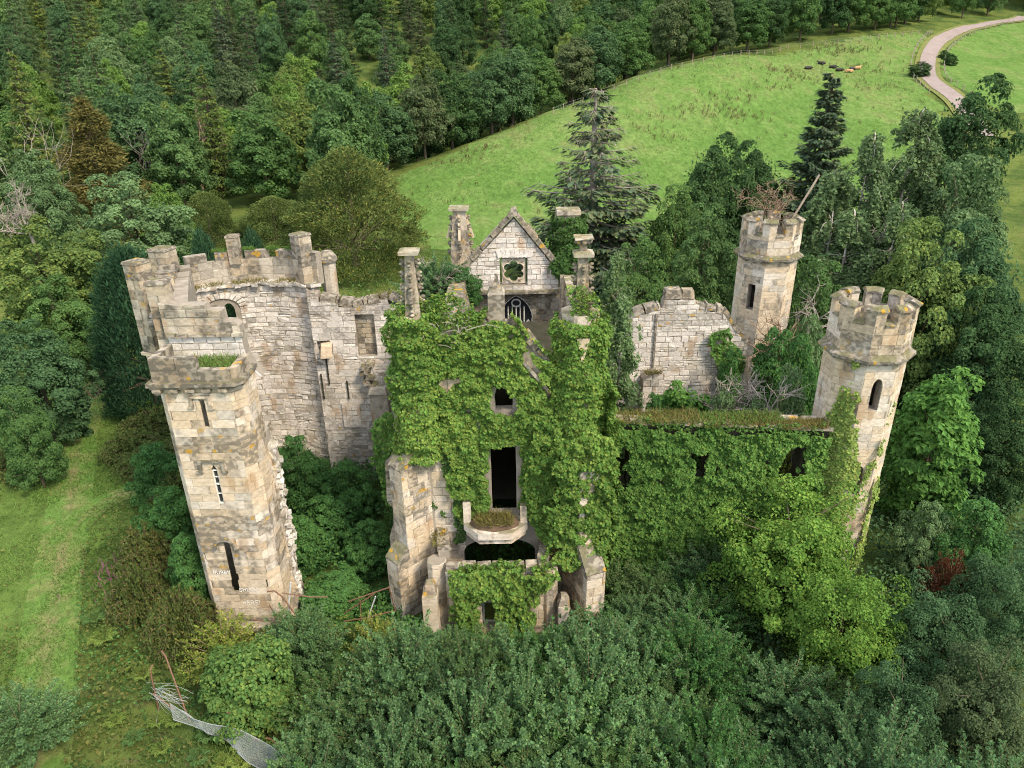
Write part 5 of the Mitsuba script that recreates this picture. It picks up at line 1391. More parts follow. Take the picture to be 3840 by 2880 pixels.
# ---- ivy covered gable front of the middle block
FY = 28.5
fmf = plane_map([0, FY, 0], [1, 0, 0], [0, -1, 0])
facade = Polygon([(-4.7, -0.4), (3.6, -0.4), (3.6, 12.2), (2.1, 12.3), (-0.05, 14.9), (-1.1, 14.9), (-2.9, 12.6), (-4.7, 12.6)])
big = box(-1.05, 5.2, 0.12, 8.9)
small = Polygon([(-0.75, 10.75), (0.0, 10.75), (0.05, 11.4), (-0.1, 11.8), (-0.4, 11.95), (-0.7, 11.8), (-0.8, 11.4)])
arch = Polygon([(-2.5, -0.4), (1.0, -0.4), (1.0, 3.0)] + [(-0.75 + 1.75 * math.cos(a), 3.0 + 0.75 * math.sin(a)) for a in np.linspace(0.15, 3.0, 12)] + [(-2.5, 3.0)])
fa = facade.difference(big).difference(small).difference(arch)
fh = part('gable_front', core_mesh(fa, fmf, 0.45).out(), 'm_mortar', 'tall gabled front of the middle block, almost hidden by ivy')
bare = Polygon([(-4.7, -0.4), (-2.4, -0.4), (-2.4, 4.5), (-3.0, 9.5), (-4.7, 9.5)]).union(box(-1.5, 8.9, 0.6, 9.5)).union(box(-3.4, 10.5, -2.2, 12.3)).intersection(fa)
bare = bare if bare.geom_type == 'Polygon' else shapely.union_all([g for g in bare.geoms if g.geom_type == 'Polygon'])
for g in getattr(bare, 'geoms', [bare]):
    wall(None, g, fmf, 0, 'm_ashlar', (0.36, 0.46), (0.5, 1.0), 0.016, 190, holder=fh, h=(0.008, 0.025), stone='ashlar_block', limit=120)
bl = top_stones(None, [(-0.1, FY + 0.25, 15.0), (2.2, FY + 0.25, 12.3)], (0.7, 1.0), (0.2, 0.28), RNG(191), depth=0.7, gap=0.03) + top_stones(None, [(-1.05, FY + 0.25, 15.0), (-2.9, FY + 0.25, 12.7)], (0.7, 1.0), (0.2, 0.28), RNG(192), depth=0.7, gap=0.03)
stones_out(fh, bl, 'm_weathered', 'coping_stone')
m = MB().add(*ribbon([(-1.95, 10.9), (-0.35, 12.9), (1.35, 10.7)], 0.16, 0.14, fmf)).add(*ribbon([(0.45, 13.2), (1.7, 11.6)], 0.14, 0.2, fmf))
put(f'{fh}__hood_mould', m.out(), 'm_ashlar', uv=m.uvs())
m = MB().box([-0.95, FY - 0.1, 14.85], [-0.25, FY + 0.6, 16.15], [0.3, 0.6]).obox([-0.6, FY + 0.25, 16.22], [0.36, 0.36, 0.1], np.eye(3), [0.2, 0.4], taper=0.75).obox([-0.6, FY + 0.25, 16.45], [0.2, 0.2, 0.16], np.eye(3), [0.4, 0.6], taper=0.45).obox([-0.58, FY + 0.25, 16.75], [0.085, 0.085, 0.2], np.eye(3), [0.4, 0.6], taper=0.8)
put(f'{fh}__gable_pedestal', m.out(), 'm_weathered', uv=m.uvs(), label='square stone pedestal with a broken finial on the gable top')
# octagonal corner piers carrying the pinnacles


for x, y in ((-4.2, 28.7), (2.95, 28.7)):
    m = MB().mesh(solid(ngon(x, y, 0.78), 8.5, 15.3), [0.3, 0.4])
    put(f'{fh}__corner_pier', m.out(), 'm_ashlar', uv=m.uvs())


def pinnacle(x, y, z0, z1, w0, w1, label, seed, crown=False):
    rng = RNG(seed)
    m = MB().obox([x, y, (z0 + z1) / 2], [w0, w0, (z1 - z0) / 2], np.eye(3), [0.5, 0.55], taper=w1 / w0)
    h = part('pinnacle', m.out(), 'm_weathered', label, uv=m.uvs())
    rows = np.arange(z0 + 0.25, z1 - 0.15, 0.52)
    for z in rows:
        t = (z - z0) / (z1 - z0)
        w = w0 + (w1 - w0) * t
        for sx, sy in ((-1, 0), (1, 0), (0, -1), (0, 1)):
            c = np.array([x + sx * (w + 0.05), y + sy * (w + 0.05), z])
            b = MB()
            s1 = trimesh.creation.icosphere(subdivisions=1, radius=1)
            for (o, r_) in (((0.02, 0), (0.11, 0.11, 0.13)), ((0.10, 0.10), (0.10, 0.10, 0.075)), ((0.12, -0.06), (0.09, 0.09, 0.07)), ((0.04, -0.18), (0.07, 0.07, 0.09))):
                q_ = s1.copy()
                q_.vertices = q_.vertices * np.array(r_) * rng.uniform(0.9, 1.1) + c + np.array([sx * o[0], sy * o[0], o[1]])
                b.mesh(q_, [rng.random(), rng.uniform(0.5, 1.0)])
            put(f'{h}__crocket', b.out(), 'm_weathered', smooth=True, uv=b.uvs())
    b = MB().obox([x, y, z1 + 0.06], [w1 + 0.22, w1 + 0.22, 0.07], np.eye(3), [0.2, 0.35], taper=1.05).obox([x, y, z1 + 0.16], [w1 + 0.23, w1 + 0.23, 0.035], np.eye(3), [0.15, 0.2], taper=0.6)
    if crown:
        b.obox([x, y, z1 + 0.36], [0.14, 0.14, 0.25], np.eye(3), [0.5, 0.7])
        for a in range(8):
            q_ = trimesh.creation.icosphere(subdivisions=1, radius=0.13)
            q_.apply_translation([x + 0.24 * math.cos(a * 0.785), y + 0.24 * math.sin(a * 0.785), z1 + 0.58])
            b.mesh(q_, [rng.random(), 0.7])
        b.obox([x, y, z1 + 0.74], [0.38, 0.38, 0.05], np.eye(3), [0.2, 0.3], taper=0.95, jitter=0.02, rng=rng)
    put(f'{h}__cap', b.out(), 'm_weathered', uv=b.uvs())
    return h


pinnacle(-4.1, 28.6, 15.2, 17.9, 0.33, 0.17, 'left front pinnacle with leafy crockets and a plain square cap', 195)
pinnacle(3.0, 28.6, 14.9, 17.7, 0.34, 0.18, 'right front pinnacle with leafy crockets and a knobbly crown', 196, crown=True)
m = MB().obox([3.0, 27.75, 13.85], [0.28, 0.1, 0.55], np.array([[1, 0, 0], [0, 1, 0], [0, 0, -1.0]]), [0.8, 0.2], taper=0.1)
put(f'{fh}__gablet', m.out(), 'm_ashlar', uv=m.uvs())

# ---- rear pinnacles
rp = pinnacle(-3.05, 44.0, 13.9, 16.75, 0.62, 0.36, 'crooked rear pinnacle left of the gable with sloping gablets', 197)
m = MB()
for s, ax in ((1, 0), (-1, 0), (1, 1), (-1, 1)):
    c = np.array([-3.05, 44.0, 15.9])
    d = np.zeros(3)
    d[ax] = s
    m.obox(c + d * 0.52, [0.07, 0.07, 0.95], np.array([np.cross(nrm(-0.33 * d + UP), np.cross(UP, d)), np.cross(UP, d), nrm(-0.33 * d + UP)]), [0.8, 0.3])
put(f'{rp}__gablets', m.out(), 'm_ashlar', uv=m.uvs())
put(f'{rp}__pier', MB().box([-3.65, 43.4, 9.0], [-2.45, 44.6, 13.9], [0.7, 0.5]).out(), 'm_ashlar')
m = MB().box([3.0, 43.4, 9.0], [4.25, 44.6, 16.4], [0.3, 0.5]).box([2.9, 43.3, 16.4], [4.35, 44.7, 16.65], [0.3, 0.4])
part('rear_turret', m.out(), 'm_weathered', 'ivy clad square rear turret right of the gable', uv=m.uvs())

# ---- corner buttresses
def buttress(cx, cy, dx, dy, w, stages, label, seed):
    """stages: (z0, z1, reach) from the bottom; axis (dx, dy) outwards"""
    d = nrm(np.array([dx, dy, 0.0]))
    s = np.array([-d[1], d[0], 0])
    rng = RNG(seed)
    mb = MB()
    for z0, z1, r in stages:
        mb.obox(np.array([cx, cy, (z0 + z1) / 2]) + d * (r / 2 - 0.3), [r / 2 + 0.3 - 0.02, w / 2 - 0.02, (z1 - z0) / 2], np.array([d, s, UP]))
    h = part('buttress', mb.out(), 'm_mortar', label)
    bl = []
    for i, (z0, z1, r) in enumerate(stages):
        nxt = stages[i + 1][2] if i + 1 < len(stages) else r - 0.75
        for (O, U, N, L) in ((np.array([cx, cy, 0]) + d * r - s * w / 2, s, d, w), (np.array([cx, cy, 0]) - s * w / 2 - d * 0.3, d, -s, r + 0.3), (np.array([cx, cy, 0]) + s * w / 2 + d * r, -d, s, r + 0.3)):
            fm_ = plane_map(O, U, N)
            if fm_(np.array([0.0]), np.array([0.0]), np.array([1.0]))[0] @ N < O @ N:
                continue
            for R in courses(box(0, z0, L, z1), rng, (0.42, 0.56), (0.5, 1.0), 0.014):
                bl.append(block(R, rng.uniform(0.005, 0.018), 0.008, rng, fm_, [rng.random(), np.clip(0.45 + 0.2 * rng.normal(), 0, 1)]))
        # sloping weathering
        a = np.array([cx, cy, z1])
        q = []
        drop = (r - nxt)
        for (rr, zz) in ((r + 0.03, -0.02), (r + 0.03, 0.04), (nxt, drop * 1.15), (nxt - 0.05, -0.02)):
            for sg in (-1, 1):
                q.append(a + d * rr + s * sg * (w / 2 + 0.03) + UP * zz)
        m = trimesh.Trimesh(*MB().mesh(trimesh.convex.convex_hull(np.array(q))).out(), process=False)
        put(f'{h}__weathering', m, 'm_weathered', uv=np.tile([0.3, 0.9], (len(m.vertices), 1)))
    stones_out(h, bl, 'm_ashlar', 'ashlar_block')
    return h


buttress(-4.45, 28.5, -0.72, -0.69, 0.95, ((-0.5, 3.5, 1.9), (3.5, 8.3, 1.25)), 'tall stepped buttress at the left corner of the ivy gable, free of ivy', 200)
buttress(2.9, 28.3, 0.36, -0.93, 0.95, ((-0.5, 3.4, 2.3), (3.4, 8.4, 1.4)), 'buttress at the right corner of the ivy gable, bare only at its foot', 201)
# grey stub of the old front wall left of the buttress
wall('wall_stub', Polygon([(0, -0.5), (1.15, -0.5), (1.15, 8.0), (0.75, 8.0), (0.2, 7.5), (0.1, 5.3), (0.35, 5.0), (0.3, 3.8), (0.05, 3.2)]), plane_map([-6.35, 29.5, 0], [1, 0, 0], [0, -1, 0]), 0.7, 'm_weathered', (0.38, 0.5), (0.5, 0.9), 0.02, 203, 'grey torn wall stub left of the corner buttress')

# ---- porch
def pier(x, y, r, z0, z1, label, seed):
    rng = RNG(seed)
    h = part('porch_pier', solid(ngon(x, y, r - 0.02), z0, z1), 'm_mortar', label)
    bl = []
    p = np.array(ngon(x, y, r))
    for i in range(8):
        a, b = np.array([*p[i], 0]), np.array([*p[(i + 1) % 8], 0])
        U = nrm(b - a)
        N = np.array([U[1], -U[0], 0])
        if N[1] > 0.8:
            continue
        z = z0
        while z < z1 - 0.05:
            hh = min(0.46, z1 - z)
            bl.append(block(box(0.004, z + 0.006, np.linalg.norm(b - a) - 0.004, z + hh - 0.006), rng.uniform(0.004, 0.014), 0.008, rng, plane_map(a, U, N), [rng.random() * 0.6, 0.35]))
            z += 0.46
    stones_out(h, bl, 'm_ashlar', 'pier_block')
    return h


pier(-3.65, 26.75, 0.42, -0.5, 3.9, 'pale octagonal left pier of the porch', 210)
pier(1.62, 26.75, 0.36, -0.5, 3.4, 'pale octagonal right pier of the porch', 211)
for (a, b, th, z1, nm) in (((-3.2, 26.05), (1.3, 26.05), 0.45, 3.75, 'porch_front'), ((-3.75, 28.5), (-3.55, 26.9), 0.5, 4.25, 'porch_side'), ((1.55, 26.8), (1.9, 28.5), 0.5, 3.7, 'porch_side')):
    a, b = np.array([*a, 0.0]), np.array([*b, 0.0])
    U = nrm(b - a)
    N = np.array([U[1], -U[0], 0])
    L = np.linalg.norm(b - a)
    P_ = box(0, -0.5, L, z1)
    if nm == 'porch_front':
        P_ = P_.difference(box(1.6, 0.3, 2.5, 2.3))
    wall(nm, P_, plane_map(a, U, N), th, 'm_ashlar', (0.4, 0.5), (0.5, 0.9), 0.016, 212, h=(0.005, 0.02), stone='ashlar_block')
    bl = top_stones(None, [a - N * th / 2 + UP * z1, b - N * th / 2 + UP * z1], (0.5, 0.9), (0.22, 0.3), RNG(213), depth=th + 0.08, gap=0.03)
    stones_out(f'{CASTLE}__porch_front' if nm == 'porch_front' else f'{CASTLE}__{nm}' + ('' if used[f'{CASTLE}__{nm}'] == 1 else '_001'), bl, 'm_weathered', 'coping_stone')
# low buttresses of the porch and white window frame in its front
m = MB().obox([-3.95, 25.95, 1.1], [0.34, 0.45, 1.6], np.eye(3), [0.1, 0.2]).obox([-3.95, 26.05, 2.9], [0.34, 0.4, 0.28], np.eye(3), [0.3, 0.8], taper=0.5)
put(f'{CASTLE}__porch_buttress', m.out(), 'm_ashlar', uv=m.uvs(), label='small sloping left buttress of the porch')
m = MB()
m.obox([2.25, 26.2, 0.6], [0.26, 0.4, 1.1], np.eye(3), [0.1, 0.2]).obox([2.25, 26.3, 1.85], [0.3, 0.45, 0.25], np.eye(3), [0.3, 0.8], taper=0.4)
put(f'{CASTLE}__porch_buttress', m.out(), 'm_ashlar', uv=m.uvs(), label='small sloping right buttress of the porch')
m = MB().box([-1.62, 26.5, 0.3], [-1.5, 26.6, 2.3]).box([-1.5, 26.52, 0.3], [-0.7, 26.6, 0.36]).box([-1.5, 26.52, 1.5], [-0.7, 26.6, 1.56])
put(f'{CASTLE}__porch_window', m.out(), 'm_white_paint', label='white window frame half hidden by ivy in the porch front')
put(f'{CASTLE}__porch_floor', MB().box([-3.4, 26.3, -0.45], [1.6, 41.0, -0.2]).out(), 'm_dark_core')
# balcony floor of the lost bay window
bp = [(-2.45, 28.5), (-2.4, 27.85), (-1.7, 27.0), (-0.1, 27.0), (0.62, 27.8), (0.65, 28.5)]
m = MB().mesh(solid(bp, 4.75, 5.12), [0.15, 0.3]).mesh(solid([(x * 0.94 - 0.05, 28.5 - (28.5 - y) * 0.92) for x, y in bp], 4.45, 4.748), [0.3, 0.5])
bal = part('bay_floor', m.out(), 'm_ashlar', 'pale stone floor of the lost bay window above the porch', uv=m.uvs())
m = MB().box([-2.4, 27.9, 5.12], [-2.05, 28.3, 6.2], [0.2, 0.3]).box([0.28, 27.9, 5.12], [0.6, 28.3, 6.0], [0.4, 0.3])
put(f'{bal}__mullion', m.out(), 'm_ashlar', uv=m.uvs())
mo = trimesh.creation.icosphere(subdivisions=4, radius=1.0)
v = mo.vertices
v = v * [1.15, 0.68, 0.36] * (0.9 + 0.3 * meshkit.fbm(v * 2.2, 3, 2)[:, None]) + [-0.9, 27.85, 5.05]
put(f'{bal}__moss_mound', (v, mo.faces), 'm_soil', smooth=True, label='mossy mound on the bay floor')

# ---- wing on the right: ivy covered front wall, inner wall
fmwg = plane_map([4.2, 30.2, 0], [1, -0.02, 0], [-0.02, -1, 0])
wing = Polygon([(0, -0.4), (11.2, -0.4), (11.2, 8.75), (0, 9.3)])
wp = wing
for x, z0, z1, w in ((1.0, 5.6, 7.6, 0.8), (4.9, 5.9, 7.6, 0.75), (9.3, 5.6, 7.9, 1.1), (2.0, 1.2, 3.4, 0.8), (6.3, 1.2, 3.4, 0.8)):
    wp = wp.difference(box(x - w / 2, z0, x + w / 2, z1))
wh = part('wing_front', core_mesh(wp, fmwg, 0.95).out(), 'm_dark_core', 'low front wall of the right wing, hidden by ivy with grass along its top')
bl = top_stones(None, [(4.3, 30.3, 9.22), (15.3, 30.0, 8.68)], (0.8, 1.3), (0.14, 0.2), RNG(220), depth=0.5, gap=0.03)
bl += top_stones(None, [(12.9, 30.75, 8.82), (15.3, 30.75, 8.72)], (0.9, 1.3), (0.2, 0.26), RNG(221), depth=0.3, gap=0.05)
stones_out(wh, bl, 'm_ashlar', 'coping_stone')
inner = Polygon([(-1.1, -0.4), (7.0, -0.4), (7.0, 8.2), (6.6, 8.75), (5.9, 9.5), (5.2, 10.45), (4.2, 10.6), (3.9, 10.9), (3.5, 11.0), (3.4, 11.35), (1.5, 11.4), (1.4, 10.85), (0.9, 10.8), (0.5, 10.5), (-0.4, 10.4), (-1.1, 9.8)])
fmi = plane_map([8.0, 42.0, 0], [1, 0, 0], [0, -1, 0])
ih = wall('inner_wall', inner, fmi, 0.75, 'm_rubble', (0.27, 0.42), (0.45, 0.95), 0.025, 225, 'whitish inner wall of the right wing with a ragged stepped top', rubble=0.2, weather=lambda u, v: 0.2 + 0.5 * (v > 9.6) + 0.2 * (u > 4.6), h=(0.005, 0.05))
bl = top_stones(None, [(9.5, 42.4, 11.5), (11.4, 42.4, 11.5)], (0.85, 1.2), (0.45, 0.6), RNG(226), depth=0.9, gap=0.04) + top_stones(None, [(11.4, 42.4, 10.95), (12.2, 42.4, 10.7), (13.2, 42.4, 10.5), (13.9, 42.4, 9.6), (14.9, 42.4, 8.4)], (0.5, 0.9), (0.25, 0.4), RNG(227), depth=0.85) + top_stones(None, [(7.6, 42.4, 10.4), (9.3, 42.4, 10.85)], (0.5, 0.9), (0.3, 0.4), RNG(228), depth=0.85)
stones_out(ih, bl, 'm_weathered', 'coping_stone')
wall('cross_wall', Polygon([(0, -0.4), (1.3, -0.4), (1.3, 6.9), (0.8, 6.95), (0.2, 6.6), (0, 6.4)]), plane_map([8.3, 40.9, 0], [1, 0, 0], [0, -1, 0]), 1.0, 'm_rubble', (0.35, 0.5), (0.5, 0.9), 0.025, 229, 'short stub of a cross wall in front of the inner wall')
m = MB().box([9.0, 41.85, 6.9], [9.12, 42.02, 10.5], [0.3, 0.8])
put(f'{ih}__drain_chase', m.out(), 'm_weathered', uv=m.uvs())
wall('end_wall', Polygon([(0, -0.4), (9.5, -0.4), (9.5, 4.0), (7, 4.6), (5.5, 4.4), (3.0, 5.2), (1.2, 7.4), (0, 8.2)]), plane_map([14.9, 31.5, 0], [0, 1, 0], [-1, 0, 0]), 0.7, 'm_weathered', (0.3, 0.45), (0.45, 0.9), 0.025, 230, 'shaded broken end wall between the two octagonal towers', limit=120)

# ---- the two octagonal towers
def octagon_tower(cx, cy, r, z0, zc, zcren, ztop, windows, label, seed):
    rng = RNG(seed)
    prof = m3.Manifold.extrude(m3.CrossSection([np.array(ngon(cx, cy, r))]), zc - z0).translate([0, 0, z0]) - m3.Manifold.extrude(m3.CrossSection([np.array(ngon(cx, cy, r - 0.55))]), zc - z0).translate([0, 0, z0 + 0.4])
    faces = []
    p = np.array(ngon(cx, cy, r))
    for i in range(8):
        a, b = np.array([*p[i], 0]), np.array([*p[(i + 1) % 8], 0])
        U = nrm(b - a)
        faces.append((a, U, np.array([U[1], -U[0], 0]), np.linalg.norm(b - a)))
    cuts = {}
    for ang, z_0, z_1, w, pt in windows:
        k = min(range(8), key=lambda i: abs(math.degrees(math.atan2(faces[i][2][1], faces[i][2][0])) - ang))
        a, U, N, L = faces[k]
        W = lancet(L / 2, w, z_0, z_1, pt)
        cuts.setdefault(k, []).append(W)
        pl = np.array(W.exterior.coords)[:-1]
        pl = pl if W.exterior.is_ccw else pl[::-1]
        c = m3.Manifold.extrude(m3.CrossSection([pl]), 1.4)
        v = c.to_mesh()
        q = v.vert_properties[:, :3]
        cut = trimesh.Trimesh(a + np.outer(q[:, 0], U) + np.outer(q[:, 1], UP) + np.outer(q[:, 2] - 1.0, N), v.tri_verts, process=False)
        prof = prof - m3.Manifold(m3.Mesh(np.asarray(cut.vertices, np.float32), np.asarray(cut.faces, np.uint32)))
    q = prof.to_mesh()
    h = part('octagonal_tower', (q.vert_properties[:, :3], q.tri_verts), 'm_mortar', label)
    for k, (a, U, N, L) in enumerate(faces):
        if N @ (CAM - a) < 0:
            continue
        P_ = box(0.0, z0, L, zc)
        for W in cuts.get(k, []):
            P_ = P_.difference(W)
        wall(None, P_, plane_map(a, U, N), 0, 'm_ashlar', (0.36, 0.44), (0.7, 1.5), 0.012, seed + k, holder=h, h=(0.010, 0.02), cham=0.006, stone='ashlar_block', skew=0.001, weather=lambda u, v: 0.26 + 0.14 * (v > zc - 0.8))
    # cornice
    m = MB().mesh(solid(ngon(cx, cy, r + 0.30), zc - 0.02, zc + 0.10), [0.3, 0.8])
    q = trimesh.convex.convex_hull(np.vstack([np.c_[np.array(ngon(cx, cy, r + 0.30)), np.full(8, zc + 0.101)], np.c_[np.array(ngon(cx, cy, r + 0.04)), np.full(8, zc + 0.30)]]))
    m.mesh(q, [0.3, 0.9])
    m.mesh(solid(ngon(cx, cy, r + 0.16), zc - 0.16, zc - 0.022), [0.4, 0.6])
    put(f'{h}__cornice', m.out(), 'm_weathered', uv=m.uvs(), label='projecting cornice with orange lichen')
    # crown: ring, merlons wrapped round the corners, copings
    r1, r0 = r + 0.03, r - 0.42
    ring = m3.Manifold.extrude(m3.CrossSection([np.array(ngon(cx, cy, r1 - 0.02))]), zcren - zc).translate([0, 0, zc]) - m3.Manifold.extrude(m3.CrossSection([np.array(ngon(cx, cy, r0))]), zcren - zc).translate([0, 0, zc + 0.25])
    q = ring.to_mesh()
    put(f'{h}__crown', (q.vert_properties[:, :3], q.tri_verts), 'm_weathered', uv=np.tile([0.4, 0.5], (len(q.vert_properties), 1)))
    po, pi_ = np.array(ngon(cx, cy, r1)), np.array(ngon(cx, cy, r0))
    bl = []
    for k in range(8):
        a, b = np.array([*po[k], 0]), np.array([*po[(k + 1) % 8], 0])
        U = nrm(b - a)
        for R in courses(box(0, zc + 0.3, np.linalg.norm(b - a), zcren), rng, (0.4, 0.5), (0.6, 1.3), 0.012):
            bl.append(block(R, rng.uniform(-0.01, 0.012), 0.006, rng, plane_map(a, U, [U[1], -U[0], 0]), [rng.random(), np.clip(rng.normal(0.50, 0.2), 0, 1)], back=-0.1))
    stones_out(h, bl, 'm_ashlar', 'crown_block')
    for k in range(8):
        c_o, c_i = po[k], pi_[k]
        ms, cp = MB(), MB()
        for nb in ((k + 1) % 8, (k - 1) % 8):
            uo, ui = nrm(po[nb] - c_o), nrm(pi_[nb] - c_i)
            hw_ = np.linalg.norm(po[nb] - c_o) * 0.315
            hi = hw_ * 0.8
            quad = [c_o, c_o + uo * hw_, c_i + ui * hi, c_i]
            q = trimesh.convex.convex_hull(np.array([[*p_, z] for p_ in quad for z in (zcren - 0.02, ztop - 0.22)]))
            ms.mesh(q, [rng.random(), rng.uniform(0.25, 0.7)])
            n_ = np.array([uo[1], -uo[0]]) if np.dot([uo[1], -uo[0]], c_o - [cx, cy]) > 0 else np.array([-uo[1], uo[0]])
            mid = 0.5
            o2 = [c_o + (c_o - [cx, cy]) * 0.055, c_o + uo * (hw_ + 0.03) + n_ * 0.1]
            i2 = [c_i - (c_i - [cx, cy]) * 0.04, c_i + ui * (hi + 0.02) - n_ * 0.04]
            m2_ = [(o2[j] * 0.45 + i2[j] * 0.55) for j in (0, 1)]
            q = trimesh.convex.convex_hull(np.array([[*p_, ztop - 0.24] for p_ in o2 + i2] + [[*p_, ztop - 0.17] for p_ in o2] + [[*(p_ + nrm(p_ - [cx, cy]) * 0.08), ztop - 0.02] for p_ in m2_] + [[*(p_ - nrm(p_ - [cx, cy]) * 0.08), ztop] for p_ in m2_] + [[*p_, ztop - 0.16] for p_ in i2]))
            cp.mesh(q, [rng.random(), rng.uniform(0.5, 0.9)])
        mk = put(f'{h}__merlon', ms.out(), 'm_ashlar', uv=ms.uvs())
        put(f'{h}__merlon_coping', cp.out(), 'm_weathered', uv=cp.uvs())
        # sloping sill of the crenel
        nb = (k + 1) % 8
        uo, ui = nrm(po[nb] - c_o), nrm(pi_[nb] - c_i)
        Lo, Li = np.linalg.norm(po[nb] - c_o), np.linalg.norm(pi_[nb] - c_i)
        n_ = nrm((po[nb] + c_o) / 2 - [cx, cy])
        a1, a2 = c_o + uo * Lo * 0.325 + n_ * 0.08, c_o + uo * Lo * 0.675 + n_ * 0.08
        b1, b2 = c_i + ui * Li * 0.27, c_i + ui * Li * 0.73
        q = trimesh.convex.convex_hull(np.array([[*a1, zcren - 0.03], [*a2, zcren - 0.03], [*b1, zcren - 0.03], [*b2, zcren - 0.03], [*a1, zcren + 0.03], [*a2, zcren + 0.03], [*b1, zcren + 0.15], [*b2, zcren + 0.15]]))
        put(f'{h}__crenel_sill', q, 'm_weathered', uv=np.tile([0.3, 0.8], (len(q.vertices), 1)))
    put(f'{h}__roof', solid(ngon(cx, cy, r0 + 0.02), zc + 0.2, zc + 0.6), 'm_soil')
    return h


octagon_tower(16.72, 31.1, 1.66, -0.5, 12.38, 14.08, 14.95, [(-90, 9.9, 11.5, 0.46, True), (-90, 5.2, 6.9, 0.46, True)], 'front octagonal tower on the right with climbing ivy', 240)
octagon_tower(16.66, 45.1, 1.68, -0.5, 13.36, 14.85, 15.85, [(-135, 10.0, 11.7, 0.5, False), (-90, 4.0, 5.5, 0.5, True)], 'rear octagonal tower with dead shrubs growing from its crown', 260)

# ------------------------------------------------------------------ ivy
def ivy_leaves(fmap, poly, dens, seed, depth=0.35, leaf=0.15, edge=0.3, nrm_w=0.8, freq=1.5, gap=0.30):
    """leaves over a wall region: (u, v) points in poly, standing off the wall by a clumpy depth"""
    rng = RNG(seed)
    u0, v0, u1, v1 = poly.bounds
    n = int((u1 - u0) * (v1 - v0) * dens)
    u, v = rng.uniform(u0 - edge, u1 + edge, n), rng.uniform(v0 - edge, v1 + edge, n)
    pts = shapely.points(u, v)
    inside = shapely.contains_xy(poly, u, v)
    d = shapely.distance(poly.boundary, pts) * np.where(inside, 1, -1)
    q = np.stack([u, v, 0 * u + seed], -1)
    wob = meshkit.fbm(q * [1.6, 1.6, 1], 3, seed) - 0.5
    keep = d > edge * 2.4 * wob + edge * 0.15
    cl = meshkit.fbm(q * [freq, freq * 1.15, 1], 3, seed + 3)
    cl2 = meshkit.noise(q * [freq * 3.2, freq * 3.2, 1], seed + 5)
    keep &= (cl * 0.7 + cl2 * 0.5 > gap)
    u, v, cl, cl2 = u[keep], v[keep], cl[keep], cl2[keep]
    w = 0.03 + depth * np.clip(1.7 * (cl - 0.30), 0.02, 1.3) + depth * 0.75 * (cl2 - 0.2) * rng.random(len(u)) + 0.05 * rng.random(len(u))
    w = np.maximum(w, 0.03)
    P = fmap(u, v, w)
    N0 = nrm(fmap(u, v, w + 0.1) - P)
    m = len(P)
    N = nrm(N0 * nrm_w + UP * 0.62 + rdir(rng, m) * 0.50)
    D = -UP * 0.75 + N0 * 0.45 + rdir(rng, m) * 0.55
    L = leaf * rng.uniform(0.65, 1.35, m)
    return leaf_mesh(P, D, N, L, L * 0.95, rng, 0.12)


def join_leaves(parts):
    mb = MB()
    for v, f, uv in parts:
        mb.add(v, f, uv)
    return mb


def cyl_map(cx, cy, r, a0):
    """outside of a round or octagonal shaft; u is arc length anticlockwise from angle a0"""
    def f(u, v, w):
        a = a0 + np.asarray(u) / r
        k = (a - math.pi / 8) % (math.pi / 4) - math.pi / 8
        rr = r / np.cos(k) + np.asarray(w)
        return np.stack([cx + rr * np.cos(a), cy + rr * np.sin(a), np.asarray(v, float)], -1)
    return f


FYo = 28.5
fac = Polygon([(-5.0, 8.6), (-4.6, 8.9), (-3.4, 9.4), (-3.0, 7.5), (-2.6, 4.6), (-1.6, 5.4), (-1.2, 5.4), (-1.2, 8.7), (0.25, 8.7), (0.3, 5.3), (0.9, 5.2), (1.1, 4.2), (1.9, 3.6), (3.6, 3.3), (3.8, 12.4), (2.2, 12.7), (1.2, 13.7), (-0.15, 15.0), (-1.0, 15.1), (-2.6, 14.6), (-4.9, 15.0)])
fac = fac.difference(small.buffer(0.12)).difference(box(-1.25, 8.75, 0.3, 9.15)).difference(Polygon([(-2.9, 11.7), (-2.2, 12.2), (-2.2, 12.6), (-3.0, 12.2)])).difference(Polygon([(0.4, 13.1), (1.6, 11.5), (1.75, 11.7), (0.6, 13.4)]).buffer(0.05))
fm_f = plane_map([0, FYo, 0], [1, 0, 0], [0, -1, 0])
iv = [ivy_leaves(fm_f, fac, 1000, 300, 0.45, 0.12, freq=2.0, gap=0.31)]
iv.append(ivy_leaves(plane_map([0, 28.1, 0], [1, 0, 0], [0, -1, 0]), Polygon([(0.6, 5.2), (1.5, 4.2), (2.2, 4.2), (2.2, 11.0), (1.0, 10.5), (0.5, 8.5)]), 800, 301, 0.6, 0.13, freq=2.0, gap=0.36))
iv.append(ivy_leaves(plane_map([0, 26.9, 0], [1, 0.10, 0], [0.1, -1, 0.1]), Polygon([(1.5, 4.6), (2.2, 3.4), (3.0, 2.9), (4.5, 3.2), (4.8, 7.0), (4.5, 9.6), (3.3, 10.6), (2.0, 9.8), (1.5, 7.0)]), 900, 307, 0.55, 0.13, freq=2.0, gap=0.36, edge=0.45))
iv.append(ivy_leaves(plane_map([4.2, 28.4, 0], [0.1, -1, 0], [1, 0.1, 0]), Polygon([(-0.2, 3.0), (1.3, 3.2), (1.3, 8.8), (0.4, 10.5), (-0.2, 11.5)]), 700, 308, 0.45, 0.13, freq=2.0))
iv.append(ivy_leaves(cyl_map(-4.2, 28.7, 0.80, -math.pi), box(0, 8.6, 2.6, 15.6), 900, 302, 0.45, 0.125, freq=2.0))
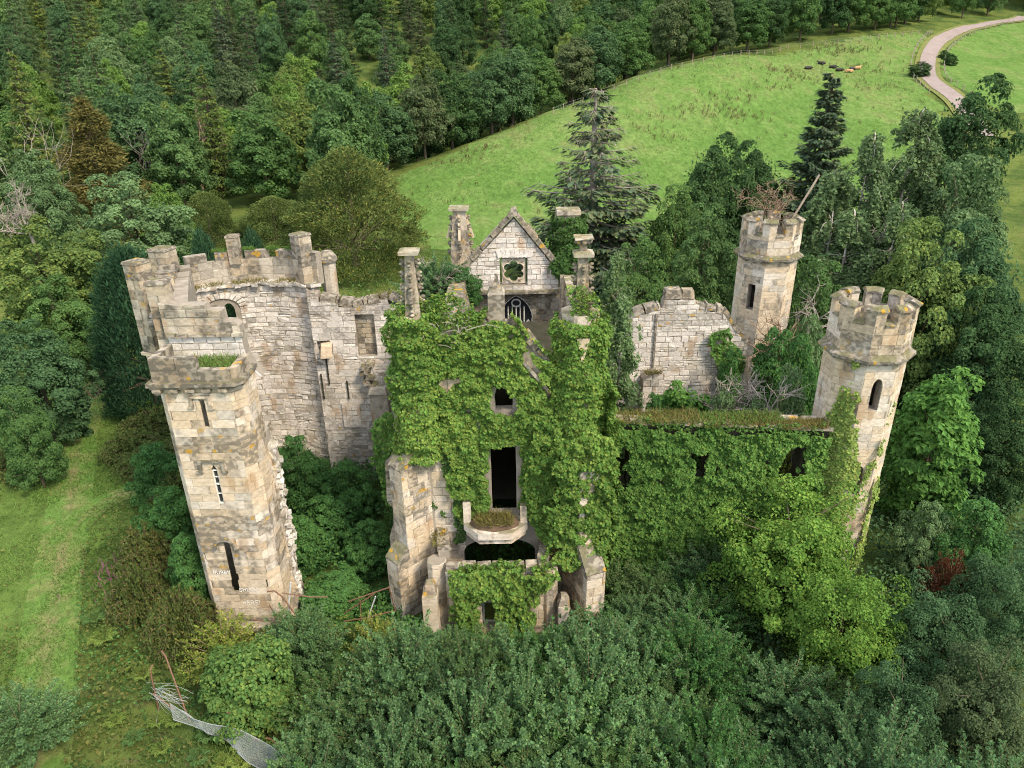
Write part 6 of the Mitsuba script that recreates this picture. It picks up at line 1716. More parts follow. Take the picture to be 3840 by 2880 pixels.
iv.append(ivy_leaves(cyl_map(2.95, 28.7, 0.80, -math.pi), box(-0.3, 5.5, 2.9, 15.2), 950, 303, 0.42, 0.125, freq=2.0, gap=0.33))
iv.append(ivy_leaves(plane_map([-4.9, 28.5, 15.0], [1, 0, 0], [0, -0.3, 0.95]), box(-0.1, -0.9, 3.4, 0.6), 800, 304, 0.6, 0.13))
iv.append(ivy_leaves(plane_map([2.3, 28.0, 15.15], [1, 0, 0], [0, -0.2, 0.98]), box(0, -0.1, 1.3, 1.2), 700, 309, 0.3, 0.13))
iv.append(ivy_leaves(plane_map([4.0, 28.5, 0], [0, 1, 0], [1, 0, 0]), box(-0.9, 3.0, 1.6, 12.0), 420, 305, 0.5, 0.155))
iv.append(ivy_leaves(lambda u, v, w: np.stack([-1.0 - np.asarray(u) * 0.62, FYo + np.asarray(v), 15.15 - np.asarray(u) * 0.78], -1) + np.outer(w, [-0.5, -0.35, 0.8]), box(-0.1, -0.3, 3.2, 0.9), 700, 313, 0.4, 0.125, freq=2.0))
iv.append(ivy_leaves(lambda u, v, w: np.stack([-0.1 + np.asarray(u) * 0.65, FYo + np.asarray(v), 15.1 - np.asarray(u) * 0.76], -1) + np.outer(w, [0.4, -0.45, 0.8]), Polygon([(0.0, -0.4), (1.0, -0.35), (2.0, -0.1), (3.4, -0.3), (3.4, 0.05), (2.0, 0.1), (0.8, 0.1), (0, 0.6)]), 700, 314, 0.35, 0.125, freq=2.0))
mb = join_leaves(iv)
tag('ivy', 'thick bright green ivy covering the tall gabled front of the ruin', 'ivy')
put('ivy__leaves', mb.out(), 'f_ivy', uv=mb.uvs())
# old ivy stems seen at the top left of the gable
rng = RNG(306)
mb = MB()
for i in range(26):
    x0, y0, z0 = rng.uniform(-3.6, -1.6), 28.4 + rng.uniform(-0.3, 0.6), rng.uniform(13.6, 14.8)
    t_ = np.linspace(0, 1, 6)
    a = rng.uniform(0, 6.28)
    L = rng.uniform(0.7, 1.6)
    mb.tube(np.stack([x0 + L * math.cos(a) * t_, y0 + 0.3 * math.sin(a) * t_ - 0.35 * t_, z0 + 0.9 * t_ * (1 - 0.7 * t_) + 0.05 * rng.normal(size=6)], -1), np.linspace(0.03, 0.008, 6), 4)
put('ivy__stems', mb.out(), 'm_grey_twig')
ff = plane_map([0, 26.0, 0], [1, 0, 0], [0, -1, 0])
mb = join_leaves([ivy_leaves(ff, Polygon([(-3.1, 4.2), (-2.9, 1.5), (-2.5, -0.4), (1.1, -0.4), (0.9, 2.0), (1.5, 3.3), (1.9, 3.9), (0.5, 4.0), (-2.2, 4.0)]).difference(Polygon([(-1.75, 0.2), (-1.0, 0.2), (-0.95, 1.9), (-1.2, 2.4), (-1.7, 2.3)])), 900, 310, 0.55, 0.125, freq=2.0, gap=0.36),
                  ivy_leaves(plane_map([0, 25.85, 3.85], [1, 0, 0], [0, 0.3, 0.95]), box(-2.6, -0.3, 2.0, 0.3), 700, 311, 0.3, 0.155),
                  ivy_leaves(plane_map([1.3, 26.2, 4.0], [0.45, 1, 0], [-0.2, 0.3, 0.9]), box(0, -0.3, 2.2, 0.3), 400, 312, 0.3, 0.155)])
tag('ivy_001', 'ivy hanging over the front of the low porch', 'ivy')
put('ivy_001__leaves', mb.out(), 'f_ivy', uv=mb.uvs())
wp_i = Polygon([(-0.3, 0.0), (11.0, 0.0), (11.0, 8.4), (8.0, 8.75), (4, 8.8), (0, 9.2)])
for x, z0, z1, w in ((1.0, 5.6, 7.5, 0.7), (4.9, 6.2, 7.5, 0.5), (9.3, 5.8, 7.8, 0.9)):
    wp_i = wp_i.difference(box(x - w / 2, z0, x + w / 2, z1))
mb = join_leaves([ivy_leaves(fmwg, wp_i, 850, 320, 0.48, 0.12, freq=1.9, gap=0.33), ivy_leaves(plane_map([4.2, 30.05, 9.1], [1, -0.02, -0.05], [0, -0.4, 0.9]), box(0, -0.3, 10.6, 0.3), 330, 321, 0.22, 0.14)])
tag('ivy_002', 'dense ivy covering the low front wall of the right wing', 'ivy')
put('ivy_002__leaves', mb.out(), 'f_ivy_mid', uv=mb.uvs())
ct = cyl_map(16.72, 31.1, 1.69, math.radians(-180))
D_ = math.pi / 180 * 1.69
mb = join_leaves([ivy_leaves(ct, Polygon([(14 * D_, 2.5), (86 * D_, 3.0), (88 * D_, 5.6), (84 * D_, 7.0), (80 * D_, 8.6), (70 * D_, 9.3), (62 * D_, 9.2), (66 * D_, 10.4), (70 * D_, 11.9), (64 * D_, 11.8), (56 * D_, 10.8), (54 * D_, 12.4), (50 * D_, 12.4), (46 * D_, 11.0), (40 * D_, 11.6), (36 * D_, 10.2), (28 * D_, 8.0), (18 * D_, 6.8)]), 620, 330, 0.16, 0.13, edge=0.35, gap=0.36),
                  ivy_leaves(ct, Polygon([(84 * D_, 4.6), (112 * D_, 8.6), (122 * D_, 10.4), (118 * D_, 8.6), (104 * D_, 6.4), (92 * D_, 4.0)]), 620, 331, 0.14, 0.13, edge=0.2),
                  ivy_leaves(ct, Polygon([(100 * D_, 1.0), (135 * D_, 1.0), (132 * D_, 4.5), (126 * D_, 6.6), (112 * D_, 4.5)]), 560, 332, 0.18, 0.13, edge=0.3)])
tag('ivy_003', 'pale yellowish ivy climbing the shaft of the front octagonal tower', 'ivy')
put('ivy_003__leaves', mb.out(), 'f_ivy_yellow', uv=mb.uvs())
cy2 = cyl_map(3.62, 44.0, 0.75, math.radians(-200))
mb = join_leaves([ivy_leaves(cy2, box(0, 12.0, 3.2, 16.3), 520, 340, 0.45, 0.17), ivy_leaves(plane_map([1.6, 42.0, 0], [0.6, 0, 0], [0, -1, 0]), Polygon([(1.2, 13.7), (3.2, 12.2), (3.2, 15.0), (2.2, 14.5)]), 350, 341, 0.3, 0.16)])
tag('ivy_004', 'dark ivy wrapping the square rear turret right of the rear gable', 'ivy')
put('ivy_004__leaves', mb.out(), 'f_ivy_dark', uv=mb.uvs())
mb = join_leaves([ivy_leaves(plane_map([-6.0, 30.4, 0], [1, 0, 0], [-0.2, -1, 0]), Polygon([(-0.9, 7.2), (-0.2, 4.6), (0.3, 5.0), (0.7, 7.6), (1.6, 8.4), (1.5, 10.2), (0.3, 10.3), (-0.5, 9.4)]), 480, 350, 0.5, 0.155, edge=0.35)])
tag('ivy_005', 'bush of ivy hanging at the left edge of the gabled front beside the hall wall', 'ivy')
put('ivy_005__leaves', mb.out(), 'f_ivy_mid', uv=mb.uvs())
mb = join_leaves([ivy_leaves(plane_map([12.2, 41.8, 0], [1, 0, 0], [0, -1, 0]), Polygon([(0.2, 9.6), (1.3, 9.5), (2.6, 7.6), (2.4, 5.0), (1.2, 5.5), (1.0, 7.0), (0.2, 8.0)]), 420, 360, 0.3, 0.16, edge=0.3)])
tag('ivy_006', 'ivy trailing down the right end of the whitish inner wall', 'ivy')
put('ivy_006__leaves', mb.out(), 'f_ivy_mid', uv=mb.uvs())
# trailing ivy on the bare left part of the gable front
mb = join_leaves([ivy_leaves(fm_f, Polygon([(-3.3, 9.2), (-2.6, 9.0), (-2.3, 5.2), (-2.3, 3.6), (-2.9, 3.6), (-2.9, 6.5), (-3.5, 8.2)]), 520, 365, 0.16, 0.13, edge=0.3),
                  ivy_leaves(fm_f, Polygon([(-3.9, 6.2), (-3.3, 5.4), (-3.2, 5.0), (-4.0, 5.8)]), 420, 366, 0.08, 0.12, edge=0.12)])
tag('ivy_007', 'dark small leaved ivy trailing beside the left corner buttress', 'ivy')
put('ivy_007__leaves', mb.out(), 'f_ivy_dark', uv=mb.uvs())

# ------------------------------------------------------------------ grass and ground cover
MESHZONE = LineString([(-15.5, 22.3), (-14, 21.1), (-12, 20.1), (-10.8, 19.5), (-8.4, 18.2)]).buffer(0.55)
CAST = Polygon([(-15.6, 26.2), (-10.6, 26.2), (-5.5, 26), (4, 25.5), (14, 29), (19, 29), (19, 48), (-20.5, 48), (-20.5, 34)])
PATHS = LineString(PATH_C).buffer(1.25).union(LineString(PATH2_C).buffer(0.8))


def scatter(n, x0, x1, y0, y1, rng, avoid=(), inside=None, dens=None):
    x, y = rng.uniform(x0, x1, n), rng.uniform(y0, y1, n)
    k = np.ones(n, bool)
    for a in avoid:
        k &= ~shapely.contains_xy(a, x, y)
    if inside is not None:
        k &= shapely.contains_xy(inside, x, y)
    k &= np.abs(x) < 0.86 * (y + 14)
    if dens is not None:
        k &= rng.random(n) < dens(x, y)
    return x[k], y[k]


def blades(x, y, L, W, rng, lean=0.7, lift=0.0):
    n = len(x)
    P = np.stack([x, y, gz(x, y) + lift], -1)
    D = np.stack([rng.normal(0, lean, n), rng.normal(0, lean, n), np.ones(n)], -1)
    N = rdir(rng, n) * [1, 1, 0.3] + [0, -0.3, 0.5]
    return leaf_mesh(P, D, nrm(N), L * rng.uniform(0.5, 1.4, n), W, rng, 0.1)


rng = RNG(400)
x, y = scatter(110000, -40, -10, 12, 58, rng, [CAST], dens=lambda x, y: 0.15 + 0.85 * (meshkit.noise(np.stack([x * 0.5, y * 0.5, 0 * x], -1), 4) > 0.42))
v, f, uv = blades(x, y, 0.26, 0.045, rng)
put('grass', (v, f), 'f_grass', uv=uv, kind='stuff', label='long green grass beside and on the path', category='grass')
x, y = scatter(26000, -30, 42, 47, 88, rng, [CAST, meadow_poly])
v, f, uv = blades(x, y, 0.42, 0.10, rng)
put('grass', (v, f), 'f_grass', uv=uv, kind='stuff', label='rough grass in the clearing behind the ruin', category='grass')


def hummocks(n, region, seed, amp, leaf, avoid, dens=None, freq=0.5):
    rng = RNG(seed)
    x, y = scatter(n, *region, rng, avoid, dens=dens)
    q = np.stack([x * freq, y * freq, 0 * x], -1)
    h = amp * np.clip(meshkit.fbm(q, 3, seed) * 1.9 - 0.45, 0, 1.3)
    dd = 0.15
    hx = amp * np.clip(meshkit.fbm(q + [dd * freq, 0, 0], 3, seed) * 1.9 - 0.45, 0, 1.3)
    hy = amp * np.clip(meshkit.fbm(q + [0, dd * freq, 0], 3, seed) * 1.9 - 0.45, 0, 1.3)
    N = nrm(np.stack([-(hx - h) / dd, -(hy - h) / dd, np.ones(len(x))], -1)) + rdir(rng, len(x)) * 0.6
    P = np.stack([x, y, gz(x, y) + h * rng.uniform(0.55, 1.0, len(x)) + 0.08 * rng.random(len(x))], -1)
    return leaves_from(P, nrm(N), leaf, rng)


v, f, uv = hummocks(70000, (-34, -5, 13, 50), 410, 1.0, 0.15, [CAST, PATHS, MESHZONE], dens=lambda x, y: np.clip(1.25 * (x + 25.5) / 4 + 0.25 + 0.9 * (meshkit.noise(np.stack([x * 0.35, y * 0.35, 0 * x], -1), 9) - 0.5), 0.05, 1) * 1.0)
put('undergrowth', (v, f), 'f_bramble', uv=uv, kind='stuff', label='brambles and weeds between the path and the ruin', category='undergrowth')
v, f, uv = hummocks(30000, (-34, -5, 13, 50), 411, 1.2, 0.14, [CAST, PATHS, MESHZONE], dens=lambda x, y: np.clip(1.2 * (x + 24) / 5 + 0.2, 0.04, 1) * (meshkit.noise(np.stack([x * 0.3, y * 0.3, 0 * x + 7], -1), 9) > 0.4))
put('undergrowth', (v, f), 'f_rowan', uv=uv, kind='stuff', label='dark green nettles and saplings among the brambles', category='undergrowth')
v, f, uv = hummocks(30000, (-26, 44, 48, 86), 412, 1.3, 0.34, [CAST, meadow_poly], freq=0.25, dens=lambda x, y: np.clip((x - 2) / 8, 0.06, 1))
put('undergrowth', (v, f), 'f_midb', uv=uv, kind='stuff', label='leafy scrub in the clearing behind the right wing', category='undergrowth')
v, f, uv = hummocks(52000, (2, 30, 12, 48), 413, 2.2, 0.22, [CAST, box(4, 25, 15, 30)], freq=0.4)
put('undergrowth', (v, f), 'f_blue', uv=uv, kind='stuff', label='dense scrub under the trees on the right', category='undergrowth')
v, f, uv = hummocks(26000, (-14, 16, 29.5, 41.5), 414, 2.4, 0.2, [], freq=0.5)
put('undergrowth', (v, f), 'f_rowan', uv=uv, kind='stuff', label='plants carpeting the floor inside the ruin', category='undergrowth')
v, f, uv = hummocks(22000, (-12, 6, 22, 29), 415, 1.4, 0.17, [Polygon([(-15, 26.2), (-10.6, 26.2), (-10.6, 30), (-15, 30)]), Polygon([(-5.5, 25.8), (4, 25.2), (4, 30), (-5.5, 30)])], freq=0.6)
put('undergrowth', (v, f), 'f_rowan', uv=uv, kind='stuff', label='weeds round the foot of the front walls', category='undergrowth')

# meadow: tussocks and dark dock stalks
rng = RNG(420)
x, y = scatter(52000, -25, 150, 84, 225, rng, [], inside=meadow_poly.buffer(-1.5), dens=lambda x, y: np.clip(2.2 * meshkit.noise(np.stack([x * 0.16, y * 0.09, 0 * x], -1), 21) - 0.5, 0.05, 1) * np.clip(1.3 - (y - 84) / 220, 0.4, 1))
v, f, uv = blades(x, y, 0.34, 0.11, rng, 0.9)
put('meadow_grass', (v, f), 'f_grass', uv=uv, kind='stuff', label='uneven tussocks of the grazed meadow', category='grass')
P = []
for cx, cy, r, n in WEEDS:
    P.append(np.stack([cx + rng.normal(0, r, n), cy + rng.normal(0, r * 0.45, n)], -1))
P.append(np.stack(scatter(330, -20, 130, 100, 215, rng, [], inside=meadow_poly.buffer(-2)), -1))
P = np.vstack(P)
P = P[shapely.contains_xy(meadow_poly, P[:, 0], P[:, 1])]
k = np.repeat(np.arange(len(P)), 5)
xy = P[k] + rng.normal(0, 0.16, (len(k), 2))
v, f, uv = blades(xy[:, 0], xy[:, 1], 0.75, 0.11, rng, 0.22)
put('dock_stalks', (v, f), 'f_stalk', uv=uv, kind='stuff', label='clumps of dark withered dock stalks scattered over the meadow', category='weed')
# grass on the wall tops
def wall_grass(name, boxes, n, L, bsdf, seed, label, W=0.035):
    rng = RNG(seed)
    P = []
    for (a, b) in boxes:
        P.append(rng.uniform(np.minimum(a, b), np.maximum(a, b), (n, 3)))
    P = np.vstack(P)
    D = np.stack([rng.normal(0, 0.6, len(P)), rng.normal(0, 0.6, len(P)) - 0.15, np.ones(len(P))], -1)
    v, f, uv = leaf_mesh(P, D, nrm(rdir(rng, len(P)) + [0, -0.3, 0.4]), L * rng.uniform(0.4, 1.4, len(P)), W, rng)
    put(name, (v, f), bsdf, uv=uv, kind='stuff', label=label, category='grass')


wall_grass('wall_grass', [([4.3, 29.75, 9.2], [9, 30.95, 9.24]), ([9, 29.75, 8.95], [12.8, 30.9, 9.0]), ([12.8, 29.7, 8.78], [15.0, 30.5, 8.8])], 1500, 0.34, 'f_drygrass', 430, 'dry grass along the top of the wing wall')
wall_grass('wall_grass', [([4.3, 29.85, 9.2], [13, 30.95, 9.0])], 2600, 0.28, 'f_grass', 431, 'green grass along the top of the wing wall')
wall_grass('wall_grass', [([-14.4, 26.7, 13.48], [-11.5, 28.3, 13.55])], 1300, 0.34, 'f_grass', 432, 'grass growing on the flat roof of the square tower')
wall_grass('wall_grass', [([-1.8, 27.2, 5.3], [-0.1, 28.2, 5.4])], 800, 0.40, 'f_drygrass', 433, 'dry grass on the mossy bay floor above the porch')
wall_grass('wall_grass', [([-3.9, 27.0, 4.3], [-3.3, 28.3, 4.4]), ([1.5, 27.0, 3.8], [2.0, 28.3, 3.9])], 350, 0.22, 'f_drygrass', 434, 'rusty grass on the rim of the porch')
P_ = [(ARC_C[0] + (ARC_R + 0.1) * math.cos(a), ARC_C[1] + (ARC_R + 0.1) * math.sin(a)) for a in a_start + (a_end - a_start) * np.array([0.06, 0.13, 0.22, 0.4, 0.48, 0.56, 0.74, 0.84])]
wall_grass('wall_grass', [([x - 0.4, y - 0.3, 13.12], [x + 0.4, y + 0.3, 13.2]) for x, y in P_], 110, 0.26, 'f_drygrass', 435, 'tufts of grass on the ledge inside the bow')
wall_grass('wall_grass', [([ARC_C[0] + (ARC_R + 0.6) * math.cos(a) - 0.4, ARC_C[1] + (ARC_R + 0.6) * math.sin(a) - 0.2, 15.0], [ARC_C[0] + (ARC_R + 0.6) * math.cos(a) + 0.4, ARC_C[1] + (ARC_R + 0.6) * math.sin(a) + 0.2, 15.05]) for a in a_start + (a_end - a_start) * np.array([0.3, 0.5, 0.66, 0.8])], 260, 0.2, 'f_grass', 436, 'grass on top of the battlements')
wall_grass('wall_grass', [([15.7, 30.1, 12.9], [17.7, 32.1, 13.0])], 700, 0.75, 'f_drygrass', 437, 'dry weeds inside the crown of the front octagonal tower', W=0.05)
wall_grass('wall_grass', [([-7.9, 40.2, 12.2], [-7.0, 40.9, 12.3])], 200, 0.5, 'f_drygrass', 438, 'dry grass tuft on top of the whitish hall wall')
wall_grass('wall_grass', [([8.3, 40.5, 6.9], [9.4, 41.0, 7.0])], 250, 0.35, 'f_drygrass', 439, 'grass on the stub of the cross wall')

# ------------------------------------------------------------------ ferns and flowers
rng = RNG(440)
for i, (x, y, s) in enumerate(FERNS):
    plant('fern', 'fern', 'f_fern' if i % 3 else 'f_mid', x, y, float(gz(x, y)) + 0.35 * s, 0.75 * s, 0.8 * s, rng.uniform(0, 360), FERN_LABELS.get(i, 'yellow green fern in the weeds around the broken fence'), 'fern', None if i in FERN_LABELS else 'ferns around the broken fence')
x, y = rng.normal(-20.3, 1.0, 150), rng.normal(30.3, 1.1, 150)
P = np.stack([x, y, gz(x, y) + 0.9], -1)
D = np.stack([rng.normal(0, 0.15, 150), rng.normal(0, 0.15, 150), np.ones(150)], -1)
v, f, uv = leaf_mesh(P, D, nrm(rdir(rng, 150) + [0, -0.6, 0.2]), 0.5 * rng.uniform(0.6, 1.3, 150), 0.09, rng)
put('willowherb', (v, f), 'f_willowherb', uv=uv, kind='stuff', label='patch of fading purple willowherb beside the grass path', category='flowers')

# ------------------------------------------------------------------ bare trees, twigs, pole
BARE_ = [('bare_tree', -48.5, 116, 5.2, 13.5, 0.28, 3, 'm_tan_twig', 'bare forked pale trunk standing in the dark gap of the wood', 'tree', 1, (0.08, 0, 1)),
         ('bare_tree', -52.5, 112, 5.2, 12.0, 0.14, 3, 'm_grey_twig', 'thin white topped bare tree with ivy at its foot, left of the forked trunk', 'tree', 2, (-0.1, 0, 1)),
         ('bare_tree', -61.4, 92, 3.0, 15.0, 0.11, 3, 'm_grey_twig', 'bleached dead trunk at the left edge', 'tree', 3, (0, 0, 1)),
         ('dead_branches', -40.6, 60.5, 11.5, 6.5, 0.14, 4, 'm_grey_twig', 'grey dead branches on top of the yellowish tree at the left edge', 'branches', 4, (0, 0, 1)),
         ('dead_branches', 13.3, 34.2, 6.6, 6.0, 0.13, 4, 'm_grey_twig', 'spreading bare grey branches inside the right wing', 'branches', 5, (-0.1, 0, 1)),
         ('dead_branches', 16.9, 40.8, 7.4, 6.0, 0.10, 3, 'm_tan_twig', 'bare twiggy branches at the foot of the rear octagonal tower', 'branches', 6, (-0.35, 0, 1)),
         ('dead_branches', 19.0, 43.0, 8.0, 6.0, 0.10, 3, 'm_grey_twig', 'bare branches between the two octagonal towers', 'branches', 7, (0.2, 0, 1)),
         ('dead_branches', -4.4, 41.0, 11.5, 4.6, 0.09, 4, 'm_grey_twig', 'bare grey shrub on the wall left of the rear gable', 'branches', 8, (-0.3, 0, 1)),
         ('dead_shrub', 16.3, 45.0, 14.2, 5.6, 0.05, 4, 'm_tan_twig', 'dead twiggy shrub growing out of the crown of the rear octagonal tower', 'shrub', 9, (-0.1, 0, 1)),
         ('dead_branches', 28.0, 52, 11.0, 5.0, 0.08, 3, 'm_grey_twig', 'grey dead twigs among the birches on the right', 'branches', 10, (0, 0, 1))]
for nm, x, y, z, H, r, lev, bark, lab, cat, sd, lean in BARE_:
    mb = branches(500 + sd, H, r, lev, 4 if 'dead' in nm else 3, 0.75 if 'dead' in nm else 0.5, 0.2 if 'dead' in nm else 0.4, 0.74, lean, 0.55 if nm == 'bare_tree' else 0.34)
    v, f = mb.out()
    key = put(nm, (v + [x, y, z], f), bark, smooth=True, label=lab, category=cat)
for z in (0,):
    m = MB().tube([[17.0, 44.9, 13.9], [18.2, 45.2, 16.1], [19.35, 45.5, 18.2]], [0.075, 0.07, 0.065], 8)
    put('pole', m.out(), 'm_wood', smooth=30, label='weathered wooden pole leaning out of the rear octagonal tower', category='pole')

# ------------------------------------------------------------------ litter, fences, pipes
rng = RNG(450)
for i, (x, y, s) in enumerate(((-40.3, 62.2, 0.55), (-40.9, 61.2, 0.42), (-39.8, 63.3, 0.5), (-40.5, 60.2, 0.4))):
    q = trimesh.creation.icosphere(subdivisions=2, radius=1)
    v = q.vertices * [s, s * 0.7, s * 0.4] * (0.75 + 0.5 * meshkit.noise(q.vertices * 2.5 + i * 7, 3)[:, None]) + [x, y, float(gz(x, y)) + s * 0.3]
    put('litter', (v, q.faces), 'm_litter', label=['largest crumpled white litter bag left of the cypress', 'white litter lump below the largest bag', 'bluish white litter farthest back beside the cypress', 'white litter nearest the path left of the cypress'][i], category='litter')

POSTS = [((-15.3, 21.9, -0.2), (-15.34, 22.2, 2.0), (-15.3, 22.4, 2.12), 'rusty upright fence post at the left end of the torn mesh'),
         ((-13.65, 21.2, -0.1), (-15.05, 23.0, 1.95), (-15.35, 23.3, 2.0), 'long leaning rusty fence post left of the round leaved bush'),
         ((-11.2, 20.25, -0.2), (-11.18, 20.1, 1.8), (-11.3, 19.95, 2.1), 'rusty fence post with a cranked top in the middle of the mesh'),
         ((-9.15, 19.0, -0.2), (-9.22, 18.9, 1.8), (-9.4, 18.75, 2.1), 'rusty fence post at the right end of the mesh'),
         ((-6.9, 18.7, -0.2), (-7.1, 18.3, 1.8), (-7.3, 18.1, 2.1), 'rusty fence post beside the hawthorn thicket at the bottom')]
for a, b, c, lab in POSTS:
    put('fence_post', MB().tube([a, b, c], 0.034, 6).out(), 'm_rust', smooth=40, label=lab, category='post')
for a, b, lab in (((-15.35, 21.95, 0.95), (-14.3, 21.42, 0.65), 'short rusty rail at the left end of the torn mesh'), ((-10.98, 19.92, 1.0), (-10.1, 19.6, 0.9), 'short rusty rail beside the middle post'), ((-9.15, 18.9, 0.85), (-8.3, 18.72, 0.78), 'short rusty rail beside the right post')):
    put('fence_rail', MB().tube([a, b], 0.036, 6).out(), 'm_rust', smooth=40, label=lab, category='rail')
top_ = np.array([(-14.2, 21.1, 0.95), (-12.9, 20.3, 0.95), (-12.1, 20.0, 1.0), (-11.5, 19.85, 1.05), (-10.9, 19.75, 1.0), (-10.1, 19.4, 0.9), (-9.4, 19.05, 0.85), (-8.7, 18.45, 0.8)])
bot_ = np.array([(-14.05, 20.8, 0.35), (-13.1, 20.45, 0.4), (-12.2, 20.05, 0.4), (-11.5, 19.85, 0.25), (-10.9, 19.3, 0.2), (-10.4, 18.9, 0.2), (-9.7, 18.55, 0.2), (-9.0, 18.2, 0.3)])
mb = MB()
nu, nv = 110, 9
tt = np.linspace(0, 1, nu)
ip = lambda A: np.stack([np.interp(tt, np.linspace(0, 1, 8), A[:, c]) for c in range(3)], -1)
TT, BB = ip(top_), ip(bot_)
grid = TT[:, None] * (1 - np.linspace(0, 1, nv))[None, :, None] + BB[:, None] * np.linspace(0, 1, nv)[None, :, None]
bulge = 0.14 * np.sin(np.linspace(0, np.pi, nv))[None, :] * np.sin(tt * 17)[:, None]
grid[..., 2] += 0.4
TT[:, 2] += 0.4
BB[:, 2] += 0.4
grid[..., 1] += bulge
grid[..., 2] += bulge * 0.8
for s in (1, -1):
    for i in range(-nv, nu + nv):
        idx = [(i + s * j, j) for j in range(nv) if 0 <= i + s * j < nu]
        if len(idx) > 1:
            mb.tube([grid[a, b] for a, b in idx], 0.006, 3)
mb.tube(TT[::4], 0.012, 4)
mb.tube(BB[::4], 0.012, 4)
tag('chain_link_fence', 'torn sagging grey chain link mesh along the broken fence at the bottom left', 'fence')
put('chain_link_fence__mesh', mb.out(), 'm_wire')
mb = MB()
rng = RNG(451)
for i in range(26):
    a = np.array([-15.3, 22.0, 0.9]) + rng.normal(0, 0.15, 3)
    b = np.array([-14.2, 21.6, 0.7]) + rng.normal(0, 0.45, 3)
    mid = (a + b) / 2 + rng.normal(0, 0.3, 3)
    t_ = np.linspace(0, 1, 7)[:, None]
    mb.tube((1 - t_) ** 2 * a + 2 * t_ * (1 - t_) * mid + t_ ** 2 * b, 0.006, 3)
put('chain_link_fence__loose_wires', mb.out(), 'm_wire')

PIPES = [([(-10.12, 25.5, 3.75), (-10.5, 25.55, 2.0), (-10.9, 25.6, 0.0)], 0.05, 'm_galv', 'grey scaffold pole standing at the right of the square tower foot'),
         ([(-11.3, 25.6, 3.17), (-10.96, 25.55, 3.25), (-10.62, 25.5, 2.95), (-10.1, 25.4, 1.9)], 0.045, 'm_rust', 'bent rusty pipe curving down beside the square tower'),
         ([(-10.6, 25.5, 3.16), (-9.3, 25.45, 2.94), (-8.6, 25.6, 2.8)], 0.04, 'm_rust', 'level rusty pipe right of the grey scaffold pole'),
         ([(-12.22, 25.6, 1.55), (-10.72, 25.5, 1.38)], 0.045, 'm_rust', 'rusty pipe lying across the square tower foot'),
         ([(-11.33, 25.6, 2.41), (-11.18, 25.55, 2.0), (-11.12, 25.5, 1.3)], 0.04, 'm_rust', 'short bent rusty pipe at the square tower corner'),
         ([(-8.1, 27.0, 1.28), (-6.05, 26.9, 2.18)], 0.045, 'm_rust', 'upper slanting rusty pipe left of the corner buttress'),
         ([(-8.54, 27.0, 0.43), (-6.78, 26.9, 1.82)], 0.045, 'm_rust', 'middle slanting rusty pipe left of the corner buttress'),
         ([(-8.6, 26.9, 0.1), (-7.2, 26.8, 0.45), (-5.9, 26.9, 0.75)], 0.045, 'm_rust', 'low rusty pipe left of the corner buttress'),
         ([(-6.05, 26.95, 2.2), (-5.85, 26.9, 0.7)], 0.04, 'm_rust', 'upright rusty pipe against the corner buttress'),
         ([(-7.5, 26.9, 1.4), (-7.6, 26.8, -0.3)], 0.04, 'm_rust', 'upright rusty pipe in the middle of the pipe heap'),
         ([(-6.72, 26.85, 1.7), (-7.4, 26.75, -0.1)], 0.045, 'm_galv', 'grey slanting pipe in the pipe heap')]
for p, r, b, lab in PIPES:
    put('pipe', MB().tube(p, r * 0.75, 7).out(), b, smooth=40, label=lab, category='pipe')

# ------------------------------------------------------------------ meadow fences, hedge bushes
def post_fence(name, pts, gap, label, h=1.15, seed=0, wires=(0.5, 1.0)):
    rng = RNG(seed)
    ls = LineString(pts)
    n = int(ls.length / gap)
    q = np.array([ls.interpolate(i / n, True).coords[0] for i in range(n + 1)])
    z = gz(q[:, 0], q[:, 1]) + 0.1
    name = numbered(name)
    tag(name, label, 'fence')
    for (x, y), zz in zip(q, z):
        m = MB().obox([x, y, zz + h / 2 - 0.1], [0.075, 0.075, h / 2 + 0.1], np.eye(3) + rng.normal(0, 0.04, (3, 3)), taper=0.85)
        put(f'{name}__post', m.out(), 'm_wood')
    for w in wires:
        put(f'{name}__wire', MB().tube(np.c_[q, z + w], 0.012, 3).out(), 'm_wire')


post_fence('field_fence', FENCE, 3.4, 'post and wire fence along the foot of the dark tree row behind the meadow', seed=1)
lc = LANE_C[::-1]
off = LANE_S
post_fence('field_fence', (LANE_C - LANE_S * 3.6)[28:95:6], 3.2, 'post and wire fence on the left side of the lane', seed=2)
post_fence('field_fence', (LANE_C + LANE_S * 3.6)[25:140:6], 4.0, 'post and wire fence on the right side of the lane', seed=3)
for i, (x, y, H, R, lab) in enumerate(((96.6, 181, 3.2, 2.6, 'round dark thorn bush beside the fence left of the lane'), (108.4, 190, 2.6, 1.7, 'nearer small bush on the right of the lane'), (110.6, 197, 2.2, 1.5, 'farther small bush on the right of the lane'))):
    plant('thorn_bush', 'rowan', 'f_dark', x, y, float(gz(x, y)) - 0.2, H, R, 40 * i, lab, 'bush')

# ------------------------------------------------------------------ cattle lying in the meadow
def limb(a, b, ra, rb):
    s = lambda p, r: m3.Manifold.sphere(r, 12).translate(list(map(float, p)))
    return m3.Manifold.batch_hull([s(a, ra), s(b, rb)])


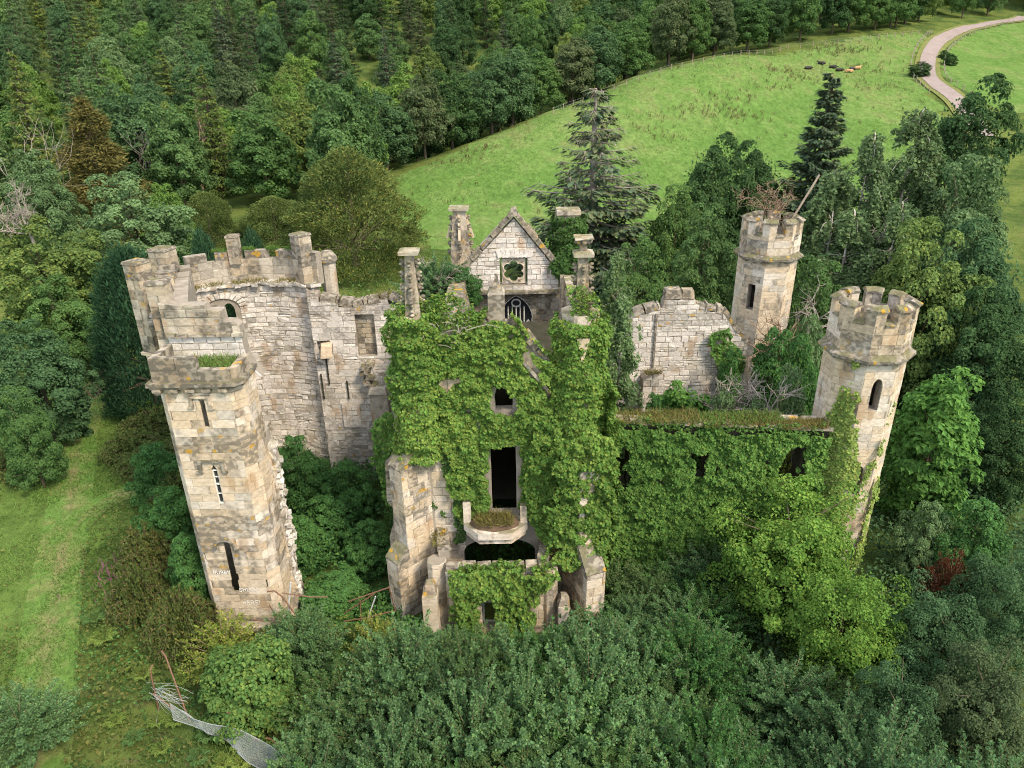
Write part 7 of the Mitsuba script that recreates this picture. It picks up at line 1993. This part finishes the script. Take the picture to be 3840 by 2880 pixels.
def cow(x, y, rot, bsdf, label, head_up=True, seed=0):
    body = limb((-0.75, 0, 0.42), (0.15, 0, 0.46), 0.42, 0.45) + limb((0.0, 0, 0.46), (0.72, 0, 0.50), 0.45, 0.36) + limb((-0.95, 0.0, 0.36), (-0.6, 0.1, 0.36), 0.30, 0.36)
    hd = (1.35, 0.12, 1.02) if head_up else (1.40, 0.25, 0.42)
    body += limb((0.72, 0, 0.62), (1.10, 0.06, 0.90 if head_up else 0.5), 0.28, 0.17)
    body += limb((1.10, 0.06, 0.92 if head_up else 0.5), hd, 0.16, 0.12) + limb(hd, (hd[0] + 0.22, hd[1] + 0.03, hd[2] - 0.14), 0.115, 0.085)
    for s in (-1, 1):
        body += limb((hd[0] - 0.14, hd[1] + s * 0.08, hd[2] + 0.10), (hd[0] - 0.20, hd[1] + s * 0.24, hd[2] + 0.13), 0.04, 0.035)
        body += limb((0.62, s * 0.26, 0.30), (0.98, s * 0.30, 0.14), 0.13, 0.08) + limb((0.98, s * 0.30, 0.13), (0.66, s * 0.34, 0.08), 0.075, 0.06)
    body += limb((-0.62, 0.30, 0.32), (-0.30, 0.56, 0.16), 0.22, 0.10) + limb((-0.30, 0.56, 0.14), (-0.72, 0.62, 0.09), 0.085, 0.06)
    body += limb((-1.18, 0, 0.50), (-1.32, 0.12, 0.16), 0.05, 0.035)
    q = body.refine_to_length(0.12).to_mesh()
    m = trimesh.Trimesh(q.vert_properties[:, :3], q.tri_verts)
    trimesh.smoothing.filter_taubin(m, iterations=6)
    c, s = math.cos(rot), math.sin(rot)
    v = 0.82 * m.vertices @ np.array([[c, s, 0], [-s, c, 0], [0, 0, 1]]) + [x, y, float(gz(x, y)) + 0.05]
    put('cow', (v, m.faces), bsdf, smooth=True, label=label, category='cow')


for x, y, rot, b, up, lab in COWS:
    cow(x, y, rot, b, lab, up)

# ------------------------------------------------------------------ parked car glimpsed behind the ruin
cx, cy, ca = 9.6, 70.0, 0.35
R_ = np.array([[math.cos(ca), math.sin(ca), 0], [-math.sin(ca), math.cos(ca), 0], [0, 0, 1]])
prof = Polygon([(-2.05, 0.35), (-2.1, 0.75), (-1.95, 0.98), (-1.3, 1.05), (-0.75, 1.45), (0.55, 1.47), (1.45, 1.02), (2.05, 0.9), (2.1, 0.4), (1.75, 0.28), (-1.75, 0.28)])
q = trimesh.creation.extrude_polygon(prof.buffer(-0.06).buffer(0.06), 1.66, engine='earcut')
put_v = lambda v: np.stack([v[:, 0], v[:, 2] - 0.83, v[:, 1]], -1)
cz = float(gz(cx, cy)) + 0.12
tag('parked_car', 'dark blue car glimpsed between the right pinnacle and the birch behind the ruin', 'car')
v = put_v(np.array(q.vertices))
top = np.clip((v[:, 2] - 0.95) / 0.5, 0, 1)
v[:, 1] *= 1 - 0.2 * top
put('parked_car__body', (v @ R_ + [cx, cy, cz], q.faces[:, ::-1]), 'm_car_paint', smooth=40)
for s in (-1, 1):
    g = Polygon([(-1.2, 1.02), (-0.72, 1.39), (0.5, 1.41), (1.25, 1.05)])
    q = trimesh.creation.extrude_polygon(g, 0.02, engine='earcut')
    v = np.array(q.vertices)
    vv = np.stack([v[:, 0], s * (0.845 - 0.26 * np.clip((v[:, 1] - 0.95) / 0.5, 0, 1) * 0.64 + v[:, 2]), v[:, 1]], -1)
    put('parked_car__side_window', (vv @ R_ + [cx, cy, cz], q.faces), 'm_pane')
for nm, g in (('windscreen', [(0.62, 1.43), (1.40, 1.06)]), ('rear_window', [(-0.82, 1.41), (-1.28, 1.07)])):
    (a, b), (c, d) = g
    sgn = 1 if a > 0 else -1
    vv = np.array([[a, -0.62, b], [a, 0.62, b], [c, 0.74, d], [c, -0.74, d], [a + sgn * 0.02, -0.62, b + 0.025], [a + sgn * 0.02, 0.62, b + 0.025], [c + sgn * 0.02, 0.74, d + 0.025], [c + sgn * 0.02, -0.74, d + 0.025]])
    q = trimesh.convex.convex_hull(vv)
    put(f'parked_car__{nm}', (np.array(q.vertices) @ R_ + [cx, cy, cz], q.faces), 'm_pane')
for s in (-1, 1):
    for xx in (-1.28, 1.3):
        q = trimesh.creation.cylinder(0.32, 0.2, sections=20)
        v = np.array(q.vertices)
        vv = np.stack([v[:, 0] + xx, v[:, 2] + s * 0.76, v[:, 1] + 0.32], -1)
        put('parked_car__wheel', (vv @ R_ + [cx, cy, cz], q.faces), 'm_tyre', smooth=40)
